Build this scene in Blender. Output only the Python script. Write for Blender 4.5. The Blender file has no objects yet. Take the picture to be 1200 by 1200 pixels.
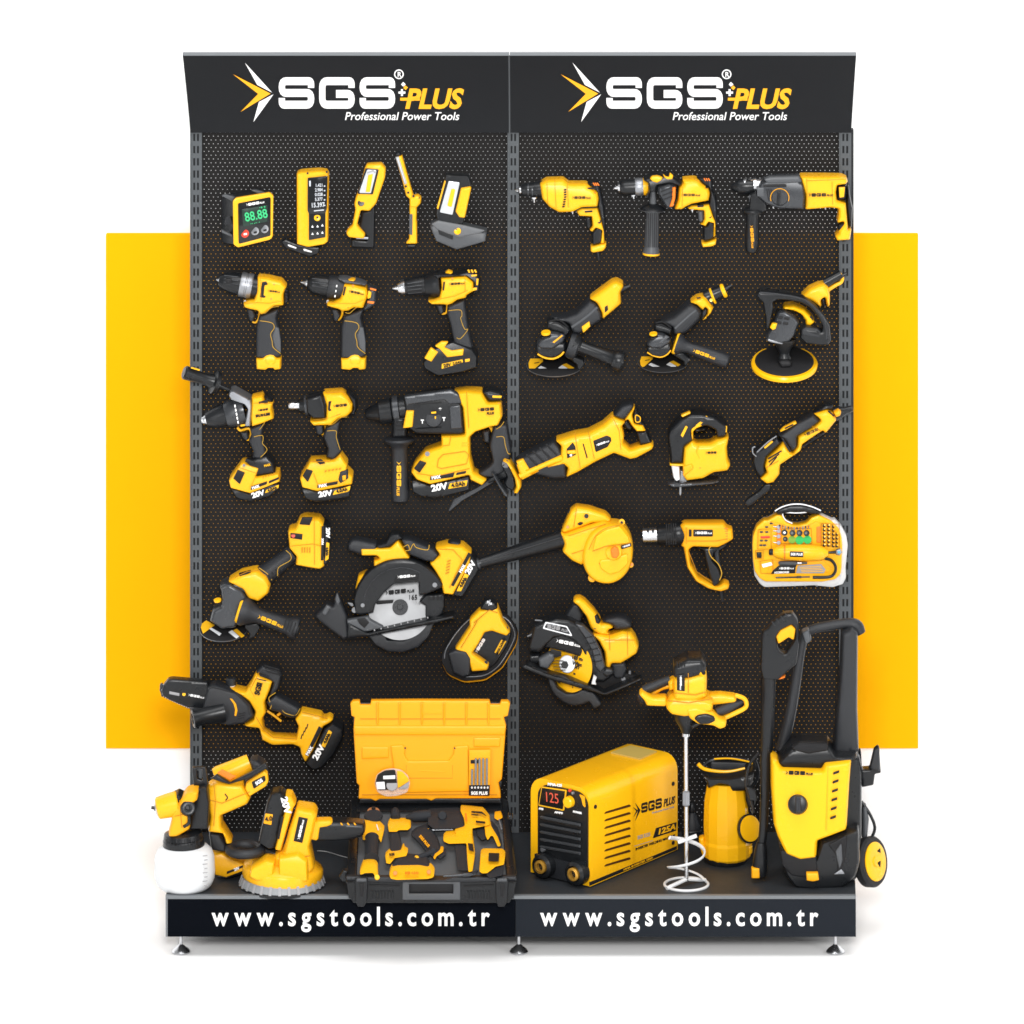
import bpy, math, random
import numpy as np
from mathutils import Vector, Matrix
from mathutils.geometry import delaunay_2d_cdt

random.seed(7)
SC = bpy.context.scene
COL = SC.collection

# ------------------------------------------------------------------ camera, light, exposure
# The display stands on z = 0, its perforated back is the plane y = 0, the viewer is at -y.
# 400 photo pixels are one metre on that plane; the camera is level, high and far, with a shifted lens.
L = 16.0
S = 400.0 * L
VX, VY = 700.0, -948.0
CX = (VX - 600.0) / 400.0
CZ = 4.983


def W(px, py, d=0.0):
    """point at d metres in front of the perforated back that shows at photo pixel (px, py)"""
    k = (L - d) / S
    return Vector((CX + (px - VX) * k, -d, CZ - (py - VY) * k))


cam = bpy.data.cameras.new('camera')
camo = bpy.data.objects.new('camera', cam)
COL.objects.link(camo)
camo.location = (CX, -L, CZ)
camo.rotation_euler = (math.radians(90), 0, 0)
cam.sensor_width = 36
cam.lens = S / 1200 * 36
cam.shift_x = (600 - VX) / 1200
cam.shift_y = (VY - 600) / 1200
cam.clip_end = 100
cam.clip_start = 0.1
SC.camera = camo

world = bpy.data.worlds.new('World')
SC.world = world
world.use_nodes = True
bg = world.node_tree.nodes['Background']
bg.inputs[0].default_value = (1, 1, 1, 1)
bg.inputs[1].default_value = 0.52


def area(name, loc, target, size, energy, color=(1, 1, 1), size_y=None):
    l = bpy.data.lights.new(name, 'AREA')
    l.energy = energy
    l.color = color
    l.size = size
    if size_y:
        l.shape = 'RECTANGLE'
        l.size_y = size_y
    o = bpy.data.objects.new(name, l)
    COL.objects.link(o)
    o.location = loc
    o.rotation_euler = (Vector(target) - Vector(loc)).to_track_quat('-Z', 'Y').to_euler()
    return o


area('key_softbox', (0.2, -11.0, 5.0), (0, 0, 1.1), 1.6, 900, (1, 0.99, 0.975))
area('strip_softbox', (-3.9, -4.6, 2.0), (0, 0, 1.1), 0.35, 52, (1, 1, 1), 2.6)
area('strip_softbox', (4.3, -4.2, 1.8), (0, 0, 0.9), 0.35, 85, (1, 1, 1), 2.6)
area('top_softbox', (0.2, -2.6, 6.4), (0, -1.2, 0.0), 4.5, 215, (1, 1, 1), 2.5)

SC.view_settings.view_transform = 'Standard'
SC.view_settings.look = 'None'
SC.view_settings.exposure = 0.0
SC.view_settings.gamma = 1.0
SC.view_settings.use_curve_mapping = False
SC.cycles.max_bounces = 6
SC.cycles.transparent_max_bounces = 12
SC.cycles.caustics_reflective = False
SC.cycles.caustics_refractive = False
SC.cycles.filter_width = 1.6


# ------------------------------------------------------------------ materials
def mat(name, col, rough=0.45, spec=0.4, metal=0.0, bump=0.0, bscale=400.0, var=0.0, emit=None, coat=0.0, alpha=None):
    m = bpy.data.materials.new(name)
    m.use_nodes = True
    nt = m.node_tree
    p = nt.nodes['Principled BSDF']
    p.inputs['Base Color'].default_value = (*col, 1)
    p.inputs['Roughness'].default_value = rough
    p.inputs['Specular IOR Level'].default_value = spec
    p.inputs['Metallic'].default_value = metal
    p.inputs['Coat Weight'].default_value = coat
    if emit:
        p.inputs['Emission Color'].default_value = (*emit[0], 1)
        p.inputs['Emission Strength'].default_value = emit[1]
    if alpha is not None:
        p.inputs['Alpha'].default_value = alpha
    if bump or var:
        tc = nt.nodes.new('ShaderNodeTexCoord')
        n = nt.nodes.new('ShaderNodeTexNoise')
        n.inputs['Scale'].default_value = bscale
        n.inputs['Detail'].default_value = 3
        nt.links.new(tc.outputs['Object'], n.inputs['Vector'])
        if bump:
            b = nt.nodes.new('ShaderNodeBump')
            b.inputs['Strength'].default_value = bump
            b.inputs['Distance'].default_value = 0.001
            nt.links.new(n.outputs['Fac'], b.inputs['Height'])
            nt.links.new(b.outputs['Normal'], p.inputs['Normal'])
        if var:
            n2 = nt.nodes.new('ShaderNodeTexNoise')
            n2.inputs['Scale'].default_value = bscale * 0.06
            n2.inputs['Detail'].default_value = 4
            nt.links.new(tc.outputs['Object'], n2.inputs['Vector'])
            mr = nt.nodes.new('ShaderNodeMapRange')
            mr.inputs['To Min'].default_value = rough - var
            mr.inputs['To Max'].default_value = rough + var
            nt.links.new(n2.outputs['Fac'], mr.inputs['Value'])
            nt.links.new(mr.outputs['Result'], p.inputs['Roughness'])
    return m


Y = mat('yellow_plastic', (0.80, 0.395, 0.009), 0.28, 0.28, bump=0.25, bscale=700, var=0.08)
YD = mat('deep_yellow_plastic', (0.78, 0.345, 0.007), 0.42, 0.22, bump=0.2, bscale=700)
YE = mat('yellow_enamel', (0.82, 0.42, 0.006), 0.26, 0.25, var=0.05)
OR = mat('orange_plastic', (0.72, 0.17, 0.012), 0.4, 0.3)
K = mat('black_plastic', (0.0080, 0.0090, 0.0105), 0.30, 0.30, bump=0.2, bscale=600, var=0.1)
KG = mat('charcoal_rubber', (0.0150, 0.0165, 0.0195), 0.38, 0.34, bump=0.6, bscale=1100)
KM = mat('black_pad', (0.012, 0.012, 0.013), 0.7, 0.2, bump=0.5, bscale=900)
G = mat('grey_plastic', (0.060, 0.064, 0.070), 0.40, 0.35, bump=0.2, bscale=700)
DM = mat('dark_metal', (0.036, 0.039, 0.044), 0.28, 0.5, metal=0.3, var=0.1)
SM = mat('silver_metal', (0.55, 0.56, 0.58), 0.28, 0.5, metal=1.0, var=0.08)
GM = mat('cast_metal', (0.27, 0.28, 0.30), 0.4, 0.5, metal=0.8, bump=0.3, bscale=500)
BL = mat('blade_steel', (0.27, 0.275, 0.285), 0.45, 0.35, metal=0.2, var=0.1)
WH = mat('white_paint', (0.85, 0.85, 0.85), 0.5, 0.3)
WP = mat('white_plastic', (0.74, 0.76, 0.79), 0.4, 0.35)
YT = mat('yellow_print', (0.80, 0.42, 0.012), 0.5, 0.2)
LINE = mat('moulded_line_amber', (0.42, 0.17, 0.006), 0.5, 0.2)
SEAM = mat('seam_yellow', (0.52, 0.30, 0.03), 0.5, 0.2)
KT = mat('black_print', (0.010, 0.010, 0.011), 0.5, 0.2)
GT = mat('grey_print', (0.28, 0.28, 0.29), 0.5, 0.2)
RD = mat('red_plastic', (0.60, 0.05, 0.025), 0.4, 0.3)
GN = mat('green_felt', (0.03, 0.36, 0.09), 0.7, 0.2)
LG = mat('green_lit_segments', (0.03, 0.3, 0.12), 0.4, 0.2, emit=((0.06, 0.62, 0.22), 0.55))
LR = mat('red_lit_segments', (0.3, 0.05, 0.03), 0.4, 0.2, emit=((0.9, 0.12, 0.06), 0.6))
LW = mat('pale_lit_segments', (0.4, 0.42, 0.45), 0.4, 0.2, emit=((0.5, 0.52, 0.55), 0.35))
SCR = mat('display_glass', (0.006, 0.007, 0.008), 0.12, 0.4)
LENS = mat('lamp_lens', (0.44, 0.46, 0.48), 0.15, 0.5)
CLR = mat('clear_case_plastic', (0.80, 0.82, 0.84), 0.15, 0.5, alpha=0.55)
MC = mat('matt_charcoal_plastic', (0.022, 0.024, 0.028), 0.6, 0.12, bump=0.3, bscale=800)
ZN = mat('dull_zinc', (0.15, 0.155, 0.165), 0.5, 0.3, metal=0.2)
PK = mat('thin_clear_pack', (0.8, 0.82, 0.84), 0.2, 0.4, alpha=0.22)
RST = mat('abrasive_flap', (0.32, 0.13, 0.05), 0.8, 0.1, bump=0.8, bscale=900)


# ------------------------------------------------------------------ shapes (return world vertices and faces)
def round_poly(pts, r, closed=True):
    """replace corners by arcs of radius about r"""
    n = len(pts)
    out = []
    for i in range(n):
        p = np.array(pts[i][:2], float)
        ri = pts[i][2] if len(pts[i]) > 2 else r
        if ri <= 0 or (not closed and i in (0, n - 1)):
            out.append(p)
            continue
        a = np.array(pts[i - 1][:2], float) - p
        b = np.array(pts[(i + 1) % n][:2], float) - p
        la, lb = np.linalg.norm(a), np.linalg.norm(b)
        if la < 1e-6 or lb < 1e-6:
            continue
        ca = float(np.clip(np.dot(a, b) / la / lb, -1, 1))
        th = math.acos(ca)
        if th > math.radians(172):
            out.append(p)
            continue
        t = min(ri * max(1 / max(math.tan(th / 2), 0.05), 0.8), la * 0.48, lb * 0.48)
        q0, q1 = p + a / la * t, p + b / lb * t
        m = 4
        for j in range(m + 1):
            u = j / m
            out.append(q0 * (1 - u) ** 2 + p * 2 * u * (1 - u) + q1 * u * u)
    return out


def densify(pts, h):
    out = []
    n = len(pts)
    for i in range(n):
        a, b = pts[i], pts[(i + 1) % n]
        l = float(np.linalg.norm(b - a))
        if l < 1e-4:
            continue
        m = max(1, int(math.ceil(l / h)))
        for j in range(m):
            out.append(a + (b - a) * j / m)
    return out


def sarea(p):
    x = np.array(p)
    return 0.5 * float(np.sum(x[:, 0] * np.roll(x[:, 1], -1) - np.roll(x[:, 0], -1) * x[:, 1]))


def inside(pt, loops):
    x, y = pt[:, 0], pt[:, 1]
    c = np.zeros(len(pt), bool)
    for lp in loops:
        a = np.array(lp)
        b = np.roll(a, -1, 0)
        for (x0, y0), (x1, y1) in zip(a, b):
            if y0 == y1:
                continue
            hit = ((y0 > y) != (y1 > y)) & (x < (x1 - x0) * (y - y0) / (y1 - y0) + x0)
            c ^= hit
    return c


def bdist(pt, loops):
    d = np.full(len(pt), 1e9)
    for lp in loops:
        a = np.array(lp)
        b = np.roll(a, -1, 0)
        ab = b - a
        l2 = np.maximum((ab ** 2).sum(1), 1e-12)
        for i0 in range(0, len(pt), 400):
            q = pt[i0:i0 + 400]
            t = np.clip(((q[:, None, :] - a) * ab).sum(2) / l2, 0, 1)
            dd = np.sqrt((((a + ab * t[..., None]) - q[:, None, :]) ** 2).sum(2)).min(1)
            d[i0:i0 + 400] = np.minimum(d[i0:i0 + 400], dd)
    return d


def sheet(outline, holes, t, d, R, e, grid, h, df=None):
    """closed solid from an outline in photo px: front and back bulge by t px, edges rounded over R px"""
    loops = []
    for i, lp in enumerate([outline] + list(holes)):
        lp = densify([np.array(p, float) for p in lp], h)
        ar = sarea(lp)
        if (ar < 0) == (i == 0):
            lp = lp[::-1]
        loops.append(lp)
    bpts = [p for lp in loops for p in lp]
    nb = len(bpts)
    extra = []
    rings = ((0.07, 0.25, 0.55, 1.0) if grid else (0.3, 1.0))
    for lp in loops:
        a = np.array(lp)
        tg = np.roll(a, -1, 0) - np.roll(a, 1, 0)
        ln = np.linalg.norm(tg, axis=1)
        ln[ln < 1e-9] = 1
        nrm = np.stack([-tg[:, 1], tg[:, 0]], 1) / ln[:, None]
        for f in rings:
            q = a + nrm * R * f
            dd = bdist(q, loops)
            ok = inside(q, loops) & (dd > R * f * 0.85)
            extra += list(q[ok])
    if grid:
        a = np.array(loops[0])
        mn, mx = a.min(0), a.max(0)
        g = max(1.6, min(4.0, max(mx - mn) / 22))
        xs, ys = np.arange(mn[0] + g / 2, mx[0], g), np.arange(mn[1] + g / 2, mx[1], g)
        if len(xs) and len(ys):
            q = np.stack(np.meshgrid(xs, ys), -1).reshape(-1, 2)
            q = q[inside(q, loops)]
            if len(q):
                q = q[bdist(q, loops) > min(R * 1.15, R + g * .5)] if R < 1e8 else q
                extra += list(q)
    allp = [Vector((float(p[0]), float(p[1]))) for p in bpts + extra]
    edges = []
    o = 0
    for lp in loops:
        n = len(lp)
        edges += [(o + i, o + (i + 1) % n) for i in range(n)]
        o += n
    vo, _, fo, ov, _, _ = delaunay_2d_cdt(allp, edges, [], 1, 1e-5)
    v = np.array([(p.x, p.y) for p in vo])
    tri = [tuple(f) for f in fo]
    cen = np.array([v[list(f)].mean(0) for f in tri])
    keep = inside(cen, loops)
    tri = [f for f, k in zip(tri, keep) if k]
    isb = np.array([any(i < nb for i in src) for src in ov])
    dist = bdist(v, loops)
    dist[isb] = 0
    u = np.clip(dist / R, 0, 1)
    hgt = t * (e + (1 - e) * np.sqrt(1 - (1 - u) ** 2))
    if grid:
        # a slight crown across the short direction of the part
        c0 = v.mean(0)
        ev, evec = np.linalg.eigh(np.cov((v - c0).T))
        q = (v - c0) @ evec[:, 0]
        q = (q - (q.max() + q.min()) / 2) / max((q.max() - q.min()) / 2, 1e-6)
        hgt = hgt * (1 - 0.16 * q * q)
    m = 0.0025
    mid = [W(p[0], p[1], d + (df(p[0], p[1]) if df else 0.0)) for p in v]
    n = len(v)
    verts = [w + Vector((0, -hh * m, 0)) for w, hh in zip(mid, hgt)] + [w + Vector((0, hh * m, 0)) for w, hh in zip(mid, hgt)]
    faces = []
    ec = {}
    for f in tri:
        A = (v[f[1]] - v[f[0]])
        B = (v[f[2]] - v[f[0]])
        if A[0] * B[1] - A[1] * B[0] > 0:   # px y is down: make it face the viewer
            f = (f[0], f[2], f[1])
        faces.append(f)
        faces.append((f[2] + n, f[1] + n, f[0] + n))
        for i in range(3):
            a, b = f[i], f[(i + 1) % 3]
            ec[(a, b)] = 1
    for (a, b) in list(ec):
        if (b, a) not in ec:
            faces.append((b, a, a + n, b + n))
    return verts, faces


def lathe_w(a, b, prof, n=28):
    """prof: (metres along a->b from a, radius in metres)"""
    ax = (b - a).normalized()
    ref = Vector((0, 0, 1)) if abs(ax.z) < 0.9 else Vector((1, 0, 0))
    u = ax.cross(ref).normalized()
    w = ax.cross(u).normalized()
    verts, faces, rings = [], [], []
    for t, r in prof:
        c = a + ax * t
        if r < 1e-6:
            rings.append([len(verts)])
            verts.append(c)
        else:
            rings.append(list(range(len(verts), len(verts) + n)))
            verts += [c + (u * math.cos(2 * math.pi * i / n) + w * math.sin(2 * math.pi * i / n)) * r for i in range(n)]
    for p, q in zip(rings, rings[1:]):
        for i in range(n):
            j = (i + 1) % n
            if len(p) == 1 and len(q) > 1:
                faces.append((p[0], q[j], q[i]))
            elif len(q) == 1 and len(p) > 1:
                faces.append((p[i], p[j], q[0]))
            elif len(p) > 1:
                faces.append((p[i], p[j], q[j], q[i]))
    if len(rings[0]) > 1:
        faces.append(tuple(rings[0][::-1]))
    if len(rings[-1]) > 1:
        faces.append(tuple(rings[-1]))
    return verts, faces


def tube_w(pts, rad, n=12, closed=False, flat=1.0):
    """swept tube through world points"""
    m = len(pts)
    verts, faces = [], []
    prev = None
    for i in range(m):
        if closed:
            tg = (pts[(i + 1) % m] - pts[i - 1]).normalized()
        else:
            tg = (pts[min(i + 1, m - 1)] - pts[max(i - 1, 0)]).normalized()
        if prev is None:
            ref = Vector((0, 1, 0)) if abs(tg.y) < 0.9 else Vector((1, 0, 0))
            u = (ref - tg * ref.dot(tg)).normalized()
        else:
            u = (prev - tg * prev.dot(tg)).normalized()
        prev = u
        w = tg.cross(u)
        r = rad[i] if isinstance(rad, (list, tuple)) else rad
        for j in range(n):
            a = 2 * math.pi * j / n
            verts.append(pts[i] + u * math.cos(a) * r * flat + w * math.sin(a) * r)
    for i in range(m if closed else m - 1):
        for j in range(n):
            a, b = i * n, ((i + 1) % m) * n
            faces.append((a + j, a + (j + 1) % n, b + (j + 1) % n, b + j))
    if not closed:
        faces.append(tuple(range(n))[::-1])
        faces.append(tuple(range((m - 1) * n, m * n)))
    return verts, faces


def catmull(pts, per=6, closed=False):
    pts = [np.array(p, float) for p in pts]
    n = len(pts)
    out = []
    for i in range(n if closed else n - 1):
        if closed:
            p0, p1, p2, p3 = pts[i - 1], pts[i], pts[(i + 1) % n], pts[(i + 2) % n]
        else:
            p0, p1, p2, p3 = pts[max(i - 1, 0)], pts[i], pts[i + 1], pts[min(i + 2, n - 1)]
        for j in range(per):
            u = j / per
            out.append(0.5 * (2 * p1 + (p2 - p0) * u + (2 * p0 - 5 * p1 + 4 * p2 - p3) * u * u + (3 * p1 - p0 - 3 * p2 + p3) * u ** 3))
    if not closed:
        out.append(pts[-1])
    return out


def hexa(c):
    """solid from 8 world corners: bottom loop 0-3, top loop 4-7"""
    return [Vector(p) for p in c], [(3, 2, 1, 0), (4, 5, 6, 7), (0, 1, 5, 4), (1, 2, 6, 5), (2, 3, 7, 6), (3, 0, 4, 7)]


def prism(bottom, top):
    """solid between two loops of world points"""
    n = len(bottom)
    return list(bottom) + list(top), [tuple(range(n))[::-1], tuple(range(n, 2 * n))] + [(i, (i + 1) % n, n + (i + 1) % n, n + i) for i in range(n)]


_txt = {}


def text_mesh(s, bold=0.0):
    """lettering as a flat mesh, 1 unit = cap height, origin bottom left; returns verts2d, faces, width"""
    key = (s, bold)
    if key not in _txt:
        c = bpy.data.curves.new('lettering', 'FONT')
        c.body = s
        c.offset = bold
        c.resolution_u = 3
        o = bpy.data.objects.new('lettering', c)
        m = bpy.data.meshes.new_from_object(o)
        bpy.data.objects.remove(o)
        bpy.data.curves.remove(c)
        v = [(p.co.x / 0.69, p.co.y / 0.69) for p in m.vertices]
        f = [tuple(p.vertices) for p in m.polygons]
        bpy.data.meshes.remove(m)
        _txt[key] = (v, f, max([p[0] for p in v] or [1]))
    return _txt[key]


def stroke(path, w, r):
    """flat band along a polyline with rounded corners: verts2d, faces"""
    p = [np.array(q, float) for q in round_poly(path, r, closed=False)]
    n = len(p)
    v, f = [], []
    for i in range(n):
        a = p[i] - p[i - 1] if i > 0 else p[1] - p[0]
        b = p[i + 1] - p[i] if i < n - 1 else a
        a, b = a / np.linalg.norm(a), b / np.linalg.norm(b)
        t = a + b
        t /= np.linalg.norm(t)
        nr = np.array([-t[1], t[0]])
        k = 1 / max(0.5, float(np.dot(t, b)))
        v += [tuple(p[i] + nr * w / 2 * k), tuple(p[i] - nr * w / 2 * k)]
    for i in range(n - 1):
        f.append((2 * i, 2 * i + 1, 2 * i + 3, 2 * i + 2))
    return v, f


def join2(*ms):
    v, f = [], []
    for a, b in ms:
        o = len(v)
        v += list(a)
        f += [tuple(i + o for i in q) for q in b]
    return v, f


def off2(m, dx, dy, sx=1.0, sy=1.0, shear=0.0):
    return [(dx + x * sx + y * sy * shear, dy + y * sy) for x, y in m[0]], m[1]


_S = stroke([(1.30, 0.66), (1.30, 0.875), (0.13, 0.875), (0.13, 0.5), (1.30, 0.5), (1.30, 0.125), (0.13, 0.125), (0.13, 0.34)], 0.25, 0.2)
_G = stroke([(1.30, 0.66), (1.30, 0.875), (0.13, 0.875), (0.13, 0.125), (1.30, 0.125), (1.30, 0.47), (0.68, 0.47)], 0.25, 0.2)
SGS = join2(_S, off2(_G, 1.62, 0), off2(_S, 3.24, 0))            # 1 high, about 4.7 wide
CH_OUT = [([(0, 0), (0.9, -0.96), (1, -1.02), (0.46, -0.62)], [(0, 1, 2, 3)])]


def plus_word(bold=0.02):
    v, f, w = text_mesh('PLUS', bold)
    return (v, f), w


# ------------------------------------------------------------------ things
ALL = []


def smooth_mesh(me, ang=38):
    me.shade_smooth()
    me.set_sharp_from_angle(angle=math.radians(ang))


class Part:
    def __init__(s, name, m, geo, on=None, label=None, kind=None, ang=38):
        s.name, s.m, s.on, s.label, s.kind, s.ang = name, m, on, label, kind, ang
        s.geo = geo
        s.obj = None


class Thing:
    """collects parts in world space; build() makes an Empty at its base with the parts under it"""

    def __init__(s, name, label, cat, view=(0, 0, 1), D=0.05, group=None, kind=None):
        s.name, s.label, s.cat, s.group, s.kind = name, label, cat, group, kind
        s.v, s.D = view, D
        s.parts = []
        s.tilt = None      # (x, y, a, b): depth grows a px per view unit rightwards, b downwards
        ALL.append(s)

    # coordinates: zoom-view units -> photo px
    def px(s, p):
        return (s.v[0] + p[0] * s.v[2], s.v[1] + p[1] * s.v[2])

    def w(s, x, y, dz=0):
        p = s.px((x, y))
        return W(p[0], p[1], s.D + dz * 0.0025 + s.df(*p))

    def df(s, px, py):
        if not s.tilt:
            return 0.0
        q = s.tilt
        return 0.0025 * (q[2] * ((px - s.v[0]) / s.v[2] - q[0]) + q[3] * ((py - s.v[1]) / s.v[2] - q[1]))

    def part(s, name, m, *shapes, on=None, label=None, kind=None, ang=38):
        v, f = [], []
        for sv, sf in shapes:
            o = len(v)
            v += sv
            f += [tuple(i + o for i in q) for q in sf]
        p = Part(name, m, (v, f), on, label, kind, ang)
        s.parts.append(p)
        return p

    def poly(s, pts, r):
        k = s.v[2]
        q = [(*s.px(p), p[2] * k) if len(p) > 2 else s.px(p) for p in pts]
        return round_poly(q, r * k)

    def each(s, name, m, *shapes, on=None):
        for g in shapes:
            s.part(name, m, g, on=on)

    # rounded body
    def P(s, pts, t, dz=0, r=6, R=None, e=0.25, holes=()):
        o = s.poly(pts, r)
        R = min(max((R if R else t * 0.9) * 0.3, min(t, 1.5)), 4.0)
        e = max(e, 0.45)
        return sheet(o, [s.poly(h, r) for h in holes], t, s.D + dz * 0.0025, R, e, True, 1.8, s.df)

    # flat plate with a small edge
    def B(s, pts, t, dz=0, r=4, b=0.5, holes=()):
        o = s.poly(pts, r)
        b = min(b, t * 0.8)
        return sheet(o, [s.poly(h, r) for h in holes], t, s.D + dz * 0.0025, b, (t - b) / t, False, 4.0, s.df)

    # turned body from p0 to p1, prof (0..1 along, radius in view units)
    def T(s, p0, p1, prof, z0=0, z1=None, n=28):
        z1 = z0 if z1 is None else z1
        a, b = s.w(*p0, z0), s.w(*p1, z1)
        ln = (b - a).length
        k = s.v[2] * 0.0025
        return lathe_w(a, b, [(t * ln, r * k) for t, r in prof], n)

    # disc whose picture is an ellipse of half-width a; tilt: degrees its axis leans from the view direction towards image direction ang
    def O(s, c, tilt, ang, prof, dz=0, n=40):
        a = s.w(*c, dz)
        vd = Vector((0, -0.958, 0.287))
        up = Vector((0, 0.287, 0.958))
        an, ti = math.radians(ang), math.radians(tilt)
        ax = vd * math.cos(ti) + (Vector((1, 0, 0)) * math.cos(an) + up * math.sin(an)) * math.sin(ti)
        k = s.v[2] * 0.0025
        return lathe_w(a, a + ax, [(h * k, r * k) for h, r in prof], n)

    # bent round bar: points (x, y[, dz]) , radius in view units
    def U(s, pts, r, dz=0, n=12, sm=True, closed=False, flat=1.0):
        q = [(p[0], p[1], (p[2] if len(p) > 2 else 0) + dz) for p in pts]
        rr = list(r) if isinstance(r, (list, tuple)) else None
        if sm:
            if rr:
                z = catmull([(*a, b) for a, b in zip(q, rr)], 5, closed)
                rr = [max(float(a[3]), 0.01) for a in z]
                q = [a[:3] for a in z]
            else:
                q = catmull(q, 5, closed)
        k = s.v[2] * 0.0025
        return tube_w([s.w(*a) for a in q], [x * k for x in rr] if rr else r * k, n, closed, flat)

    # engraved or moulded line
    def ln(s, name, pts, dz, r=2.0, m=None, sm=False):
        return s.part(name, m or LINE, s.U(pts, r, dz, 6, sm))

    # row of n copies of a small slot, stepping (dx, dy)
    def row(s, name, m, pts, n, dx, dy, dz, th=0.5):
        return s.part(name, m, *[s.B([(x + i * dx, y + i * dy) for x, y in pts], th, dz, 1, .15) for i in range(n)])

    # thin marks lying on a face that looks at the viewer: 2d mesh in view units
    def M(s, m2, x, y, ang=0, size=1.0, dz=0, th=0.25, sx=1.0, sk=0.0):
        v, f = m2
        ca, sa = math.cos(math.radians(ang)), math.sin(math.radians(ang))
        pts = []
        for a, b in v:
            a, b = a * size * sx + b * size * sk, b * size
            pts.append((x + a * ca - b * sa, y - a * sa - b * ca))
        n = len(pts)
        fr = [s.w(p[0], p[1], dz + th + 1.1) for p in pts]
        bk = [q + Vector((0, 2 * (th + 0.8) * 0.0025, 0)) for q in fr]
        faces = [tuple(q) for q in f] + [tuple(i + n for i in q[::-1]) for q in f]
        ed = {}
        for q in f:
            for i in range(len(q)):
                ed[(q[i], q[(i + 1) % len(q)])] = 1
        for (a, b) in ed:
            if (b, a) not in ed:
                faces.append((b, a, a + n, b + n))
        return fr + bk, faces

    def X(s, t, x, y, h, ang=0, dz=0, bold=0.02, sx=1.0, sk=0.0, center=True, th=0.25):
        v, f, w = text_mesh(t, bold)
        if center:
            v = [(a - w / 2, b - 0.5) for a, b in v]
        return s.M((v, f), x, y, ang, h, dz, th, sx, sk)

    def logo(s, x, y, w, m=None, ang=0, dz=0, on=None, name='maker_mark', plus=True, sk=0.0):
        """chevron, three block letters, small plus word: w view units wide, centred"""
        m = m or KT
        ch = ([(0.0, 1.05), (0.62, 0.5), (0.0, -0.05), (0.38, 0.5)], [(0, 3, 1), (3, 2, 1)])
        g = join2(off2(ch, 0, 0), off2(SGS, 0.85, 0))
        tot = 5.6
        if plus:
            pw, pl = plus_word()
            g = join2(g, off2(pw, 5.7, 0, 0.62, 0.62, 0.2))
            tot = 5.7 + pl * 0.62
        k = w / tot
        g = ([(a - tot / 2, b - 0.5) for a, b in g[0]], g[1])
        return s.part(name, m, s.M(g, x, y, ang, k, dz, 0.25, 1.0, sk), on=on)

    def build(s):
        vs = [v for p in s.parts for v in p.geo[0]]
        if not vs:
            return None
        mn = [min(v[i] for v in vs) for i in range(3)]
        mx = [max(v[i] for v in vs) for i in range(3)]
        base = Vector(((mn[0] + mx[0]) / 2, (mn[1] + mx[1]) / 2, mn[2]))
        single = len(s.parts) == 1
        root = None
        if not single:
            root = bpy.data.objects.new(s.name, None)
            root.empty_display_size = 0.05
            root.location = base
            COL.objects.link(root)
        for p in s.parts:
            nm = s.name if single else p.name
            me = bpy.data.meshes.new(nm)
            me.from_pydata([tuple(v - base) for v in p.geo[0]], [], p.geo[1])
            me.update()
            me.materials.append(p.m)
            smooth_mesh(me, p.ang)
            o = bpy.data.objects.new(nm, me)
            COL.objects.link(o)
            p.obj = o
            if single:
                o.location = base
                root = o
            else:
                o.parent = p.on.obj if p.on is not None else root
                if p.label:
                    o['label'] = p.label
                if p.kind:
                    o['kind'] = p.kind
        if s.kind:
            root['kind'] = s.kind
        if s.label:
            root['label'] = s.label
            root['category'] = s.cat
        if s.group:
            root['group'] = s.group
        s.root = root
        return root


def hit(px, py, q, n):
    """point of the plane through q with normal n that shows at a pixel"""
    a = W(px, py, 0.0)
    b = W(px, py, 1.0) - a
    return a + b * ((q - a).dot(n) / b.dot(n))


def onplane(m2, q, n, lift=0.0006, th=0.001):
    """2d mesh in photo px laid on a real plane, th metres thick"""
    v, f = m2
    k = len(v)
    base = [hit(a, b, q, n) for a, b in v]
    fr = [p + n * (lift + th) for p in base]
    bk = [p + n * (lift - 0.002) for p in base]
    faces = [tuple(i) for i in f] + [tuple(i + k for i in j[::-1]) for j in f]
    ed = {}
    for j in f:
        for i in range(len(j)):
            ed[(j[i], j[(i + 1) % len(j)])] = 1
    for (a, b) in ed:
        if (b, a) not in ed:
            faces.append((b, a, a + k, b + k))
    return fr + bk, faces


def ngon2(pts, r=0.0):
    p = round_poly(pts, r)
    if sarea(p) > 0:
        p = p[::-1]
    return [tuple(q) for q in p], [tuple(range(len(p)))]


def text2(t, bold=0.02):
    v, f, w = text_mesh(t, bold)
    return (v, f), w


def skewed(m2, p0, p1, h, skew=0.0):
    """unit-height lettering placed along the photo segment p0 -> p1"""
    v, f = m2
    w = max(a for a, b in v)
    dx, dy = (p1[0] - p0[0]) / w, (p1[1] - p0[1]) / w
    return [(p0[0] + a * dx + b * h * skew, p0[1] + a * dy - b * h) for a, b in v], f


def Zv(x0, y0, x1, wide=1200):
    """view of a zoomed photo region: origin and photo px per view unit"""
    return (x0, y0, (x1 - x0) / wide)


def box_w(x0, x1, y0, y1, z0, z1):
    return hexa([(x0, y0, z0), (x1, y0, z0), (x1, y1, z0), (x0, y1, z0), (x0, y0, z1), (x1, y0, z1), (x1, y1, z1), (x0, y1, z1)])


# ------------------------------------------------------------------ setting
ZD = CZ - (1050 - VY) * (L - 0.6) / S          # height of the deck


def deck_d(py):
    return L - S * (CZ - ZD) / (py - VY)


def Wd(px, py):
    return W(px, py, deck_d(py))


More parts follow.
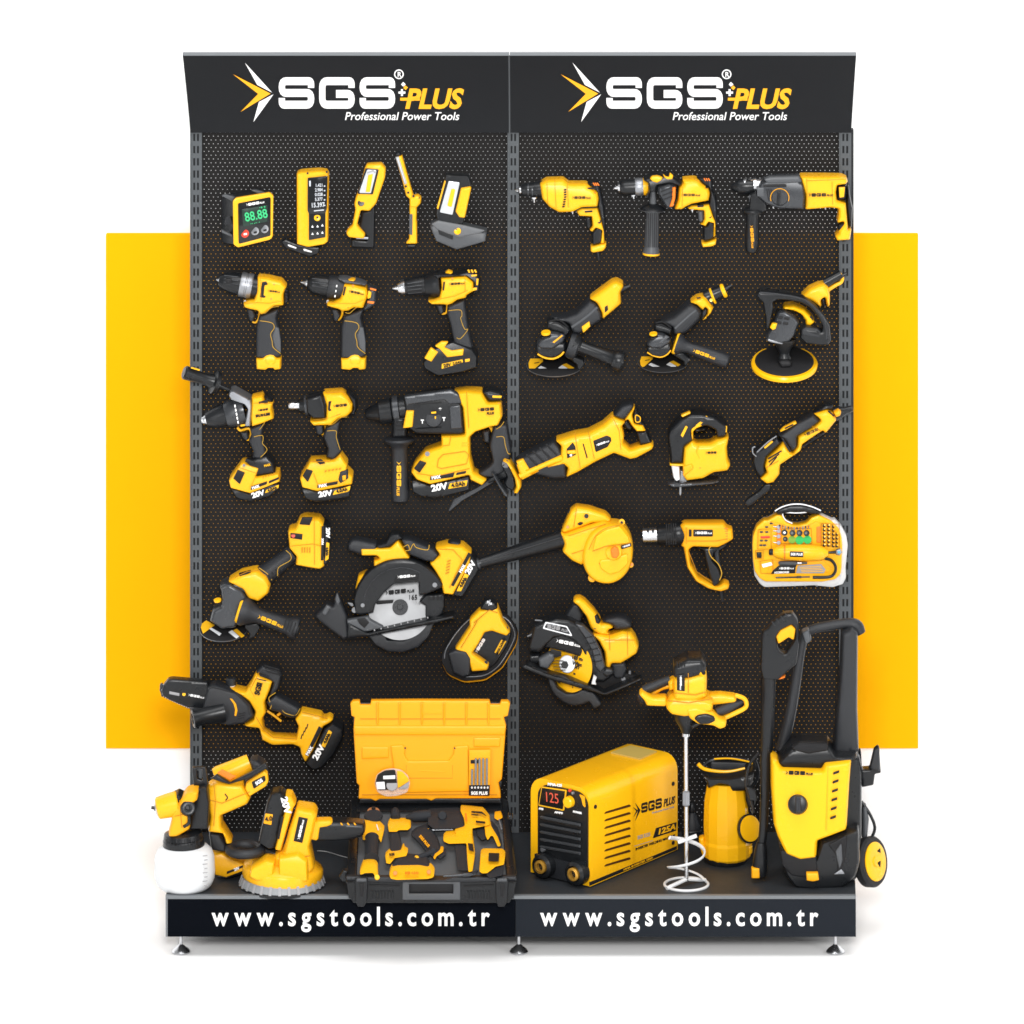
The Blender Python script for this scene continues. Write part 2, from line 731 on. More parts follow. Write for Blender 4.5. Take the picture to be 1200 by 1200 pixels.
M_BACK = mat('white_backdrop', (0.97, 0.97, 0.97), 0.9, 0.0)
M_FLOOR = mat('white_floor', (0.97, 0.97, 0.97), 0.9, 0.0)
BACKD = -0.60
t = Thing('backdrop', None, None, kind='structure')
t.part('backdrop', M_BACK, box_w(-7, 7, -BACKD, -BACKD + 0.05, -0.05, 6.5))
t = Thing('floor', None, None, kind='structure')
t.part('floor', M_FLOOR, box_w(-7, 7, -9, -BACKD, -0.05, 0))
M_PANEL = mat('yellow_board', (0.88, 0.395, 0.004), 0.8, 0.0)
t = Thing('wall_panel', 'large flat yellow rectangular board on the white wall behind the tool stand', 'panel')
a, b = W(124, 275, BACKD + 0.03), W(1076, 877, BACKD + 0.03)
t.part('wall_panel', M_PANEL, box_w(a.x, b.x, -BACKD - 0.03, -BACKD, b.z, a.z))

# ------------------------------------------------------------------ the display stand
M_HEAD = mat('header_sheet', (0.0055, 0.0063, 0.0078), 0.35, 0.15, bump=0.05, bscale=300)
M_RAIL = mat('grey_powder_coat', (0.062, 0.069, 0.075), 0.5, 0.25, bump=0.2, bscale=900)
M_RAILD = mat('dark_rail_channel', (0.012, 0.013, 0.015), 0.6, 0.2)
M_DECK = mat('deck_powder_coat', (0.025, 0.028, 0.032), 0.5, 0.2, bump=0.15, bscale=900, var=0.05)
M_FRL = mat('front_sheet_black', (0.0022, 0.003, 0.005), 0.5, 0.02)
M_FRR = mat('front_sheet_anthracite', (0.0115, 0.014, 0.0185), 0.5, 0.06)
M_FRE = mat('front_edge_grey', (0.13, 0.14, 0.15), 0.4, 0.4)

# perforated sheet: staggered round holes cut with a procedural mask
M_PERF = bpy.data.materials.new('perforated_sheet')
M_PERF.use_nodes = True
nt = M_PERF.node_tree
N, LK = nt.nodes, nt.links
bs = N['Principled BSDF']
bs.inputs['Base Color'].default_value = (0.0092, 0.0086, 0.0084, 1)
bs.inputs['Roughness'].default_value = 0.55
bs.inputs['Specular IOR Level'].default_value = 0.10
tc = N.new('ShaderNodeTexCoord')
sp = N.new('ShaderNodeSeparateXYZ')
LK.new(tc.outputs['Object'], sp.inputs[0])


def mth(op, a, b=None, c=None):
    n = N.new('ShaderNodeMath')
    n.operation = op
    for i, v in enumerate((a, b, c)):
        if v is None:
            continue
        if isinstance(v, (int, float)):
            n.inputs[i].default_value = v
        else:
            LK.new(v, n.inputs[i])
    return n.outputs[0]


PXP, PYP = 5.45 * 0.0025, 8.9 * 0.0025
dots = None
for ox, oy in ((0, 0), (0.5, 0.5)):
    u = mth('FRACT', mth('ADD', mth('DIVIDE', sp.outputs['X'], PXP), ox + 100))
    v = mth('FRACT', mth('ADD', mth('DIVIDE', sp.outputs['Z'], PYP), oy + 100))
    du = mth('MULTIPLY', mth('SUBTRACT', u, 0.5), PXP)
    dv = mth('MULTIPLY', mth('SUBTRACT', v, 0.5), PYP)
    r = mth('SQRT', mth('ADD', mth('MULTIPLY', du, du), mth('MULTIPLY', dv, dv)))
    h = mth('LESS_THAN', r, 0.00118)
    dots = h if dots is None else mth('MAXIMUM', dots, h)
tr = N.new('ShaderNodeBsdfTransparent')
mx = N.new('ShaderNodeMixShader')
LK.new(dots, mx.inputs[0])
LK.new(bs.outputs[0], mx.inputs[1])
LK.new(tr.outputs[0], mx.inputs[2])
LK.new(mx.outputs[0], N['Material Output'].inputs['Surface'])

st = Thing('tool_display_stand', 'tall dark two-bay tool display stand with perforated back, lettered headers and base', 'display stand')
zb, zt = ZD - 0.003, W(600, 150).z
for x0, x1 in ((234, 598), (608, 986)):
    a, b = W(x0, 0).x, W(x1, 0).x
    st.part('perforated_panel', M_PERF, box_w(a, b, 0.0, 0.0012, zb, zt))


def rail(x0, x1, y0, y1):
    """slotted upright: front sheet with real slots, dark channel behind"""
    v, f = [], []
    w = x1 - x0
    cuts = [0, 0.26, 0.43, 0.58, 0.75, 1.0]
    ys = [y0]
    yy = y0 + 2.2
    while yy + 10 < y1:
        ys += [yy + 2.5, yy + 11]
        yy += 14.35
    ys.append(y1)
    d = 0.012

    def q(xa, xb, ya, yb):
        o = len(v)
        v.extend([W(x0 + xa * w, yb, d), W(x0 + xb * w, yb, d), W(x0 + xb * w, ya, d), W(x0 + xa * w, ya, d)])
        f.append((o, o + 1, o + 2, o + 3))
    for i in range(len(ys) - 1):
        slot = i % 2 == 1
        for j in range(5):
            if slot and j in (1, 3):
                continue
            q(cuts[j], cuts[j + 1], ys[i], ys[i + 1])
    # return flanges
    a, b = W(x0, y0, d), W(x1, y1, d)
    for X in (a.x, b.x):
        o = len(v)
        v.extend([Vector((X, -d, a.z)), Vector((X, 0.02, a.z)), Vector((X, 0.02, b.z)), Vector((X, -d, b.z))])
        f.append((o, o + 1, o + 2, o + 3))
    p = st.part('slotted_upright', M_RAIL, (v, f))
    st.part('channel', M_RAILD, box_w(a.x + 0.001, b.x - 0.001, -d + 0.006, 0.019, b.z, a.z), on=p)
    ln = W(x0 + 0.6, y0, d + 0.001), W(x0 + 0.6, y1, d + 0.001)
    st.part('edge_lip', M_RAIL, box_w(a.x - 0.0005, a.x + 0.003, -d - 0.003, -d + 0.001, b.z, a.z), on=p)


rail(223, 236.5, 152, 976)
rail(595, 608, 152, 976)
rail(983.5, 997.5, 152, 976)
a, b = W(997.5, 152, 0.012), W(1000.3, 976, 0.012)
st.part('side_flange', M_RAILD, box_w(a.x, b.x, -0.012, 0.02, b.z, a.z))

# header: two sheets leaning forward at the top
HT = 0.12


def hdepth(f):
    """depth of the bowed header sheet at height fraction f"""
    return 0.022 + (HT - 0.022) * max(f, 0.0) ** 1.35  # bow added for its shading: darker top, lighter foot


HZ0, HZ1 = W(600, 155.5, 0.022).z, W(600, 65, HT).z


def head(xa0, xa1, xb0, xb1, nm):
    """bottom pixels xa0..xa1 at y 155, top xb0..xb1 at y 65"""
    b0, b1, t0, t1 = W(xa0, 155.5, 0.022), W(xa1, 155.5, 0.022), W(xb0, 65, HT), W(xb1, 65, HT)
    v, f = [], []
    n = 16
    for i in range(n + 1):
        u = i / n
        y, z = -hdepth(u), HZ0 + (HZ1 - HZ0) * u
        xl, xr = b0.x + (t0.x - b0.x) * u, b1.x + (t1.x - b1.x) * u
        v += [Vector((xl, y, z)), Vector((xr, y, z)), Vector((xr, y + .014, z + .003)), Vector((xl, y + .014, z + .003))]
    for i in range(n):
        o = 4 * i
        for j in range(4):
            f.append((o + j, o + (j + 1) % 4, o + 4 + (j + 1) % 4, o + 4 + j))
    f += [(3, 2, 1, 0), (4 * n, 4 * n + 1, 4 * n + 2, 4 * n + 3)]
    p = st.part('header_panel', M_HEAD, (v, f))
    c0, c1 = W(xb0, 65.2, HT + 0.004), W(xb1, 65.2, HT + 0.004)
    st.part('top_lip', M_FRE, hexa([c0, c1, c1 + Vector((0, 0.024, 0)), c0 + Vector((0, 0.024, 0)), *[q + Vector((0, 0, 0.008)) for q in (c0, c1, c1 + Vector((0, 0.024, 0)), c0 + Vector((0, 0.024, 0)))]]), on=p)
    return p


h1 = head(223, 596.6, 214, 596.6, '')
h2 = head(597.4, 997.5, 597.4, 1003.5, '')
sx_ = W(597, 110, .05).x
st.part('seam_strip', M_RAIL, tube_w([Vector((sx_, -hdepth(i / 12) + .001, HZ0 + (HZ1 - HZ0) * i / 12)) for i in range(13)], 0.0024, 6))
M_HW = mat('header_white_print', (0.78, 0.78, 0.78), 0.5, 0.1)
M_HY = mat('header_yellow_print', (0.80, 0.37, 0.02), 0.5, 0.1)


def hd(px, py, lift=0.0025):
    """point just proud of the leaning header sheet that shows at a pixel"""
    lo, hi = 0.0, 0.2
    # the sheet: depth grows linearly with world height between its bottom and top edge
    for _ in range(40):
        m = (lo + hi) / 2
        z = W(px, py, m).z
        dd = hdepth((z - HZ0) / (HZ1 - HZ0))
        if m < dd:
            lo = m
        else:
            hi = m
    return W(px, py, m + lift)


def hmark(name, m, m2, on):
    """2d mesh in photo px laid on the header"""
    v, f = m2
    n = len(v)
    fr = [hd(*p) for p in v]
    bk = [hd(p[0], p[1], -0.001) for p in v]
    faces = [tuple(q) for q in f]
    ed = {}
    for q in f:
        for i in range(len(q)):
            ed[(q[i], q[(i + 1) % len(q)])] = 1
    for (a, b) in ed:
        if (b, a) not in ed:
            faces.append((b, a, a + n, b + n))
    st.part(name, m, (fr + bk, faces), on=on)


def flip(m2, x, y, s, sx=1.0, sk=0.0):
    return [(x + (a * sx + b * sk) * s, y - b * s) for a, b in m2[0]], m2[1]


for dx, p in ((0, h1), (384, h2)):
    ox = (lambda pts: [(a + dx, b) for a, b in pts])
    # arrow head: white outer strokes, yellow inner chevron
    wv = join2((ox([(287, 73.5), (319, 108.6), (301.5, 99.5)]), [(0, 2, 1)]), (ox([(320.5, 110.5), (303.5, 119.5), (297, 143)]), [(0, 1, 2)]))
    hmark('arrow_emblem', M_HW, wv, p)
    yv = (ox([(273, 87), (317, 109.7), (282, 131), (302.5, 110)]), [(0, 3, 1), (3, 2, 1)])
    hmark('chevron_emblem', M_HY, yv, p)
    hmark('block_letters', M_HW, flip(SGS, 326.5 + dx, 127.3, 36.8, 0.795), p)
    pw, pl = plus_word(0.035)
    hmark('plus_word', M_HY, flip(pw, 474 + dx, 126.5, 22, 66 / 22 / pl * 1.0, 0.22), p)
    bar = stroke([(469, 116.2), (492, 116.2)], 3.4, 0)
    hmark('plus_bar', M_HY, (ox(bar[0]), bar[1]), p)
    v, f, w = text_mesh('Professional Power Tools', 0.006)
    hmark('tagline', M_HW, flip((v, f), 403.5 + dx, 140.6, 9.2, 134 / 9.2 / w, 0.2), p)
    ring = [(467.5 + 5 * math.cos(i / 24 * 2 * math.pi), 87 + 5 * math.sin(i / 24 * 2 * math.pi)) for i in range(25)]
    rs = stroke(ring, 1.3, 0)
    v, f, w = text_mesh('R', 0.02)
    rr = flip((v, f), 465.6 + dx, 90, 5.6, 0.95)
    hmark('registered_mark', M_HW, join2((ox(rs[0]), rs[1]), rr), p)
    pls = join2(stroke([(467, 108.5), (475, 108.5)], 2.4, 0), stroke([(471, 104.5), (471, 112.5)], 2.4, 0), ([(472.5, 96), (475.5, 99), (472.5, 101.5), (470, 99)], [(0, 1, 2, 3)]))
    hmark('plus_sign', M_HW, (ox(pls[0]), pls[1]), p)
    yq = ([(475, 100), (478, 102.5), (475.5, 105.5), (472.5, 103)], [(0, 1, 2, 3)])
    hmark('spark', M_HY, (ox(yq[0]), yq[1]), p)

# base: deck, back rise, front sheets, feet
a, b = W(194, 1050, 0.6), W(1003, 1050, 0.6)
DX0, DX1 = a.x, b.x
c0, c1 = W(223, 975, 0.0).x, W(1000, 975, 0.0).x
zt_, zb_ = ZD, W(600, 1098, 0.6).z
DKL = c0 - 0.001
st.part('deck', M_DECK, prism([Vector((DX0, -0.585, zt_ - 0.02)), Vector((DX1, -0.585, zt_ - 0.02)), Vector((c1, 0.02, zt_ - 0.02)), Vector((DKL, 0.02, zt_ - 0.02))],
                              [Vector((DX0, -0.585, zt_)), Vector((DX1, -0.585, zt_)), Vector((c1, 0.02, zt_)), Vector((DKL, 0.02, zt_))]))
st.part('base_box', M_RAILD, prism([Vector((DX0 + .004, -0.58, zb_ + .002)), Vector((DX1 - .004, -0.58, zb_ + .002)), Vector((c1 - .002, 0.02, zb_ + .002)), Vector((DKL + .002, 0.02, zb_ + .002))],
                                   [Vector((DX0 + .004, -0.58, zt_ - .021)), Vector((DX1 - .004, -0.58, zt_ - .021)), Vector((c1 - .002, 0.02, zt_ - .021)), Vector((DKL + .002, 0.02, zt_ - .021))]))
st.part('deck_front_edge', M_FRE, box_w(DX0, DX1, -0.6, -0.5851, zt_ - 0.0085, zt_ + 0.001))
xm = W(604, 1070, 0.6).x
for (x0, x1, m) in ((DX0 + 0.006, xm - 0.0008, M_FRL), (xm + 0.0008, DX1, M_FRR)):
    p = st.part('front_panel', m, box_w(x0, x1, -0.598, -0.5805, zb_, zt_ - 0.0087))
    tx = 248 if m is M_FRL else 633
    v, f, w = text_mesh('www.sgstools.com.tr', 0.03)
    # spread the letters like the photograph's wide tracking
    tot, segs = 0.0, []
    for ch in 'www.sgstools.com.tr':
        cv, cf, cw = text_mesh(ch, 0.022)
        x0c = min(q[0] for q in cv)
        segs.append((([(q[0] - x0c, q[1]) for q in cv], cf), cw - x0c))
    gap = 0.36
    tot = sum(q[1] for q in segs) + gap * (len(segs) - 1)
    sc = 326 / tot
    cur, g = 0.0, ([], [])
    for mm, cw in segs:
        g = join2(g, off2(mm, cur, 0))
        cur += cw + gap
    hs = 21.5
    pts = [(tx + q[0] * sc, 1084.5 - q[1] * hs) for q in g[0]]
    n = len(pts)
    fr = [W(q[0], q[1], 0.600) for q in pts]
    bk = [W(q[0], q[1], 0.5975) for q in pts]
    st.part('web_address', M_HW, (fr, g[1]), on=p)
st.part('end_strip', M_FRE, box_w(DX0, DX0 + 0.0058, -0.598, -0.5805, zb_, zt_ - 0.0087))
for x in (212, 608, 979):
    c = W(x, 1110, 0.55)
    c.z = 0.0
    st.part('levelling_foot', SM, lathe_w(c, c + Vector((0, 0, 1)), [(0, .0), (0, .0255), (.004, .0265), (.010, .022), (.022, .007), (.024, .0045), (.0635, .0045)], 32))


# ------------------------------------------------------------------ helpers shared by several tools
def screws(t, pts, r, dz, m=None, name='screw'):
    for p in pts:
        t.part(name, m or KT, t.O(p, 0, 90, [(-1.5, 0), (-1.5, r), (0.6, r), (0.8, r * .7), (0.3, 0)], dz, 14))


# ------------------------------------------------------------------ left bay, first row: gauges and lamps
A = Zv(250, 180, 420)
t = Thing('angle_gauge', 'black cube-shaped digital angle gauge with yellow front frame and green digits', 'gauge', A, 0.075)
t.tilt = (330, 550, -0.03, 0)
fl = [(172, 392), (188, 366), (466, 320), (494, 346), (490, 682), (470, 706), (205, 770), (170, 748)]
t.part('body', K, prism([t.w(x - 100 + max(0, (x - 170)) * .05, y - 28 + (12 if y > 600 else 0) - max(0, x - 180) * .03, -24) for x, y in fl], [t.w(x, y, 0) for x, y in fl]), ang=25)
t.each('corner_pad', G, t.B([(68, 345), (100, 333), (190, 358), (160, 392)], 3, -6, 3), t.B([(310, 300), (345, 296), (440, 320), (380, 332)], 3, -6, 3))
t.part('corner_pad', G, t.B([(66, 625), (160, 668), (165, 690), (72, 650)], 3, -6, 3))
t.part('round_port', KG, t.O((122, 556), 40, 180, [(-2, 0), (-2, 36), (2, 36), (3, 26), (1, 24), (1, 0)], -6))
t.part('frame', Y, t.B([(163, 388), (186, 363), (466, 318), (497, 345), (492, 683), (470, 708), (205, 773), (168, 748)], 3.2, 1, 14, .8,
                       [[(205, 408), (475, 355), (474, 676), (210, 745)]]))
f = t.part('face_plate', SCR, t.B([(200, 400), (480, 350), (478, 682), (206, 750)], 1.2, 2, 4, .3))
t.part('screen', mat('screen_dark_green', (0.012, 0.03, 0.022), 0.25, 0.3), t.B([(236, 462), (448, 424), (447, 562), (246, 606)], .5, 3.4, 4, .2), on=f)
t.part('digits', LG, t.X('88.88', 352, 510, 72, 11, 4.2, 0.01, 0.83), on=f)
t.part('screen_text', LG, t.X('- -  .- -   -', 345, 572, 14, 11, 4.2, 0.03), t.X('- a  o', 405, 442, 16, 11, 4.2, 0.03), on=f)
t.logo(346, 412, 150, WH, 10, 3.4, f)
for c, m in (((262, 662), RD), ((344, 642), GM), ((424, 624), GM)):
    b = t.part('push_button', m, t.O(c, 14, 160, [(-1, 0), (-1, 34), (4, 33), (6, 26), (5, 0)], 4))
    t.part('button_mark', WH if m is RD else KT, t.X('-', c[0], c[1] - (6 if m is RD else 0), 60, 12, 6.4, 0.03), on=b)

t = Thing('distance_meter', 'tall yellow laser distance meter with black screen and round yellow button', 'distance meter', A, 0.055)
t.part('body', Y, t.P([(692, 150), (722, 137), (880, 126), (940, 134), (957, 160), (951, 716), (922, 737), (785, 758), (694, 735)], 15, 0, 12, 6, .5))
f = t.part('face_plate', SCR, t.B([(780, 200), (946, 184), (940, 455), (928, 490), (928, 690), (790, 716), (790, 492), (779, 470)], 1.5, 15.5, 8, .4))
for i, (tx, yy) in enumerate((('1.421', 262), ('2.984', 300), ('0.028', 338), ('5.377', 378), ('15.397', 425))):
    t.part('reading', LW, t.X(tx, 872 - (8 if i == 4 else 0), yy, 25 if i < 4 else 36, 3, 17.2, 0.015, 0.8), on=f)
t.part('unit_print', LW, *[t.B([(914, y), (926, y - 1), (926, y + 9), (914, y + 10)], .2, 17.3, 0, .05) for y in (264, 302, 340, 378, 424)], t.B([(792, 226), (806, 224), (806, 270), (794, 272)], .2, 17.3, 0, .05), on=f)
b = t.part('measure_button', YE, t.O((860, 531), 0, 90, [(-1, 0), (-1, 27), (5, 26), (7, 20), (6, 0)], 17))
t.part('button_mark', KT, t.O((860, 528), 0, 90, [(0, 0), (0, 9), (1.5, 9), (1.5, 0)], 19.8, 12), on=b)
t.part('key_print', WH, *[t.B([(x - 9, y + 9), (x, y - 10), (x + 10, y + 9)], .2, 17.3, 0, .05) for x, y in ((820, 602), (862, 600), (902, 592), (820, 662), (862, 658), (902, 652))], on=f)
t.part('maker_line', LW, t.B([(832, 470), (915, 462), (915, 470), (832, 478)], .2, 17.2, 0, .05), on=f)
screws(t, [(780, 162), (938, 152)], 9, 15.2, KT, 'sensor_dot')
t = Thing('carry_pouch', 'flat black strap pouch with two pale clips below the laser distance meter', 'pouch', A, 0.02)
t.part('strap', K, t.P([(560, 720), (600, 700), (680, 735), (790, 760), (885, 765), (870, 825), (800, 850), (700, 815), (600, 780)], 5, 0, 14))
t.part('clip', WP, t.B([(612, 752), (628, 752), (690, 776), (684, 786), (625, 766)], 1, 5, 4, .3))
t.part('clip', WP, t.B([(742, 788), (756, 786), (818, 808), (812, 818), (750, 802)], 1, 5, 4, .3))

Bv = Zv(395, 170, 600)
t = Thing('inspection_lamp', 'yellow hand-held work lamp with long lens and black magnetic stand', 'work lamp', Bv, 0.045)
t.part('stand', K, t.P([(228, 440), (240, 402), (262, 404), (256, 702), (98, 694), (102, 638), (216, 648), (190, 600), (150, 570), (172, 452)], 7, -6, 10))
t.part('body', Y, t.P([(205, 125), (305, 120), (335, 155), (330, 220), (270, 395), (225, 445), (165, 440), (140, 540), (196, 605), (186, 636), (80, 625), (62, 598), (75, 570), (105, 545), (127, 430), (118, 400), (130, 350), (160, 270), (192, 150)], 10, 0, 14, 7))
f = t.part('lens_frame', K, t.B([(196, 158), (288, 165), (246, 338), (138, 334)], 1.5, 9.3, 10, .5))
t.part('lens', LENS, t.B([(206, 168), (272, 172), (232, 330), (150, 328)], 1, 11, 10, .4), on=f)
t.part('light_strip', YT, t.B([(214, 205), (246, 198), (226, 322), (196, 322)], .5, 12.2, 4, .2), on=f)
t.part('reflector_line', GT, t.B([(205, 186), (250, 170), (268, 186), (262, 192), (246, 180), (206, 195)], .3, 12.2, 4, .1), on=f)
t.part('switch', K, t.O((165, 395), 0, 90, [(-1, 0), (-1, 24), (3, 22), (4, 15), (3, 0)], 9.5))
t.logo(132, 500, 85, KT, 72, 7.5, plus=False)
t.part('foot_pad', GM, t.B([(130, 628), (216, 630), (214, 645), (132, 642)], 2, 3, 3, .5))

t = Thing('folding_lamp', 'slim yellow folding work lamp seen edge-on with hinge half way', 'work lamp', Bv, 0.03)
t.part('lamp_arm', Y, t.P([(400, 76), (446, 65), (498, 250), (528, 350), (502, 368), (474, 345), (456, 272)], 7, 0, 6))
t.part('lens', LENS, t.P([(400, 78), (426, 72), (484, 258), (462, 268)], 8, 1, 3, 3))
t.part('end_cap', K, t.P([(398, 50), (430, 40), (447, 66), (400, 78)], 7, 0, 6))
t.part('hinge', Y, t.P([(498, 352), (555, 335), (580, 355), (576, 395), (548, 425), (498, 420)], 8, 1, 12))
t.part('handle', Y, t.P([(497, 372), (550, 380), (546, 520), (550, 520), (550, 672), (468, 672), (494, 640), (498, 520)], 7, 0, 6))
t.part('grip_strip', G, t.B([(497, 466), (520, 466), (518, 610), (496, 605)], 7.5, 0, 3))
t.part('foot', K, t.P([(472, 672), (546, 672), (540, 700), (485, 702)], 7, 0, 8))
screws(t, [(524, 350), (560, 362), (488, 326), (472, 284)], 8, 8.6)

t = Thing('flood_lamp', 'square black and yellow floodlight tilted up on a wide grey folding base', 'work lamp', Bv, 0.055)
t.part('base', G, t.P([(640, 540), (690, 512), (880, 545), (1028, 582), (1020, 642), (822, 702), (682, 642)], 18, -2, 5, 4, .8))
t.part('base_top', mat('lit_top_grey', (0.10, 0.104, 0.11), 0.45, 0.3), t.P([(646, 540), (692, 516), (870, 548), (1022, 584), (980, 602), (830, 632), (690, 578)], 2.5, 16, 6, 1.5))  # lighter grey painted in for the light on the base's top face
t.part('base_slot', K, t.B([(690, 570), (795, 612), (795, 650), (700, 612)], 1, 16, 6, .3))
t.part('lamp_head', K, t.P([(745, 192), (905, 200), (925, 270), (880, 490), (862, 545), (690, 520), (675, 460), (735, 240)], 10, 6, 12, 5))
f = t.part('lens', LENS, t.B([(766, 245), (842, 256), (792, 478), (704, 460)], 1.5, 16, 8, .5))
t.part('light_strip', YT, t.B([(784, 300), (812, 302), (786, 426), (756, 416)], .6, 17.6, 10, .2), on=f)
t.part('side_shell', Y, t.P([(850, 288), (915, 278), (922, 290), (878, 494), (840, 490), (812, 450)], 8, 12, 8, 4))
t.part('edge_strip', Y, t.B([(738, 240), (746, 248), (694, 440), (684, 430)], 2, 14, 2))
t.part('pivot_knob', YE, t.O((826, 590), 10, 180, [(-4, 0), (-4, 24), (6, 24), (9, 18), (6, 10), (6, 0)], 18))
t.part('base_marks', KT, t.B([(735, 590), (765, 602), (765, 612), (735, 600)], .4, 16.4, 0, .1))


# ------------------------------------------------------------------ left bay, second row: small drills
def drill_grip(t, dx, m=0):
    """handle, trigger and slide-in battery shared by the two small drills"""
    q = lambda pts: [(x + dx, y) for x, y in pts]
    t.part('grip', KG, t.P(q([(540, 385), (600, 365), (676, 335), (655, 400), (672, 470), (687, 560), (687, 662), (600, 680), (515, 672), (519, 460), (530, 420)]), 13, 0, 12, 9))
    t.part('grip_pad', G, t.P(q([(640, 470), (668, 480), (681, 570), (682, 652), (640, 612), (622, 528), (638, 495)]), 3, 11.2, 8, 3))
    t.part('grip_seam', SEAM, t.U(q([(540, 434), (590, 440), (626, 452), (636, 482), (612, 522), (622, 570), (630, 612), (680, 654)]), 2.1, 13.5, 6))
    t.part('grip_seam', SEAM, t.U(q([(545, 378), (575, 382), (620, 345), (668, 338)]), 2.0, 13.5, 6))
    t.part('trigger', KG, t.P(q([(452, 345), (495, 352), (515, 395), (492, 436), (470, 425), (462, 385)]), 7, 0, 10))
    b = t.part('battery', Y, t.P(q([(518, 672), (562, 668), (585, 645), (612, 636), (640, 645), (655, 668), (685, 670), (684, 745), (642, 752), (632, 738), (600, 738), (582, 752), (521, 745)]), 15, 0, 6, 6, .5))
    t.part('battery_latch', YD, t.U([(x + dx, y) for x, y in ((578, 690), (585, 715), (600, 722))], 3, 15, 6), t.U([(x + dx, y) for x, y in ((645, 690), (640, 715), (625, 722))], 3, 15, 6), on=b)


C = Zv(210, 300, 420)
t = Thing('cordless_drill', 'small cordless drill with a broad silver collar behind its chuck', 'drill', C, 0.05, 'small pistol-grip cordless drills')
t.part('chuck_tip', SM, t.T((248, 158), (525, 210), [(0, 4), (.05, 10), (.07, 20), (.13, 27), (.15, 27)]))
t.part('chuck', K, t.T((248, 158), (525, 210), [(.07, 0), (.07, 36), (.1, 44), (.22, 60), (.42, 72), (.6, 76), (.6, 0)]))
t.part('chuck_slot', KT, t.B([(310, 150), (350, 150), (352, 182), (312, 186)], 2, 22, 6))
t.part('torque_collar', GM, t.T((248, 158), (525, 210), [(.58, 0), (.58, 79), (.62, 82), (.7, 82), (.71, 79), (.74, 79), (.75, 83), (.84, 83), (.87, 78), (.87, 0)]))
t.part('gear_ring', K, t.T((248, 158), (525, 210), [(.86, 76), (1.02, 80)]))
t.part('body', Y, t.P([(528, 125), (600, 132), (690, 155), (722, 195), (703, 240), (703, 320), (640, 322), (610, 345), (580, 368), (552, 380), (528, 352), (470, 340), (440, 330), (432, 302), (470, 285), (505, 280), (522, 230)], 17, 0, 10, 10))
t.part('trigger_guard', Y, t.U([(526, 345), (540, 375), (532, 420), (512, 445), (490, 440)], [9, 9, 8, 7, 6], 0, 8))
t.part('motor_cap', K, t.P([(700, 205), (732, 222), (742, 262), (735, 300), (702, 330)], 13, -1, 10))
t.part('air_vent', KT, t.B([(555, 175), (582, 170), (596, 190), (572, 196), (566, 262), (582, 268), (572, 280), (540, 276)], 1, 16.2, 4, .3))
t.logo(636, 238, 78, KT, -6, 16.8)
screws(t, [(636, 188), (616, 286)], 7, 16.8, OR)
t.part('selector', KT, t.O((560, 342), 0, 90, [(0, 0), (0, 22), (3, 20), (3, 0)], 14))
t.part('work_light', WP, t.O((440, 308), 60, 180, [(-2, 0), (-2, 14), (3, 12), (4, 0)], 4))
drill_grip(t, 0)

t.ln('body_line', [(440, 318), (520, 312), (600, 318), (700, 300)], 17.8, 1.6)
t.ln('body_line', [(545, 140), (548, 300)], 17.6, 1.6)
t.row('cap_slots', KT, [(706, 225), (726, 232), (726, 238), (706, 231)], 4, 1, 22, 12.6)
t.part('chuck_rib', DM, *[t.U([(300, 130 + i * 22), (395, 140 + i * 26)], 2.4, 22 - abs(i - 1) * 4, 6) for i in range(3)])
# its all-black neighbour
t = Thing('cordless_drill', 'small cordless drill with an all-black chuck beside the silver-collared one', 'drill', C, 0.05, 'small pistol-grip cordless drills')
V7 = Zv(340, 310, 460, 1108)
t.v = V7
t.part('chuck_tip', SM, t.T((110, 190), (575, 258), [(0, 6), (.06, 18), (.1, 26), (.17, 50), (.2, 50)]))
t.part('chuck', K, t.T((110, 190), (575, 258), [(.16, 0), (.16, 56), (.22, 82), (.34, 108), (.5, 116), (.64, 120), (.64, 0)]))
t.part('torque_collar', KG, t.T((110, 190), (575, 258), [(.64, 0), (.64, 113), (.66, 120), (.8, 122), (.92, 124), (1.02, 122)]))
t.part('torque_marks', WH, *[t.B([(500 - i * 9, 220 + i * 55), (512 - i * 9, 222 + i * 55), (508 - i * 9, 245 + i * 55), (496 - i * 9, 243 + i * 55)], .4, 31.5 - i * 3, 2, .1) for i in range(3)])
t.part('top_cover', G, t.P([(510, 130), (600, 125), (770, 165), (840, 200), (800, 212), (590, 188)], 14, 0, 10))
t.part('mode_switch', Y, t.P([(628, 150), (680, 146), (712, 156), (690, 172), (640, 164)], 10, 6, 6))
t.part('body', Y, t.P([(585, 186), (700, 195), (830, 235), (848, 280), (838, 340), (795, 450), (770, 455), (700, 445), (630, 482), (560, 485), (540, 465), (450, 440), (400, 425), (402, 385), (470, 388), (545, 345), (570, 260)], 18, 0, 16, 16))
t.part('trigger_guard', Y, t.U([(550, 460), (566, 500), (556, 560), (525, 598), (492, 590)], [14, 13, 12, 10, 8], 0, 8))
t.part('rear_vents', DM, t.P([(838, 205), (940, 250), (935, 420), (800, 490), (790, 460), (845, 340)], 14, -1, 10))
t.part('vent_insert', OR, t.B([(862, 250), (935, 268), (930, 284), (870, 272)], 1, 13, 4, .3), t.B([(838, 392), (915, 402), (900, 425), (835, 415)], 1, 13, 4, .3))
t.part('vent_bracket', Y, t.B([(848, 280), (880, 300), (872, 355), (840, 370), (836, 340)], 2, 14, 6))
t.part('air_vent', KT, t.B([(588, 240), (606, 240), (586, 335), (568, 330)], 1, 17, 4, .3))
t.logo(718, 306, 160, KT, -12, 17.6)
screws(t, [(680, 228), (652, 352)], 10, 17.4, OR)
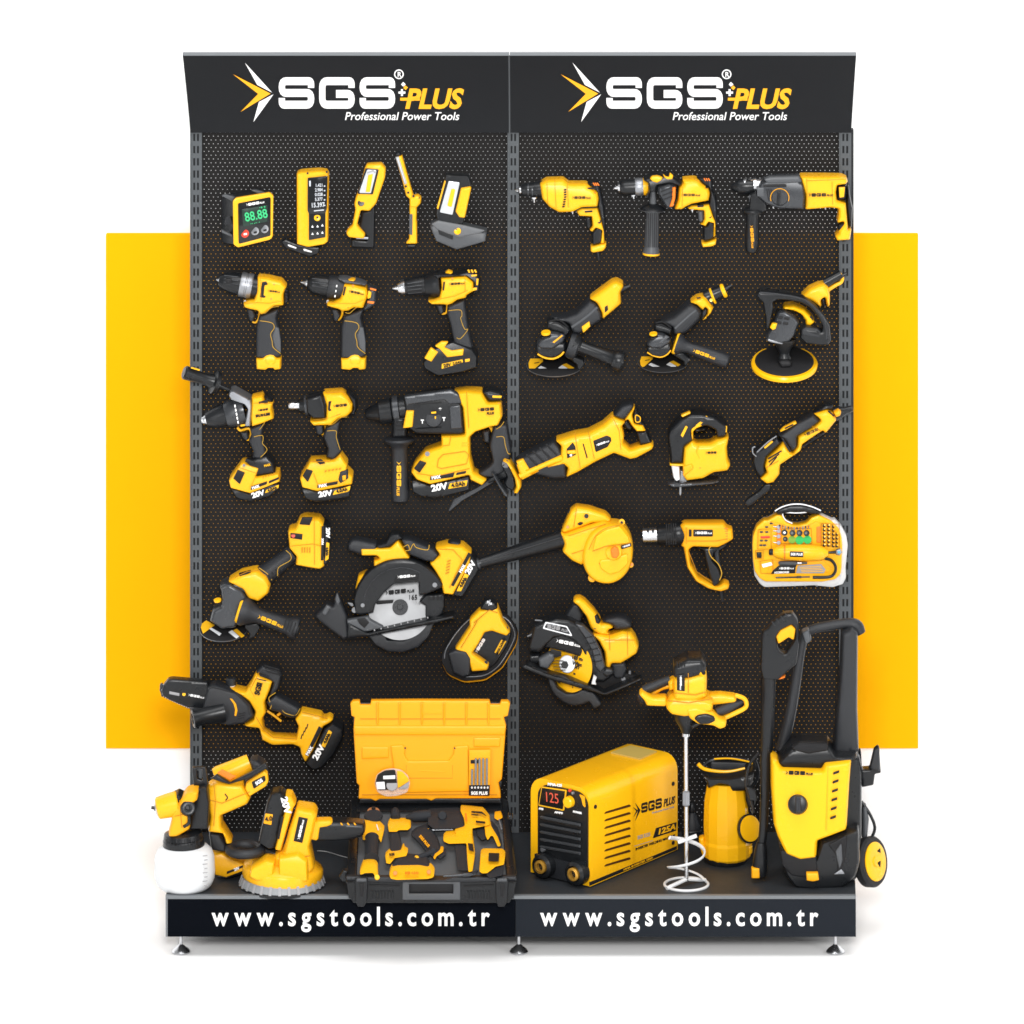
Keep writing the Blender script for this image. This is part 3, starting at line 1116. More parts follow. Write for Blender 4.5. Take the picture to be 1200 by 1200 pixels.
t.part('selector', KT, t.O((622, 438), 0, 90, [(0, 0), (0, 32), (3, 30), (3, 0)], 16))
t.part('work_light', WP, t.O((405, 405), 60, 180, [(-2, 0), (-2, 24), (3, 20), (4, 0)], 4))
t.ln('body_line', [(430, 405), (540, 420), (700, 425), (800, 380)], 18.8, 2.4)
t.part('chuck_rib', DM, *[t.U([(235, 150 + i * 40), (400, 165 + i * 46)], 3.6, 25 - abs(i - 1) * 4, 6) for i in range(3)])
t.v = C
drill_grip(t, 567)


def pack(t, yel, blk, dz=0, tk=17, win=None, label=None, name='battery'):
    """battery foot: yellow shell over a black pack"""
    b = t.part(name, K, t.P(blk, tk, dz, 8, 5, .6))
    s_ = t.part('battery_shell', Y, t.P(yel, tk + 1.2, dz, 8, 5, .55))
    if win:
        t.part('battery_button', KT, t.B(win, 1.2, dz + tk + .6, 5, .4), on=s_)
    return b


def volt(t, on, x, y, h, ang, dz, txt='20V'):
    t.part('voltage_mark', WH, t.X(txt, x, y, h, ang, dz, 0.035, 1.15), on=on)


Dv = Zv(410, 300, 620)
t = Thing('combi_drill', 'cordless drill with ribbed black chuck standing on a dark slide battery with yellow flashes', 'drill', Dv, 0.055)
ax = ((285, 217), (605, 186))
t.part('chuck_tip', SM, t.T(*ax, [(0, 5), (.06, 14), (.12, 20), (.12, 38), (.2, 50), (.29, 54), (.3, 54)]))
t.part('chuck', K, t.T(*ax, [(.24, 0), (.24, 50), (.3, 58), (.5, 63), (.7, 70), (.7, 0)]))
t.part('chuck_rib', DM, *[t.U([(385 + i * 2, 186 + i * 22), (480, 172 + i * 24)], 3, 20 - abs(i - 1.2) * 4, 6) for i in range(4)])
t.part('torque_collar', K, t.T(*ax, [(.68, 0), (.68, 70), (.7, 76), (.82, 82), (.84, 88), (.98, 94), (.99, 90), (1.0, 0)], n=36))
t.part('body', Y, t.P([(608, 130), (780, 120), (830, 160), (832, 222), (785, 250), (780, 268), (720, 282), (690, 305), (655, 318), (630, 312), (548, 310), (518, 285), (560, 280), (600, 262), (614, 200)], 18, 0, 9, 11))
t.part('trigger_guard', Y, t.U([(642, 300), (652, 335), (645, 378), (615, 388)], [9, 8, 8, 6], 0, 8))
t.part('top_cover', K, t.P([(556, 105), (640, 97), (720, 103), (800, 85), (852, 96), (876, 150), (872, 218), (800, 262), (790, 250), (834, 222), (828, 160), (780, 122), (608, 132), (590, 150)], 16, -1, 9, 7))
t.part('mode_switch', Y, t.P([(632, 112), (660, 90), (692, 104), (680, 118)], 8, 6, 6))
t.part('rear_stripe', Y, *[t.B([(786 + i * 22, 92), (798 + i * 22, 90), (808 + i * 22, 110), (796 + i * 22, 112)], 1, 15, 3, .3) for i in range(3)])
t.part('rear_stripe', Y, t.B([(812, 126), (852, 122), (850, 134), (814, 138)], 1, 15, 3, .3), t.B([(848, 150), (862, 152), (858, 195), (846, 196)], 1, 14, 3, .3), t.B([(800, 220), (852, 208), (850, 226), (806, 238)], 1, 14, 3, .3))
t.part('air_vent', KT, t.B([(626, 172), (638, 172), (632, 232), (620, 230)], 1, 17, 4, .3))
t.logo(716, 186, 100, KT, 4, 17.8)
screws(t, [(686, 152), (688, 236)], 7, 17.6, OR)
t.ln('body_line', [(530, 296), (620, 285), (700, 270), (790, 230)], 18.8, 1.8)
t.ln('body_line', [(770, 128), (772, 240)], 18.4, 1.8)
t.part('trigger', KG, t.P([(576, 318), (622, 318), (636, 360), (615, 388), (596, 375), (586, 345)], 8, 0, 10))
t.part('grip', KG, t.P([(650, 378), (655, 320), (690, 305), (772, 275), (780, 340), (800, 480), (828, 600), (800, 640), (680, 600), (692, 555), (672, 450)], 14, 0, 12, 9))
t.part('grip_seam', SEAM, t.U([(660, 366), (740, 362), (750, 400), (742, 420), (768, 488), (790, 492), (742, 552), (715, 548)], 1.9, 14.5, 6))
b = t.part('battery', K, t.P([(490, 690), (556, 602), (690, 552), (822, 600), (858, 650), (855, 728), (760, 760), (590, 787), (500, 735)], 19, 0, 12, 6, .5))
t.part('battery_shell', Y, t.P([(568, 600), (612, 570), (662, 570), (634, 608), (682, 630), (764, 618), (758, 662), (652, 676), (600, 618)], 4, 17, 6, 3), on=b)
t.part('battery_button', Y, t.P([(542, 610), (592, 640), (546, 706), (498, 682)], 4, 17, 5, 3), on=b)
t.part('battery_label', YT, t.B([(616, 722), (754, 692), (758, 712), (614, 756)], .6, 19.2, 4, .2), on=b)
t.part('voltage_mark', KT, t.X('20V', 652, 732, 22, 12, 20, 0.03), t.X('2.0Ah', 718, 716, 18, 12, 20, 0.02), on=b)
t.part('battery_contact', Y, t.B([(788, 632), (810, 630), (808, 646), (788, 648)], 1, 17, 2, .3), t.B([(770, 690), (804, 684), (802, 704), (772, 710)], 1, 18, 2, .3), t.B([(818, 680), (842, 676), (840, 726), (820, 730), (830, 708)], 1, 17, 2, .3), on=b)

# ------------------------------------------------------------------ left bay, third row
E5 = Zv(210, 420, 420)
t = Thing('hammer_drill', 'cordless hammer drill with grey clamp and long black side handle reaching past the frame', 'drill', E5, 0.06)
ax = ((148, 418), (470, 335))
t.part('chuck_tip', SM, t.T(*ax, [(0, 12), (.02, 22), (.05, 24), (.1, 34), (.14, 34)], 2, 0), t.O((172, 412), 60, 195, [(0, 0), (0, 12), (14, 9), (14, 0)], 4, 12))
t.part('chuck', K, t.T(*ax, [(.1, 0), (.1, 42), (.22, 60), (.36, 74), (.5, 80), (.5, 0)], 2, 0))
t.part('gear_sleeve', DM, t.T(*ax, [(.5, 0), (.5, 76), (.53, 86), (.7, 95), (.74, 100), (.82, 102), (.9, 100), (.9, 0)], 2, 0, 40))
t.part('torque_marks', WH, *[t.B([(368 + i * 5, 312 + i * 27), (376 + i * 5, 308 + i * 27), (380 + i * 5, 326 + i * 27), (372 + i * 5, 330 + i * 27)], .4, 26.5 - abs(i - 2) * 1.2, 1, .1) for i in range(5)])
t.part('handle_clamp', GM, t.P([(345, 200), (370, 195), (486, 258), (492, 300), (482, 438), (440, 440), (462, 320), (440, 290), (352, 262), (335, 232)], 17, 2, 8, 4, .5))
screws(t, [(470, 268)], 9, 18.6, KT)
t.part('side_bar', K, t.T((345, 215), (225, 160), [(0, 14), (1, 14)], 6, 14))
h = t.part('side_handle', K, t.T((262, 165), (30, 92), [(.0, 30), (.02, 75), (.14, 82), (.17, 50), (.3, 40), (.5, 38), (.8, 45), (.96, 46), (1, 36)], 8, 20))
t.part('handle_stripe', YT, t.B([(75, 64), (82, 58), (140, 74), (136, 82)], 1.5, 24, 3, .4), on=h)
t.part('body', Y, t.P([(488, 246), (560, 232), (580, 272), (634, 280), (624, 320), (636, 392), (600, 404), (560, 420), (490, 442), (478, 380)], 17, 0, 8, 9))
t.part('rear_cover', K, t.P([(568, 242), (600, 240), (628, 258), (634, 284), (580, 278)], 14, -1, 8))
t.part('air_vent', KT, t.B([(532, 290), (590, 276), (594, 296), (574, 302), (560, 298), (534, 306)], .8, 16.6, 3, .2))
t.logo(562, 345, 66, KT, 8, 16.8, plus=False)
t.part('model_mark', KT, t.X('BRUSHLESS', 560, 380, 16, 9, 16.8, 0.04, 0.85))
t.part('selector', YT, t.B([(410, 444), (468, 434), (468, 446), (412, 456)], 1.2, 13, 3, .3))
t.part('trigger_guard', Y, t.U([(390, 462), (412, 482), (465, 470), (482, 500), (468, 540), (450, 545)], [8, 9, 9, 9, 8, 6], 2, 8))
t.part('trigger', KG, t.P([(412, 484), (462, 480), (472, 530), (448, 545), (424, 522)], 8, 0, 8))
t.part('grip', KG, t.P([(474, 452), (580, 410), (568, 460), (562, 500), (592, 620), (560, 668), (490, 652), (500, 612), (468, 540), (486, 500)], 14, 0, 10, 9))
t.part('grip_seam', SEAM, t.U([(500, 525), (555, 516), (562, 545), (558, 570), (588, 612), (545, 662)], 1.9, 14.5, 6), t.U([(505, 482), (540, 474), (575, 425)], 1.9, 13.5, 6))
t.part('foot', K, t.P([(450, 668), (510, 650), (590, 628), (640, 680), (650, 752), (520, 778), (480, 720)], 17, 0, 10, 8))
b = t.part('battery', K, t.P([(340, 835), (470, 880), (668, 800), (672, 850), (610, 905), (485, 942), (392, 912)], 19, 0, 10, 5, .6))
s_ = t.part('battery_shell', Y, t.P([(338, 795), (420, 682), (442, 676), (542, 712), (516, 772), (640, 748), (672, 748), (680, 802), (484, 886), (350, 846)], 20, 0, 8, 5, .6))
t.part('battery_button', KT, t.B([(392, 745), (440, 764), (406, 842), (362, 802)], 1.5, 19.6, 5, .5), on=s_)
t.part('brand_plate', KT, t.B([(448, 670), (514, 694), (500, 718), (440, 690)], 1, 19.4, 3, .3), on=s_)
screws(t, [(434, 716)], 10, 20, ZN)
t.part('label_strip', KT, t.B([(482, 858), (590, 822), (586, 842), (478, 882)], .8, 20, 2, .3), t.B([(602, 820), (668, 794), (668, 808), (600, 838)], .8, 20, 2, .3), on=s_)
t.part('label_text', WH, t.X('MAX', 512, 862, 16, 18, 21, 0.04), on=s_)
volt(t, b, 528, 908, 32, 16, 19.2)
t.part('label_flash', YT, t.B([(584, 880), (668, 845), (664, 868), (640, 880), (574, 902)], .6, 19.2, 3, .2), on=b)
t.part('capacity_mark', KT, t.X('4.0Ah', 622, 876, 19, 20, 20, 0.03), on=b)

t.ln('body_line', [(498, 300), (630, 300)], 17.8, 1.8)
t.ln('shell_line', [(400, 730), (520, 770), (480, 860)], 21.4, 2)
t.row('shell_vents', LINE, [(560, 790), (566, 788), (566, 802), (560, 804)], 5, 18, -6, 20.6)
t.part('foot_text', YT, t.X('MAX', 590, 716, 14, 14, 18, 0.03))
t = Thing('impact_wrench', 'cordless impact wrench with tapered black nose and square silver anvil', 'impact wrench', E5, 0.06)
t.part('anvil', SM, t.T((730, 318), (830, 312), [(0, 12), (.05, 22), (.3, 28), (.35, 26), (.8, 26), (1, 28)]), t.B([(768, 296), (805, 294), (806, 326), (770, 328)], 6, 3, 3))
t.part('nose_cone', K, t.T((790, 320), (985, 302), [(0, 0), (0, 28), (.05, 42), (.25, 52), (.45, 76), (.75, 88), (1, 92)]))
t.part('nose_boot', K, t.P([(850, 250), (960, 222), (985, 300), (985, 388), (900, 388), (856, 350)], 16, 4, 14, 9))
t.part('body', Y, t.P([(962, 214), (1090, 208), (1136, 240), (1165, 292), (1160, 340), (1130, 372), (1072, 386), (1022, 430), (902, 434), (872, 398), (985, 385), (988, 300)], 19, 0, 10, 12))
t.part('rear_cap', K, t.P([(1112, 208), (1155, 218), (1192, 260), (1196, 320), (1180, 362), (1132, 374), (1166, 320), (1150, 262)], 15, -2, 10))
t.part('air_vent', KT, t.B([(1000, 288), (1022, 284), (1016, 300), (1012, 335), (1024, 346), (1004, 356), (996, 340)], .8, 18.2, 3, .2))
t.logo(1078, 316, 92, KT, 6, 18.6, plus=False)
t.part('selector', KT, t.B([(975, 412), (1015, 404), (1015, 415), (975, 423)], 1, 15, 3, .3))
t.part('trigger_guard', Y, t.U([(968, 425), (982, 462), (978, 496), (952, 508)], [8, 9, 8, 6], 0, 8))
t.part('trigger', KG, t.P([(908, 436), (966, 434), (972, 490), (946, 510), (920, 495)], 8, 0, 8))
t.part('grip', KG, t.P([(985, 442), (1090, 392), (1076, 450), (1068, 500), (1092, 612), (1040, 668), (985, 650), (996, 592), (965, 512)], 14, 0, 10, 9))
t.part('grip_seam', SEAM, t.U([(990, 486), (1050, 486), (1052, 530), (1078, 612)], 1.9, 14.5, 6), t.U([(995, 445), (1030, 440), (1080, 398), (1125, 392)], 1.9, 13.5, 6))
b = t.part('battery', K, t.P([(815, 835), (930, 866), (1160, 820), (1148, 900), (1060, 928), (920, 944), (850, 915)], 19, 0, 10, 5, .6))
s_ = t.part('battery_shell', Y, t.P([(812, 782), (872, 682), (880, 668), (1040, 660), (1082, 622), (1100, 650), (1130, 692), (1126, 732), (1166, 770), (1162, 824), (930, 872), (828, 842)], 20, 0, 8, 6, .6))
t.part('battery_button', KT, t.B([(852, 740), (896, 752), (862, 828), (826, 785)], 1.5, 19.6, 5, .5), on=s_)
t.part('brand_plate', KT, t.B([(912, 678), (950, 674), (980, 702), (942, 710)], 1, 19.4, 3, .3), on=s_)
t.part('battery_clip', KG, t.P([(1078, 755), (1130, 740), (1134, 800), (1080, 835), (1066, 810)], 4, 18, 8, 3), on=s_)
t.part('clip_pad', YD, t.P([(1092, 785), (1118, 780), (1116, 812), (1094, 818)], 2, 22, 5), on=s_)
t.part('label_strip', KT, t.B([(926, 848), (1062, 822), (1060, 842), (924, 868)], .8, 20, 2, .3), on=s_)
t.part('label_text', WH, t.X('MAX', 962, 852, 17, 10, 21, 0.04), on=s_)
volt(t, b, 978, 906, 34, 8, 19.2)
t.part('label_flash', YT, t.B([(1040, 886), (1148, 852), (1142, 880), (1130, 892), (1028, 914)], .6, 19.2, 3, .2), on=b)
t.part('capacity_mark', KT, t.X('4.0Ah', 1088, 884, 22, 13, 20, 0.03), on=b)

t.ln('body_line', [(985, 230), (1100, 222), (1150, 300)], 19.6, 1.8)
t.ln('body_line', [(900, 412), (1000, 400), (1080, 372)], 18.4, 1.8)
t.row('shell_vents', LINE, [(975, 752), (990, 748), (986, 758), (972, 762)], 5, 24, -4, 21.2)
t.ln('shell_line', [(880, 690), (1000, 690), (1090, 650)], 21, 2)
t.ln('shell_line', [(900, 770), (930, 850)], 21, 2)
t.part('nose_ring', DM, t.T((842, 316), (860, 314), [(0, 0), (0, 66), (1, 72), (1, 0)]))
F = Zv(400, 430, 620)
t = Thing('cordless_rotary_hammer', 'big cordless rotary hammer with ribbed black gearbox, down-pointing side handle and 20V battery', 'rotary hammer', F, 0.06)
t.part('chuck', K, t.T((152, 302), (430, 262), [(0, 0), (0, 22), (.03, 34), (.3, 62), (.34, 76), (.6, 82), (.62, 74), (.64, 84), (.78, 86), (.8, 76), (1, 76)]))
t.part('chuck_ring', DM, t.T((152, 302), (430, 262), [(.66, 0), (.66, 88), (.78, 89), (.78, 0)]))
t.part('gearbox', K, t.P([(398, 185), (560, 158), (700, 140), (752, 165), (778, 240), (792, 400), (760, 415), (480, 412), (436, 380), (408, 250)], 20, 0, 14, 9))
t.part('gearbox_shoulder', DM, t.P([(400, 182), (700, 140), (752, 168), (772, 230), (690, 235), (660, 205), (440, 235), (420, 250)], 6, 15, 8, 4))
t.part('chuck_lever', Y, t.P([(416, 274), (466, 274), (456, 380), (394, 388)], 6, 18, 6, 3))
k_ = t.part('mode_dial', KG, t.O((590, 330), 0, 90, [(-2, 0), (-2, 56), (14, 52), (18, 44), (16, 0)], 18))
t.part('dial_mark', YT, t.B([(574, 288), (606, 284), (606, 296), (576, 298)], .8, 23, 2, .2), t.B([(596, 316), (606, 316), (604, 332), (598, 332)], .6, 23, 2, .2), on=k_)
t.part('gearbox_marks', WH, t.X('T', 518, 350, 22, 0, 20, 0.03), t.X('T', 656, 334, 22, 0, 20, 0.03), t.X('*', 632, 276, 26, 0, 20, 0.03))
t.part('body', Y, t.P([(715, 146), (800, 135), (900, 142), (940, 210), (1022, 205), (1032, 300), (1004, 356), (950, 366), (860, 396), (824, 430), (828, 560), (852, 655), (935, 702), (902, 742), (822, 702), (820, 672), (570, 732), (482, 702), (446, 655), (470, 600), (538, 522), (640, 486), (640, 420), (790, 412), (775, 240)], 20.5, 0, 12, 9, .3))
t.ln('body_line', [(620, 590), (650, 560), (790, 540), (815, 560), (800, 620), (640, 650), (612, 640), (620, 590)], 21, 2.4)
t.ln('body_line', [(650, 505), (690, 500), (700, 440)], 21, 2.2)
t.ln('body_line', [(800, 160), (815, 390)], 21, 2.2)
t.ln('body_line', [(480, 680), (600, 700), (820, 650)], 21, 2.2)
t.row('gearbox_ribs', KT, [(470, 235), (640, 222), (640, 230), (470, 243)], 2, 0, 165, 20.4)
t.part('gearbox_step', DM, t.P([(690, 250), (760, 240), (770, 390), (700, 395)], 3, 20, 6, 2))
t.row('clamp_ribs', KT, [(340, 330), (410, 326), (410, 332), (340, 336)], 4, 0, 24, 14.4)
t.part('rear_cover', K, t.P([(896, 142), (950, 126), (1030, 148), (1036, 204), (942, 212)], 16, 0, 12))
t.part('cover_flash', YT, t.B([(966, 182), (1026, 184), (1022, 198), (966, 196)], .8, 15.6, 3, .2))
t.logo(925, 272, 105, KT, 4, 20.4, plus=False)
t.part('model_mark', KT, t.X('PLUS', 952, 298, 15, 4, 20.6, 0.03, 1, .2))
screws(t, [(1006, 238), (1010, 266), (1014, 294)], 8, 18, RD, 'vent_slot')
t.part('motor_vents', YD, t.B([(768, 484), (818, 482), (818, 488), (770, 491)], .6, 20.5, 1, .2), t.B([(768, 500), (818, 498), (818, 504), (770, 507)], .6, 20.5, 1, .2))
t.part('rear_handle', KG, t.P([(970, 370), (1010, 350), (1062, 352), (1072, 420), (1090, 520), (1080, 590), (1042, 662), (960, 694), (905, 690), (868, 668), (940, 622), (968, 590), (945, 490)], 14, 0, 12, 9))
t.part('handle_seam', SEAM, t.U([(990, 398), (1020, 378), (1040, 350)], 1.9, 14.5, 6), t.U([(990, 448), (1036, 448), (1048, 500), (1064, 550), (1080, 556)], 1.9, 14.5, 6))
t.part('trigger', KG, t.P([(900, 402), (948, 396), (952, 480), (912, 474)], 8, 1, 8))
t.part('trigger_guard', Y, t.U([(950, 376), (972, 420), (980, 460), (962, 482)], [11, 12, 12, 8], 2, 8))
b = t.part('battery', K, t.P([(450, 700), (482, 702), (570, 732), (820, 672), (824, 762), (602, 822), (502, 802), (458, 772)], 20, 0, 10, 5, .6))
t.part('battery_button', KT, t.B([(502, 598), (545, 612), (500, 676), (464, 648)], 1.5, 19.6, 5, .5))
screws(t, [(550, 556)], 15, 20, ZN)
t.part('label_strip', KT, t.B([(570, 700), (724, 674), (716, 704), (566, 724)], .8, 20.4, 3, .3), t.B([(738, 676), (798, 664), (796, 680), (732, 692)], .8, 20.4, 3, .3))
t.part('label_text', WH, t.X('MAX', 606, 706, 18, 10, 21.4, 0.04))
volt(t, b, 626, 768, 38, 10, 20.2)
t.part('label_flash', YT, t.B([(694, 744), (806, 724), (800, 760), (682, 780)], .6, 20.2, 3, .2), on=b)
t.part('capacity_mark', KT, t.X('4.0Ah', 746, 752, 26, 9, 21, 0.03), on=b)
t.part('handle_clamp', K, t.P([(328, 300), (420, 300), (424, 440), (322, 445)], 16, -2, 10))
h = t.part('side_handle', KG, t.T((370, 445), (378, 858), [(0, 40), (.02, 92), (.05, 98), (.08, 90), (.13, 60), (.2, 50), (.6, 54), (.9, 58), (.98, 54), (1, 40)], 6))
g = join2(off2(([(0.0, 1.05), (0.62, 0.5), (0.0, -0.05), (0.38, 0.5)], [(0, 3, 1), (3, 2, 1)]), 0, 0), off2(SGS, 0.85, 0))
t.logo(368, 715, 215, YT, -90, 27, h)

# ------------------------------------------------------------------ left bay, fourth row
Gv = Zv(220, 590, 420)


def grinder_disc(t, c, a, tilt, scale, lab=True):
    """round grinding disc lying under the guard, with its printed sectors"""
    k = t.v[2]
    d = t.part('grinding_disc', KM, t.O(c, tilt, 90, [(-5, 0), (-5, a * .97), (0, a), (4, a * .97), (4, 0)], 0, 56))
    t.part('disc_edge', GM, t.O(c, tilt, 90, [(-7, a * .9), (-6, a * 1.0), (-1, a * 1.015), (0, a * .99)], 0, 56), on=d)
    return d


def disc_patch(t, on, name, m, pts, c, tilt, lift=2.0):
    old = t.tilt
    tt = math.tan(math.radians(tilt + 16.7))
    t.tilt = (c[0], c[1], 0, tt / (1 + 0.3 * tt) * t.v[2])
    t.part(name, m, t.B(pts, .3, lift, 1, .1), on=on)
    t.tilt = old


t = Thing('cordless_grinder', 'cordless angle grinder with big yellow 20V battery and black side handle', 'angle grinder', Gv, 0.065)
dc = (252, 880)
d = grinder_disc(t, dc, 166, 57, 1)
disc_patch(t, d, 'disc_label', YT, [(92, 872), (100, 845), (130, 822), (190, 855), (108, 915)], dc, 57, 3)
disc_patch(t, d, 'disc_print', WP, [(150, 880), (165, 872), (238, 914), (222, 930)], dc, 57, 3)
disc_patch(t, d, 'disc_print', WP, [(286, 905), (312, 890), (362, 935), (342, 950)], dc, 57, 3)
disc_patch(t, d, 'disc_flash', YT, [(318, 892), (345, 880), (400, 930), (378, 944)], dc, 57, 3)
t.part('wheel_guard', K, t.P([(400, 835), (500, 828), (516, 868), (472, 936), (426, 946), (440, 905), (400, 870)], 8, 2, 14, 6))
t.part('gear_head', DM, t.P([(225, 558), (262, 535), (305, 535), (392, 582), (432, 652), (410, 720), (345, 850), (250, 862), (158, 805), (180, 722), (245, 690), (240, 600)], 20, 2, 14, 12))
t.part('head_rib', K, t.U([(240, 600), (330, 580), (400, 620)], 12, 16, 8), t.U([(250, 660), (300, 690), (230, 740)], 9, 18, 8))
t.part('head_plate', G, t.B([(240, 728), (300, 670), (318, 678), (256, 738)], 1.5, 20, 4))
t.part('spindle_lock', YE, t.O((210, 680), 58, 100, [(-6, 0), (-6, 26), (6, 26), (8, 20), (8, 0)], 16))
t.part('body', Y, t.P([(288, 526), (380, 470), (488, 446), (560, 490), (586, 560), (572, 612), (502, 670), (430, 650), (392, 582), (305, 538)], 20, 1, 14, 16))
t.part('slide_switch', KT, t.P([(358, 492), (395, 482), (440, 470), (446, 480), (410, 500), (370, 514)], 5, 14, 6))
t.logo(530, 598, 90, KT, 28, 17, plus=False)
t.part('grip', KG, t.T((520, 520), (745, 345), [(0, 78), (.1, 74), (.6, 62), (.85, 60), (1, 64)], 0, 0))
t.part('grip_seam', SEAM, t.U([(500, 452), (560, 495), (592, 540)], 2.5, 22, 6), t.U([(632, 510), (640, 450), (720, 400), (722, 360), (690, 330)], 2.1, 24, 6))
b = t.part('battery', K, t.P([(952, 118), (985, 130), (1003, 165), (992, 395), (960, 412), (950, 400)], 17, -1, 8, 5, .6))
s_ = t.part('battery_shell', Y, t.P([(708, 182), (716, 165), (758, 155), (788, 95), (830, 78), (930, 86), (962, 125), (966, 420), (935, 440), (882, 432), (762, 412), (768, 352), (718, 296)], 20, 0, 10, 9, .35))
t.part('battery_button', KT, t.B([(806, 96), (880, 96), (858, 152), (784, 146)], 1.5, 19.2, 5, .5), on=s_)
p_ = t.part('brand_plate', KT, t.B([(722, 208), (808, 214), (804, 255), (722, 242)], 1, 19.6, 3, .3), on=s_)
t.part('plate_dot', RD, t.O((742, 226), 0, 90, [(0, 0), (0, 14), (2, 13), (2, 0)], 20.6), on=s_)
t.part('label_strip', KT, t.B([(942, 160), (960, 160), (954, 398), (936, 400)], .8, 19.5, 3, .3), on=s_)
t.part('label_text', WH, t.X('MAX', 948, 268, 14, 90, 20.5, 0.04), on=s_)
volt(t, b, 986, 208, 26, -90, 16.4)
t.part('label_flash', YT, t.B([(974, 272), (996, 278), (990, 390), (966, 405)], .6, 16.2, 3, .2), on=b)
t.part('capacity_mark', KT, t.X('4.0Ah', 980, 338, 17, -90, 17, 0.03), on=b)
t.part('handle_flange', YE, t.T((352, 742), (385, 752), [(0, 0), (0, 88), (.3, 96), (1, 96), (1, 0)], 12, 12, 40))
h = t.part('side_handle', KG, t.T((378, 750), (775, 880), [(0, 0), (0, 102), (.06, 104), (.16, 80), (.28, 54), (.4, 52), (.6, 56), (.84, 62), (.88, 74), (.97, 76), (1, 70), (1, 44), (.94, 40), (.94, 0)], 14, 22, 36))
t.logo(585, 832, 190, YT, -22, 42, h)

t.ln('body_line', [(330, 520), (420, 478), (500, 470), (560, 520)], 21.4, 2.2)
t.row('grip_ribs', KT, [(560, 505), (568, 498), (590, 530), (582, 536)], 4, 26, -20, 23)
t.ln('shell_line', [(728, 300), (880, 285), (940, 300)], 20.8, 2.2)
t.ln('shell_line', [(890, 100), (892, 430)], 20.6, 2.2)
t.row('shell_vents', LINE, [(800, 310), (808, 308), (808, 345), (800, 347)], 4, 18, 0, 20.4)
t.row('handle_ribs', KT, [(690, 812), (698, 815), (672, 890), (664, 887)], 4, 22, 8, 44)
Hv = Zv(360, 600, 620)


def arc(c, r, a0, a1, n=14, ry=None):
    ry = ry or r
    return [(c[0] + r * math.cos(math.radians(a0 + (a1 - a0) * i / n)), c[1] - ry * math.sin(math.radians(a0 + (a1 - a0) * i / n))) for i in range(n + 1)]


t = Thing('cordless_circular_saw', 'cordless circular saw with round silver blade, black guard and 20V battery', 'circular saw', Hv, 0.06)
c = (503, 515)
bl = t.part('saw_blade', BL, t.O(c, 3, 90, [(-2, 0), (-2, 172), (2, 172), (2, 0)], 5, 72))
t.part('blade_print', KT, t.X('165', 570, 462, 26, 0, 6, 0.0, .9), t.B([(365, 480), (468, 474), (462, 492), (378, 500)], .3, 6, 2, .1), t.B([(540, 538), (640, 528), (640, 536), (542, 546)], .3, 6, 1, .1), t.B([(470, 660), (580, 628), (582, 634), (474, 668)], .3, 6, 1, .1), on=bl)
t.part('blade_mark', GT, t.X('1.6', 598, 492, 18, 0, 6, 0.0), t.B([(350, 560), (420, 545), (430, 575), (360, 600)], .3, 6, 3, .1), t.B([(545, 560), (640, 548), (636, 556), (545, 570)], .3, 6, 1, .1), on=bl)
t.logo(500, 430, 155, KT, 6, 6, bl)
t.part('blade_hub', KG, t.O(c, 3, 90, [(-2, 0), (-2, 42), (6, 40), (6, 16), (12, 14), (12, 0)], 6))
t.part('upper_guard', K, t.P(arc((508, 500), 258, 172, 22, 18) + [(745, 370), (722, 405), (640, 440), (605, 440), (602, 365), (470, 378), (418, 424), (370, 490), (360, 535), (290, 550), (262, 540)], 12, 8, 4, 6, .4))
t.part('guard_rib', DM, t.U(arc((508, 510), 238, 165, 50, 8), 9, 16, 8))
t.part('guard_label', KT, t.B([(480, 352), (600, 336), (602, 364), (470, 378)], 1, 20.2, 3, .3))
t.logo(536, 348, 95, WH, 6, 21)
t.part('lower_guard', KG, t.P([(322, 650), (425, 640), (432, 684), (520, 688), (588, 656), (618, 602), (690, 588), (660, 668), (600, 726), (520, 754), (440, 750), (370, 714)], 7, 6, 10, 5))
t.part('spring_housing', K, t.P([(640, 440), (740, 435), (745, 500), (735, 545), (690, 575), (640, 560), (640, 500), (605, 480)], 8, 8, 8))
t.part('foot_plate', K, t.P([(222, 582), (330, 640), (560, 590), (790, 545), (806, 555), (700, 588), (330, 662), (220, 672)], 14, 14, 3, 3, .7))
t.part('plate_arm', G, t.P([(215, 580), (330, 560), (345, 580), (420, 620), (330, 642), (228, 652)], 5, 20, 6, 3))
t.part('arm_slot', KT, t.B([(268, 578), (312, 572), (335, 598), (310, 628), (282, 604)], .6, 25, 4, .2))
t.part('front_bracket', KG, t.P([(40, 552), (72, 520), (105, 488), (140, 500), (160, 420), (190, 482), (222, 560), (232, 662), (202, 682), (130, 630), (62, 578)], 12, 6, 8))
t.part('bracket_wing', G, t.P([(78, 545), (104, 500), (132, 512), (100, 560)], 3, 18, 6), t.P([(150, 470), (162, 430), (180, 480), (165, 510)], 3, 16, 5))
screws(t, [(256, 530)], 15, 16, ZN, 'wing_bolt')
t.part('bolt_plate', ZN, t.B([(215, 488), (245, 492), (252, 505), (240, 510)], 1.5, 16, 3))
t.part('front_knob', KG, t.P([(216, 170), (235, 140), (265, 135), (382, 158), (380, 215), (300, 226), (225, 200)], 13, 0, 16, 12))
t.part('handle', Y, t.P([(290, 182), (375, 182), (450, 180), (492, 138), (525, 185), (560, 240), (430, 256), (362, 298), (362, 252), (396, 240), (378, 224), (295, 224)], 14, 1, 8, 8))
t.part('handle_top', K, t.P([(368, 165), (425, 150), (450, 106), (496, 100), (525, 132), (494, 142), (450, 182), (390, 186)], 14, 0, 8, 8))
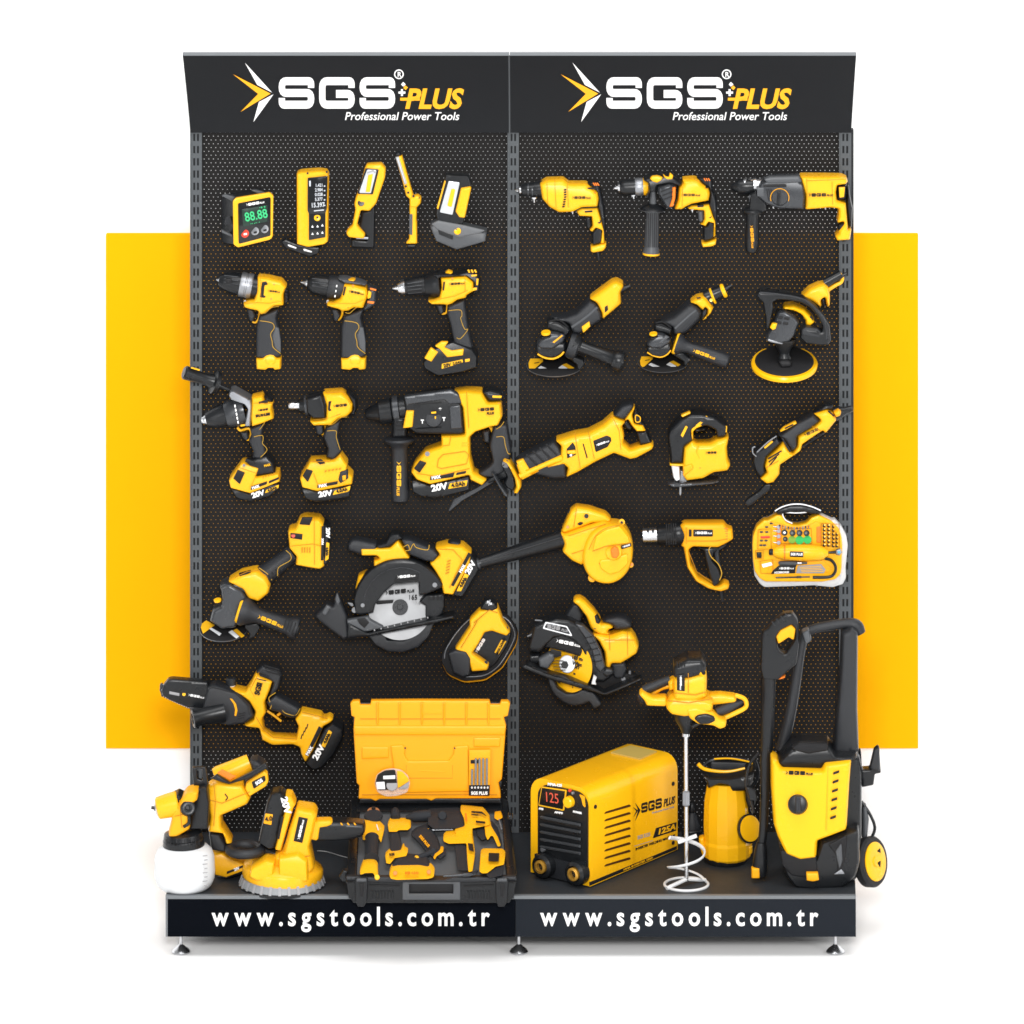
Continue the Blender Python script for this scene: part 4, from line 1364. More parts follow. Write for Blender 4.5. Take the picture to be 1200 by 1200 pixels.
t.part('grip', KG, t.P([(505, 130), (560, 132), (690, 186), (718, 215), (690, 258), (640, 256), (552, 222)], 15, 0, 12, 10))
t.part('grip_seam', SEAM, t.U([(556, 208), (575, 172), (590, 192), (650, 205), (660, 178)], 1.9, 15.5, 6), t.U([(520, 190), (545, 178), (552, 205), (530, 210)], 1.9, 15.5, 6))
t.part('motor_housing', Y, t.P([(262, 405), (278, 335), (325, 315), (340, 340), (275, 415)], 14, -6, 10))
b = t.part('battery', K, t.P([(880, 205), (918, 245), (932, 300), (842, 442), (785, 432)], 17, -2, 8, 5, .6))
s_ = t.part('battery_shell', Y, t.P([(690, 176), (760, 160), (845, 168), (890, 206), (886, 262), (792, 432), (738, 425), (720, 350), (690, 300), (662, 262), (718, 215)], 19, -1, 10, 9, .35))
t.part('battery_lock', KG, t.P([(752, 160), (790, 146), (838, 158), (810, 178)], 10, -1, 8))
t.part('label_strip', KT, t.B([(872, 218), (888, 228), (792, 402), (778, 396)], .8, 18.2, 3, .3), on=s_)
t.part('label_text', WH, t.X('MAX', 838, 306, 15, 60, 19, 0.04), on=s_)
volt(t, b, 882, 300, 28, 60, 16)
t.part('label_flash', YT, t.B([(852, 330), (874, 342), (832, 428), (808, 428)], .6, 15.8, 3, .2), on=b)
t.part('capacity_mark', KT, t.X('4.0Ah', 842, 382, 17, 60, 16.8, 0.03), on=b)
screws(t, [(770, 300), (776, 276), (764, 250)], 4, 18, YD, 'vent_slot')

t.ln('shell_line', [(705, 200), (790, 205), (840, 260), (770, 410)], 19, 2)
t.row('shell_vents', LINE, [(748, 330), (768, 322), (768, 328), (748, 336)], 5, 2, -16, 18.6)
t.ln('guard_line', arc((508, 506), 205, 168, 60, 8), 20.6, 3, DM)
t.row('foot_marks', GT, [(360, 636), (366, 634), (368, 642), (362, 644)], 9, 36, -8.5, 28.6)
t.part('guard_bolt', ZN, t.O((690, 395), 0, 90, [(0, 0), (0, 14), (6, 12), (6, 0)], 20))
t.part('guard_bolt', ZN, t.O((300, 505), 0, 90, [(0, 0), (0, 12), (6, 10), (6, 0)], 20))
t.part('housing_slots', KT, *[t.B([(652 + i * 24, 452), (666 + i * 24, 452), (666 + i * 24, 476), (652 + i * 24, 476)], .6, 16.4, 2, .2) for i in range(4)])
t = Thing('suction_lifter', 'cordless suction lifter: yellow bridge handle on an oval black pad', 'suction lifter', Hv, 0.05)
pad = [(722, 800), (735, 740), (800, 640), (880, 560), (965, 522), (1090, 560), (1142, 640), (1132, 705), (1055, 835), (965, 900), (850, 912), (760, 872)]
t.part('rubber_rim', YD, t.P([(x + 2, y + 9) for x, y in pad], 5, -10, 30, 4))
t.part('pad', KM, t.P(pad, 7, -5, 30, 6))
t.part('pad_plate', K, t.P([(760, 800), (830, 700), (900, 610), (980, 560), (1070, 590), (1110, 640), (1090, 710), (1020, 820), (940, 870), (830, 880)], 6, 0, 30, 6))
t.part('handle', Y, t.P([(932, 520), (1030, 498), (1060, 580), (1100, 640), (1080, 662), (1000, 632), (962, 640), (930, 700), (895, 752), (985, 818), (975, 846), (890, 852), (862, 762), (798, 735), (880, 612), (878, 575)], 13, 9, 10, 9))
t.part('end_cap', KG, t.P([(762, 752), (800, 735), (862, 745), (888, 782), (880, 872), (842, 886), (790, 862)], 10, 14, 8, 7))
t.part('top_cap', K, t.P([(934, 516), (962, 464), (1018, 478), (1032, 512), (998, 532)], 11, 12, 8, 7))
t.part('cap_mark', WP, t.X('%', 985, 492, 26, 20, 23, 0.0))
t.logo(936, 722, 85, WH, 58, 8, plus=False)
t.part('warning_label', YT, t.B([(1050, 690), (1078, 698), (1036, 768), (1012, 760)], .5, 7, 3, .2))
t.part('label_print', KT, t.X('MAX LOAD', 1045, 730, 13, 62, 8, 0.02))
screws(t, [(1078, 628), (968, 812)], 9, 18)

t.ln('pad_line', [(x * .9 + 93, y * .9 + 72) for x, y in pad[:-1]], 2.2, 3, GM, True)
t.ln('handle_line', [(900, 600), (985, 530), (1030, 545)], 22.4, 2.5)
t.ln('handle_line', [(830, 735), (920, 590)], 22.4, 2.5)
# ------------------------------------------------------------------ left bay, fifth row
Iv = Zv(180, 760, 420)
t = Thing('pruning_saw', 'mini chainsaw whose black bar sticks out over the left edge of the frame', 'chainsaw', Iv, 0.07)
t.part('guide_bar', SM, t.B([(42, 222), (60, 205), (300, 270), (300, 345), (205, 348), (95, 300), (50, 275)], 2, 1, 8))
zig = []
for i in range(26):
    u = i / 25
    zig.append((44 + 170 * u, 272 + 74 * u + (9 if i % 2 else -3)))
t.part('saw_chain', DM, t.B(zig + [(215, 330), (60, 262)], 2.4, 1, 0, .3), t.B([(38, 208), (50, 200), (58, 215), (46, 240), (56, 262), (46, 268), (36, 240)], 2.4, 1, 2, .3))
cv = t.part('bar_cover', K, t.P([(48, 236), (60, 205), (88, 172), (110, 168), (320, 186), (335, 260), (300, 344), (205, 340), (92, 292), (55, 265)], 9, 2, 10, 5))
t.logo(250, 280, 92, WH, -10, 11, cv)
t.part('cover_dot', YT, t.O((178, 268), 0, 90, [(0, 0), (0, 10), (2, 10), (2, 0)], 11), on=cv)
t.part('cover_print', GT, t.B([(92, 250), (152, 262), (150, 278), (92, 266)], .3, 11, 3, .1), on=cv)
t.part('sprocket_cover', KG, t.P([(320, 212), (368, 194), (500, 240), (572, 312), (592, 382), (545, 420), (450, 436), (320, 412), (292, 330)], 17, 4, 14, 10))
t.part('cover_arc', YD, t.B([(445, 290), (462, 296), (484, 325), (492, 362), (484, 396), (474, 392), (478, 355), (468, 322)], 1.2, 20.4, 5, .4))
t.part('side_handle', K, t.T((410, 372), (228, 412), [(0, 60), (.4, 52), (.8, 48), (.9, 52), (.98, 54), (1, 48), (1, 32), (.95, 30), (.95, 0)], 16, 26))
t.part('body', Y, t.P([(356, 200), (400, 206), (540, 236), (575, 185), (604, 128), (702, 176), (680, 240), (655, 300), (662, 360), (640, 400), (650, 470), (700, 502), (838, 510), (852, 440), (832, 400), (868, 350), (985, 374), (1000, 398), (1032, 382), (1058, 400), (1040, 420), (1000, 440), (940, 580), (892, 656), (866, 602), (860, 562), (820, 546), (700, 552), (640, 522), (622, 452), (560, 446), (528, 434), (588, 402), (598, 352), (562, 292), (500, 246), (380, 216)], 16, 0, 10, 9))
t.part('motor_cap', KG, t.P([(604, 116), (642, 80), (738, 108), (756, 142), (738, 220), (700, 262), (668, 290), (704, 182), (604, 128)], 15, -2, 12, 9))
t.part('brand_mark', KT, t.X('SGS', 612, 240, 30, 76, 16, 0.04, .9))
t.part('motor_vents', KT, t.B([(618, 150), (678, 166), (674, 176), (624, 162)], .8, 15, 2, .2), t.B([(606, 174), (660, 188), (658, 192), (606, 178)], .6, 15, 1, .2))
screws(t, [(570, 226), (550, 258), (618, 312), (636, 274)], 7, 14.5)
t.part('oil_cap', KG, t.T((455, 235), (452, 172), [(0, 14), (.3, 16), (.35, 30), (.9, 32), (1, 26)], 0))
t.part('cap_ring', WP, t.T((455, 222), (454, 206), [(0, 20), (.2, 24), (1, 24)], 0))
t.part('grip', KG, t.P([(662, 300), (715, 255), (852, 330), (864, 350), (835, 396), (770, 390), (740, 362), (690, 352)], 13, 0, 12, 9))
t.part('grip_seam', SEAM, t.U([(715, 258), (675, 290), (690, 330), (682, 355)], 2.2, 12.5, 6), t.U([(752, 358), (775, 380), (832, 390), (858, 352)], 2.2, 12.5, 6))
t.part('trigger', YD, t.U([(706, 358), (735, 360), (742, 378), (725, 392)], 8, 2, 8))
t.part('trigger_bar', Y, t.U([(665, 366), (705, 392), (748, 426)], 7, 2, 8))
t.part('shell_vents', KT, *[t.B([(860 + i * 11, 528 - i * 20), (868 + i * 11, 500 - i * 20), (874 + i * 11, 502 - i * 20), (866 + i * 11, 532 - i * 20)], .5, 15.6, 1, .2) for i in range(4)])
b = t.part('battery', K, t.P([(895, 652), (945, 570), (1002, 452), (1050, 414), (1112, 448), (1116, 500), (1056, 612), (990, 676), (940, 690)], 18, 0, 10, 6, .5))
t.part('label_strip', KT, t.B([(968, 455), (990, 468), (905, 630), (888, 622)], .8, 15.8, 3, .3))
t.part('label_text', WH, t.X('MAX', 912, 600, 18, 60, 17, 0.04))
volt(t, b, 966, 608, 34, 60, 18.2)
t.part('label_flash', YT, t.B([(982, 570), (1026, 476), (1046, 490), (1004, 580)], .6, 18, 4, .2), on=b)
t.part('capacity_mark', KT, t.X('4.0Ah', 1014, 528, 18, 64, 19, 0.03), on=b)

t.ln('body_line', [(600, 400), (640, 470), (700, 520), (840, 530)], 15.6, 2.2)
t.ln('body_line', [(870, 372), (985, 400), (1020, 410)], 15.6, 2.2)
t.ln('body_line', [(618, 140), (566, 240), (600, 300)], 15.6, 2)
t.ln('cover_line', [(340, 225), (480, 262), (550, 330), (562, 390)], 21, 2.4, KT)
t.row('cover_slots', KT, [(500, 380), (540, 372), (540, 378), (500, 386)], 3, -4, 14, 20.8)
t.row('cap_ribs', KT, [(650, 96), (740, 122), (738, 128), (648, 102)], 3, 4, 16, 13.6)
t.row('motor_text', KT, [(606, 196), (640, 205), (638, 211), (605, 202)], 2, -4, 12, 16)
# ------------------------------------------------------------------ on the deck, left
Jv = Zv(170, 880, 400)
DJ = deck_d(1040)
t = Thing('paint_sprayer', 'cordless paint sprayer with a milky white cup under a yellow nozzle', 'paint sprayer', Jv, DJ)
t.part('paint_cup', mat('milky_plastic', (0.60, 0.615, 0.63), 0.35, 0.3, bump=0.05), t.T((244, 842), (240, 570), [(0, 0), (0, 118), (.03, 140), (.1, 160), (.24, 176), (.4, 180), (.72, 176), (.86, 164), (.95, 140), (1, 112)], n=48))
t.part('scale_marks', GT, *[t.B([(352 + (i % 2) * 10, 640 + i * 26), (382, 636 + i * 26), (382, 640 + i * 26), (352 + (i % 2) * 10, 644 + i * 26)], .4, 26, 0, .1) for i in range(8)])
t.part('cup_collar', K, t.T((238, 590), (232, 490), [(0, 0), (0, 118), (.12, 124), (.5, 122), (.6, 112), (.62, 118), (.9, 112), (1, 92)], n=40))
t.part('spout_body', YD, t.P([(148, 472), (166, 400), (168, 340), (210, 290), (255, 232), (300, 220), (332, 222), (326, 280), (282, 312), (278, 460), (200, 505), (150, 502)], 18, 0, 12, 10))
t.part('nozzle_ring', Y, t.T((72, 352), (205, 318), [(0, 0), (0, 56), (.06, 64), (.5, 70), (.94, 72), (1, 66), (1, 0)], 6, 4))
t.part('nozzle_cap', SM, t.T((66, 354), (84, 350), [(0, 0), (0, 40), (.8, 50), (1, 50)], 6, 6))
t.part('nozzle_tip', K, t.T((38, 346), (86, 352), [(0, 9), (.4, 10), (.4, 16), (1, 20)], 8, 7))
t.part('air_ring', K, t.P([(160, 264), (205, 244), (245, 260), (212, 310), (205, 400), (186, 330)], 16, -2, 10))
t.part('flow_knob', K, t.O((262, 350), 8, 90, [(-4, 0), (-4, 46), (14, 42), (18, 30), (12, 12), (20, 10), (20, 0)], 18))
t.part('knob_stem', K, t.U([(268, 390), (268, 440), (236, 464)], 10, 18, 8))
t.part('lever_frame', K, t.P([(292, 320), (330, 212), (385, 200), (400, 300), (392, 462), (300, 462), (250, 470), (275, 440)], 15, -6, 10, 8))
t.part('hook', K, t.B([(288, 98), (372, 94), (386, 205), (300, 216)], 4, -10, 8, 1, [[(316, 106), (350, 106), (355, 178), (318, 166)]]))
t.part('body', Y, t.P([(388, 200), (440, 166), (600, 180), (650, 270), (630, 306), (470, 372), (474, 440), (542, 545), (500, 548), (482, 482), (388, 472), (402, 380), (384, 280)], 20, -22, 12, 14))
t.part('body_mark', KT, t.U([(488, 262), (504, 285), (492, 302)], 4, -2, 6))
t.part('motor_barrel', Y, t.T((430, 165), (640, 72), [(0, 0), (0, 56), (.1, 62), (1, 52), (1, 0)], -24, -30))
t.part('barrel_band', K, t.P([(404, 165), (440, 140), (520, 190), (640, 130), (740, 70), (752, 100), (640, 165), (515, 200), (480, 190)], 4, -5, 6, 3))
t.part('barrel_seam', OR, t.B([(440, 132), (470, 112), (545, 150), (560, 150), (520, 176), (470, 150)], 1, -5, 4, .3))
t.part('rear_cover', KG, t.P([(640, 42), (690, 40), (735, 70), (752, 130), (740, 190), (650, 250), (600, 190), (660, 110)], 16, -28, 14, 10))
r_ = t.part('filter_cover', Y, t.P([(618, 192), (728, 112), (750, 130), (756, 182), (740, 212), (640, 272), (612, 226)], 6, -12, 8, 5))
t.part('brand_plate', KT, t.B([(652, 190), (732, 150), (738, 180), (664, 232)], 1, -5.5, 6, .3), on=r_)
t.part('plate_text', WP, t.X('SGS', 696, 190, 20, 32, -4, 0.03), on=r_)
t.part('grip', KG, t.P([(392, 478), (462, 486), (505, 560), (496, 602), (408, 592)], 14, -28, 10, 9))
b = t.part('battery', K, t.P([(432, 725), (500, 745), (640, 690), (636, 715), (505, 766), (440, 748)], 15, -40, 6, 4, .6))
s_ = t.part('battery_shell', Y, t.P([(406, 612), (470, 596), (560, 640), (642, 680), (640, 698), (500, 755), (430, 738)], 17, -40, 8, 6, .5))
t.part('label_strip', KT, t.B([(500, 738), (610, 694), (610, 706), (500, 752)], .8, -22.8, 2, .2), on=s_)
t.part('label_text', WH, t.X('20V', 560, 722, 15, 22, -21.6, 0.03), on=s_)

t.ln('body_line', [(396, 300), (470, 320), (640, 250)], -1.4, 2.2)
t.ln('body_line', [(420, 190), (430, 300), (420, 460)], -1.2, 2.2)
t.ln('spout_line', [(180, 400), (270, 380)], 18.4, 2)
t.ln('spout_line', [(210, 300), (225, 470)], 18.4, 2)
t.row('collar_ribs', KT, [(130, 540), (135, 540), (135, 578), (130, 578)], 10, 22, 0, 22)
t = Thing('disc_sander', 'yellow round sander with finned grey skirt, loop front handle and upright 20V battery', 'sander', Jv, deck_d(1036))
t.part('sanding_pad', K, t.T((838, 826), (838, 800), [(0, 0), (0, 250), (.2, 258), (.7, 258), (1, 246)], n=56))
sk = t.part('dust_skirt', mat('grey_skirt', (0.22, 0.23, 0.24), 0.45, 0.4), t.T((838, 806), (838, 758), [(0, 0), (0, 250), (.1, 254), (.85, 238), (1, 234)], n=56))
kf = Jv[2] * 0.0025
cpt, tpt = t.w(838, 806), t.w(838, 758)
fv, ff = [], []
for i in range(28):
    a_ = 2 * math.pi * i / 28
    dr = Vector((math.cos(a_), math.sin(a_), 0))
    sd = Vector((-math.sin(a_), math.cos(a_), 0)) * 0.004
    q, f_ = hexa([cpt + dr * 250 * kf + sd, cpt + dr * 250 * kf - sd, cpt + dr * 258 * kf - sd, cpt + dr * 258 * kf + sd,
                  tpt + dr * 230 * kf + sd, tpt + dr * 230 * kf - sd, tpt + dr * 240 * kf - sd, tpt + dr * 240 * kf + sd])
    o_ = len(fv)
    fv += q
    ff += [tuple(j + o_ for j in z) for z in f_]
t.part('skirt_fins', GT, (fv, ff), on=sk)
t.part('dome', Y, t.T((840, 772), (850, 650), [(0, 0), (0, 236), (.08, 240), (.5, 238), (.62, 230), (.72, 205), (.9, 185), (.97, 165), (1, 0)], n=48))
t.part('motor_tower', Y, t.P([(775, 680), (800, 610), (850, 590), (880, 470), (930, 322), (1036, 340), (1056, 370), (1035, 470), (1012, 560), (1040, 690), (1020, 722), (900, 745), (800, 730)], 22, 8, 14, 12, .35))
t.ln('tower_line', [(820, 640), (900, 660), (1010, 640)], 31, 2.4)
t.ln('tower_line', [(880, 500), (840, 620)], 30.6, 2.4)
t.part('dome_boss', Y, t.P([(650, 690), (740, 640), (800, 650), (790, 760), (690, 770), (640, 740)], 20, 22, 14, 8))
t.part('dome_boss', Y, t.P([(820, 620), (940, 600), (1000, 640), (1005, 770), (820, 780)], 22, 20, 14, 8))
pl_ = t.part('brand_plate', KT, t.B([(940, 402), (996, 412), (962, 562), (908, 550)], 1, 29.5, 3, .3))
t.logo(952, 482, 120, WH, 77, 30.5, pl_)
b = t.part('battery', K, t.P([(695, 540), (720, 420), (748, 300), (772, 240), (832, 230), (866, 256), (872, 292), (805, 575), (760, 582)], 16, 4, 12, 7, .4))
s_ = t.part('battery_shell', Y, t.P([(858, 246), (900, 258), (926, 308), (912, 330), (838, 590), (796, 582), (872, 292)], 17, 6, 8, 6, .4))
volt(t, b, 862, 335, 38, -76, 23)
t.part('battery_label', YD, t.B([(736, 382), (782, 388), (772, 452), (724, 442)], .8, 20, 3, .3), on=b)
t.part('label_text', KT, t.X('4.0', 755, 416, 26, 8, 21, 0.02), on=b)
t.part('label_flash', KT, t.B([(832, 400), (846, 404), (822, 540), (808, 536)], .6, 22.6, 3, .2), on=s_)
screws(t, [(915, 783)], 12, 36)
ring = []
for i in range(16):
    a_ = 2 * math.pi * i / 16
    x_, y_ = 614 + 96 * math.cos(a_), 602 + 30 * math.sin(a_)
    ring.append((x_, y_, (y_ - 602) * Jv[2] * 3.0))
t.part('front_handle', KG, t.U(ring, 30, 8, 12, True, True))
t.part('handle_arm', K, t.T((690, 590), (810, 640), [(0, 34), (.5, 30), (1, 40)], 8, 4))
V6 = Zv(370, 930, 470, 1091)
t.v = V6
hd_ = t.part('rear_handle', K, t.P([(10, 350), (60, 320), (220, 318), (400, 325), (620, 352), (640, 440), (600, 520), (440, 560), (240, 576), (20, 572)], 14, 6, 20, 9))
t.part('handle_bridge', Y, t.P([(-50, 340), (20, 318), (190, 318), (220, 345), (205, 378), (150, 398), (60, 410), (40, 560), (10, 580), (-60, 560)], 10, 12, 14, 6))
t.part('trigger_ring', Y, t.U([(104 + 58 * math.cos(i * .5236), 466 + 62 * math.sin(i * .5236)) for i in range(12)], 15, 18, 8, True, True))
t.part('handle_stripe', Y, t.U([(232, 574), (282, 502), (380, 488), (590, 490)], 16, 16, 8, False))
t.part('handle_vents', YD, *[t.B([(312 + i * 85, 372), (332 + i * 85, 376), (350 + i * 85, 404), (326 + i * 85, 400)], .8, 20, 3, .2) for i in range(3)], on=hd_)
t.part('power_cord', K, t.U([(20, 730), (150, 745), (300, 790), (440, 830), (560, 880), (640, 905)], 9, 10, 8))
t.part('cord_grip', K, t.T((480, 835), (650, 905), [(0, 16), (.4, 26), (.9, 32), (1, 28)], 20))


# ------------------------------------------------------------------ right bay, first row: corded drills
L1 = Zv(600, 190, 800)
t = Thing('corded_drill', 'corded drill with plain yellow nose and no side handle, nearest the middle post', 'drill', L1, 0.055)
ax = ((25, 200), (222, 188))
t.part('chuck_tip', SM, t.T(*ax, [(0, 6), (.06, 14), (.1, 16), (.14, 26), (.22, 28), (.26, 30)]))
t.part('chuck', K, t.T(*ax, [(.2, 0), (.2, 34), (.26, 44), (.5, 48), (.7, 54), (.9, 60), (1, 60)]))
t.part('body', Y, t.P([(196, 140), (240, 112), (362, 108), (398, 138), (520, 138), (562, 165), (602, 200), (610, 250), (602, 300), (490, 305), (430, 338), (330, 342), (262, 302), (212, 245)], 19, 0, 12, 15))
t.part('stripe', KT, t.B([(440, 184), (560, 178), (600, 186), (598, 194), (560, 190), (440, 198)], 1, 16, 2, .2))
t.part('nose_vents', KT, *[t.B([(366 - (i > 3) * (i - 3) * 3, 190 + i * 17), (384 - (i > 3) * (i - 3) * 3, 188 + i * 17), (382 - (i > 3) * (i - 3) * 3, 199 + i * 17), (364 - (i > 3) * (i - 3) * 3, 200 + i * 17)], .6, 19, 1, .2) for i in range(8)])
t.logo(488, 250, 128, KT, 0, 18.6)
t.part('rear_print', OR, *[t.B([(568, 214 + i * 18), (590, 212 + i * 18), (590, 218 + i * 18), (568, 220 + i * 18)], .6, 17, 1, .2) for i in range(4)])
t.part('rear_cover', K, t.P([(520, 140), (600, 134), (620, 162), (648, 300), (660, 400), (658, 560), (640, 480), (612, 330), (600, 305), (608, 250), (600, 200), (562, 166)], 14, -2, 8, 6))
t.part('underline', KT, t.P([(420, 336), (472, 300), (602, 294), (604, 308), (480, 314), (440, 338)], 15, 0, 3, 3))
t.part('handle', Y, t.P([(452, 332), (482, 310), (602, 306), (642, 442), (650, 470), (650, 560), (620, 565), (632, 470), (590, 452), (566, 482), (544, 470), (566, 440), (560, 372), (470, 370)], 13, 0, 8, 8))
t.part('grip_pad', K, t.P([(562, 486), (592, 450), (636, 450), (636, 540), (618, 560), (566, 572)], 12, 0, 6, 6))
t.part('handle_base', Y, t.P([(552, 582), (580, 574), (636, 560), (664, 560), (660, 592), (640, 616), (572, 627), (553, 618)], 13, 0, 6, 6))
t.part('trigger', K, t.P([(514, 374), (556, 372), (566, 440), (542, 466), (522, 450), (518, 410)], 8, 0, 8))
t.part('selector', KT, t.B([(510, 342), (566, 338), (566, 350), (512, 354)], 2, 12, 5, .5))
screws(t, [(613, 418)], 14, 12.5)
t.part('power_cord', K, t.U([(602, 618), (606, 650), (612, 690)], [12, 10, 7], -4))

t.ln('body_line', [(245, 118), (250, 295)], 19.4, 2)
t.ln('body_line', [(390, 150), (396, 320)], 19.4, 2)
t.ln('body_line', [(300, 115), (310, 335)], 19.4, 1.6)
t.row('rear_slots', OR, [(566, 146), (574, 144), (588, 164), (580, 166)], 3, 14, 0, 12.6)
t.part('chuck_rib', DM, *[t.T((110 + i * 30, 196 - i), (118 + i * 30, 196 - i), [(0, 0), (0, 50 + i * 2), (1, 50 + i * 2), (1, 0)]) for i in range(3)])
t.part('chuck_pin', SM, t.T((155, 245), (157, 285), [(0, 22), (.3, 20), (.35, 6), (1, 5)], 6))
t.part('body_pin', SM, t.T((425, 338), (427, 365), [(0, 20), (.3, 16), (.35, 5), (1, 4)], 8))
L20 = Zv(710, 190, 860)
t = Thing('corded_impact_drill', 'corded impact drill with silver ring, rubber collar and straight grey side handle', 'drill', L20, 0.06)
ax = ((75, 243), (420, 225))
t.part('chuck_tip', SM, t.T(*ax, [(0, 8), (.06, 18), (.1, 20), (.11, 40), (.2, 52), (.22, 52)], 2))
t.part('chuck', K, t.T(*ax, [(.16, 0), (.16, 52), (.2, 66), (.3, 72), (.58, 74), (.58, 0)], 2))
t.part('silver_ring', GM, t.T(*ax, [(.58, 0), (.58, 78), (.6, 82), (.78, 84), (.8, 80), (.8, 0)], 2))
t.part('yellow_collar', Y, t.T(*ax, [(.79, 70), (.8, 80), (.9, 82), (.93, 76), (.93, 0)], 2))
t.part('handle_clamp', K, t.P([(345, 150), (380, 125), (430, 118), (540, 100), (620, 100), (680, 150), (718, 180), (690, 210), (600, 180), (480, 200), (470, 260), (410, 265), (400, 330), (370, 310), (400, 240), (395, 180)], 18, 2, 10, 8))
t.each('clamp_insert', Y, t.P([(412, 152), (430, 128), (480, 122), (534, 138), (520, 165), (480, 190), (440, 178)], 5, 17, 10, 4), t.P([(530, 105), (560, 130), (590, 135), (600, 95), (632, 125), (622, 158), (575, 160), (548, 140)], 4, 17, 6, 3))
t.part('gear_housing', DM, t.P([(470, 200), (600, 170), (665, 190), (660, 300), (610, 420), (560, 405), (520, 340), (480, 270)], 20, 0, 14, 14))
t.part('grip_band', OR, t.P([(622, 232), (655, 228), (652, 330), (632, 410), (592, 415), (618, 340)], 6, 16, 6, 4))
t.part('body', Y, t.P([(715, 145), (820, 138), (870, 150), (906, 190), (960, 225), (975, 280), (962, 345), (800, 375), (750, 400), (710, 425), (640, 424), (672, 340), (682, 215), (720, 180)], 20, 0, 10, 14))
t.part('stripe', KT, t.P([(722, 222), (800, 212), (960, 208), (962, 224), (800, 232), (724, 240)], 18, 0, 3, 4))
t.logo(795, 308, 175, KT, 0, 19.2)
t.part('rear_print', OR, *[t.B([(915, 248 + i * 26), (940, 244 + i * 26), (940, 254 + i * 26), (915, 258 + i * 26)], .6, 18, 1, .2) for i in range(4)])
t.part('rear_cover', K, t.P([(842, 130), (985, 124), (1000, 150), (1000, 240), (1035, 330), (1048, 470), (1040, 680), (1018, 540), (960, 380), (975, 285), (962, 225), (905, 188)], 14, -2, 10, 7))
t.part('cover_slots', OR, *[t.B([(915 + i * 20, 150), (925 + i * 20, 149), (940 + i * 20, 176), (930 + i * 20, 177)], .6, 12, 1, .2) for i in range(3)])
t.part('underline', KT, t.P([(690, 424), (750, 398), (790, 372), (970, 360), (972, 374), (800, 390), (760, 412)], 15, 0, 3, 4))
t.part('handle', Y, t.P([(760, 412), (800, 388), (970, 374), (1008, 500), (1028, 540), (1026, 680), (1000, 695), (1010, 560), (960, 548), (935, 590), (880, 570), (905, 560), (922, 520), (918, 440), (780, 432)], 13, 0, 10, 8))
t.part('grip_pad', K, t.P([(912, 592), (948, 580), (965, 548), (1012, 545), (1016, 690), (980, 712), (915, 722)], 12, 0, 8, 6))
t.part('handle_base', Y, t.P([(892, 735), (930, 738), (1000, 715), (1038, 708), (1030, 760), (990, 780), (905, 786)], 13, 0, 8, 6))
t.part('trigger', G, t.P([(856, 445), (918, 440), (918, 540), (890, 560), (868, 540)], 8, 0, 10))
t.part('selector', KT, t.B([(856, 402), (918, 400), (916, 418), (860, 422)], 2, 12, 6, .5))
screws(t, [(976, 508)], 17, 12.5)
t.part('handle_neck', G, t.T((440, 255), (442, 420), [(0, 26), (.9, 34), (1, 34)], 8))
h = t.part('side_handle', G, t.T((442, 395), (425, 865), [(0, 30), (.02, 60), (.1, 125), (.12, 122), (.13, 70), (.2, 60), (.5, 64), (.85, 66), (.92, 76), (.98, 78), (1, 60)], 8))
t.part('handle_flange', K, t.T((443, 388), (440, 452), [(0, 34), (.2, 70), (.75, 124), (.85, 128), (1, 118)], 8, n=40), on=h)
t.part('handle_end', Y, t.T((425, 848), (424, 872), [(0, 74), (.2, 80), (.8, 80), (1, 70)], 8), on=h)

t.ln('body_line', [(720, 190), (715, 420)], 20.4, 2.4)
t.ln('body_line', [(800, 142), (900, 200)], 20.2, 2.4)
t.row('housing_ribs', KT, [(500, 240), (600, 200), (602, 208), (502, 248)], 4, 14, 36, 20.6)
t.row('handle_ribs', KT, [(378, 480), (384, 480), (380, 800), (374, 800)], 7, 19, 0, 17)
t.part('chuck_pin', SM, t.T((258, 305), (262, 345), [(0, 26), (.3, 24), (.35, 8), (1, 6)], 6))
t.part('body_pin', SM, t.T((808, 440), (812, 470), [(0, 26), (.3, 22), (.35, 8), (1, 5)], 8))
L2 = Zv(800, 190, 1010)
t = Thing('corded_rotary_hammer', 'corded rotary hammer whose yellow rear grip crosses the outer right post', 'rotary hammer', L2, 0.06)
t.part('chuck', K, t.T((325, 165), (480, 160), [(0, 0), (0, 14), (.08, 24), (.2, 36), (.28, 44), (.35, 50), (.7, 54), (1, 50)]))
t.part('chuck_ring', SM, t.T((400, 158), (545, 150), [(0, 0), (0, 44), (.1, 50), (.5, 46), (.52, 52), (.65, 52), (.66, 42), (1, 40)]), label='worn silver chuck ring')
t.part('gearbox', DM, t.P([(520, 120), (575, 92), (780, 84), (810, 140), (818, 210), (810, 304), (640, 300), (560, 270), (500, 220), (488, 170)], 20, 0, 12, 9))
t.part('gearbox_shoulder', G, t.P([(540, 108), (580, 92), (780, 86), (800, 130), (690, 140), (570, 140)], 6, 15, 8, 4))
t.part('gearbox_groove', KT, t.B([(540, 150), (680, 146), (696, 152), (694, 166), (540, 166)], 1.2, 20, 5, .4))
t.part('mode_dial', KG, t.O((650, 235), 0, 90, [(-2, 0), (-2, 56), (14, 52), (16, 0)], 18.5))
t.part('dial_scale', YD, t.U([(650 + 62 * math.cos(math.radians(a)), 240 - 62 * math.sin(math.radians(a))) for a in range(-20, 201, 20)], 2.5, 21, 6))
t.part('dial_pointer', K, t.B([(638, 195), (656, 195), (650, 282), (628, 282)], 3, 26, 4))
t.part('depth_clip', G, t.B([(498, 168), (544, 168), (544, 226), (498, 226)], 3, 17, 4))
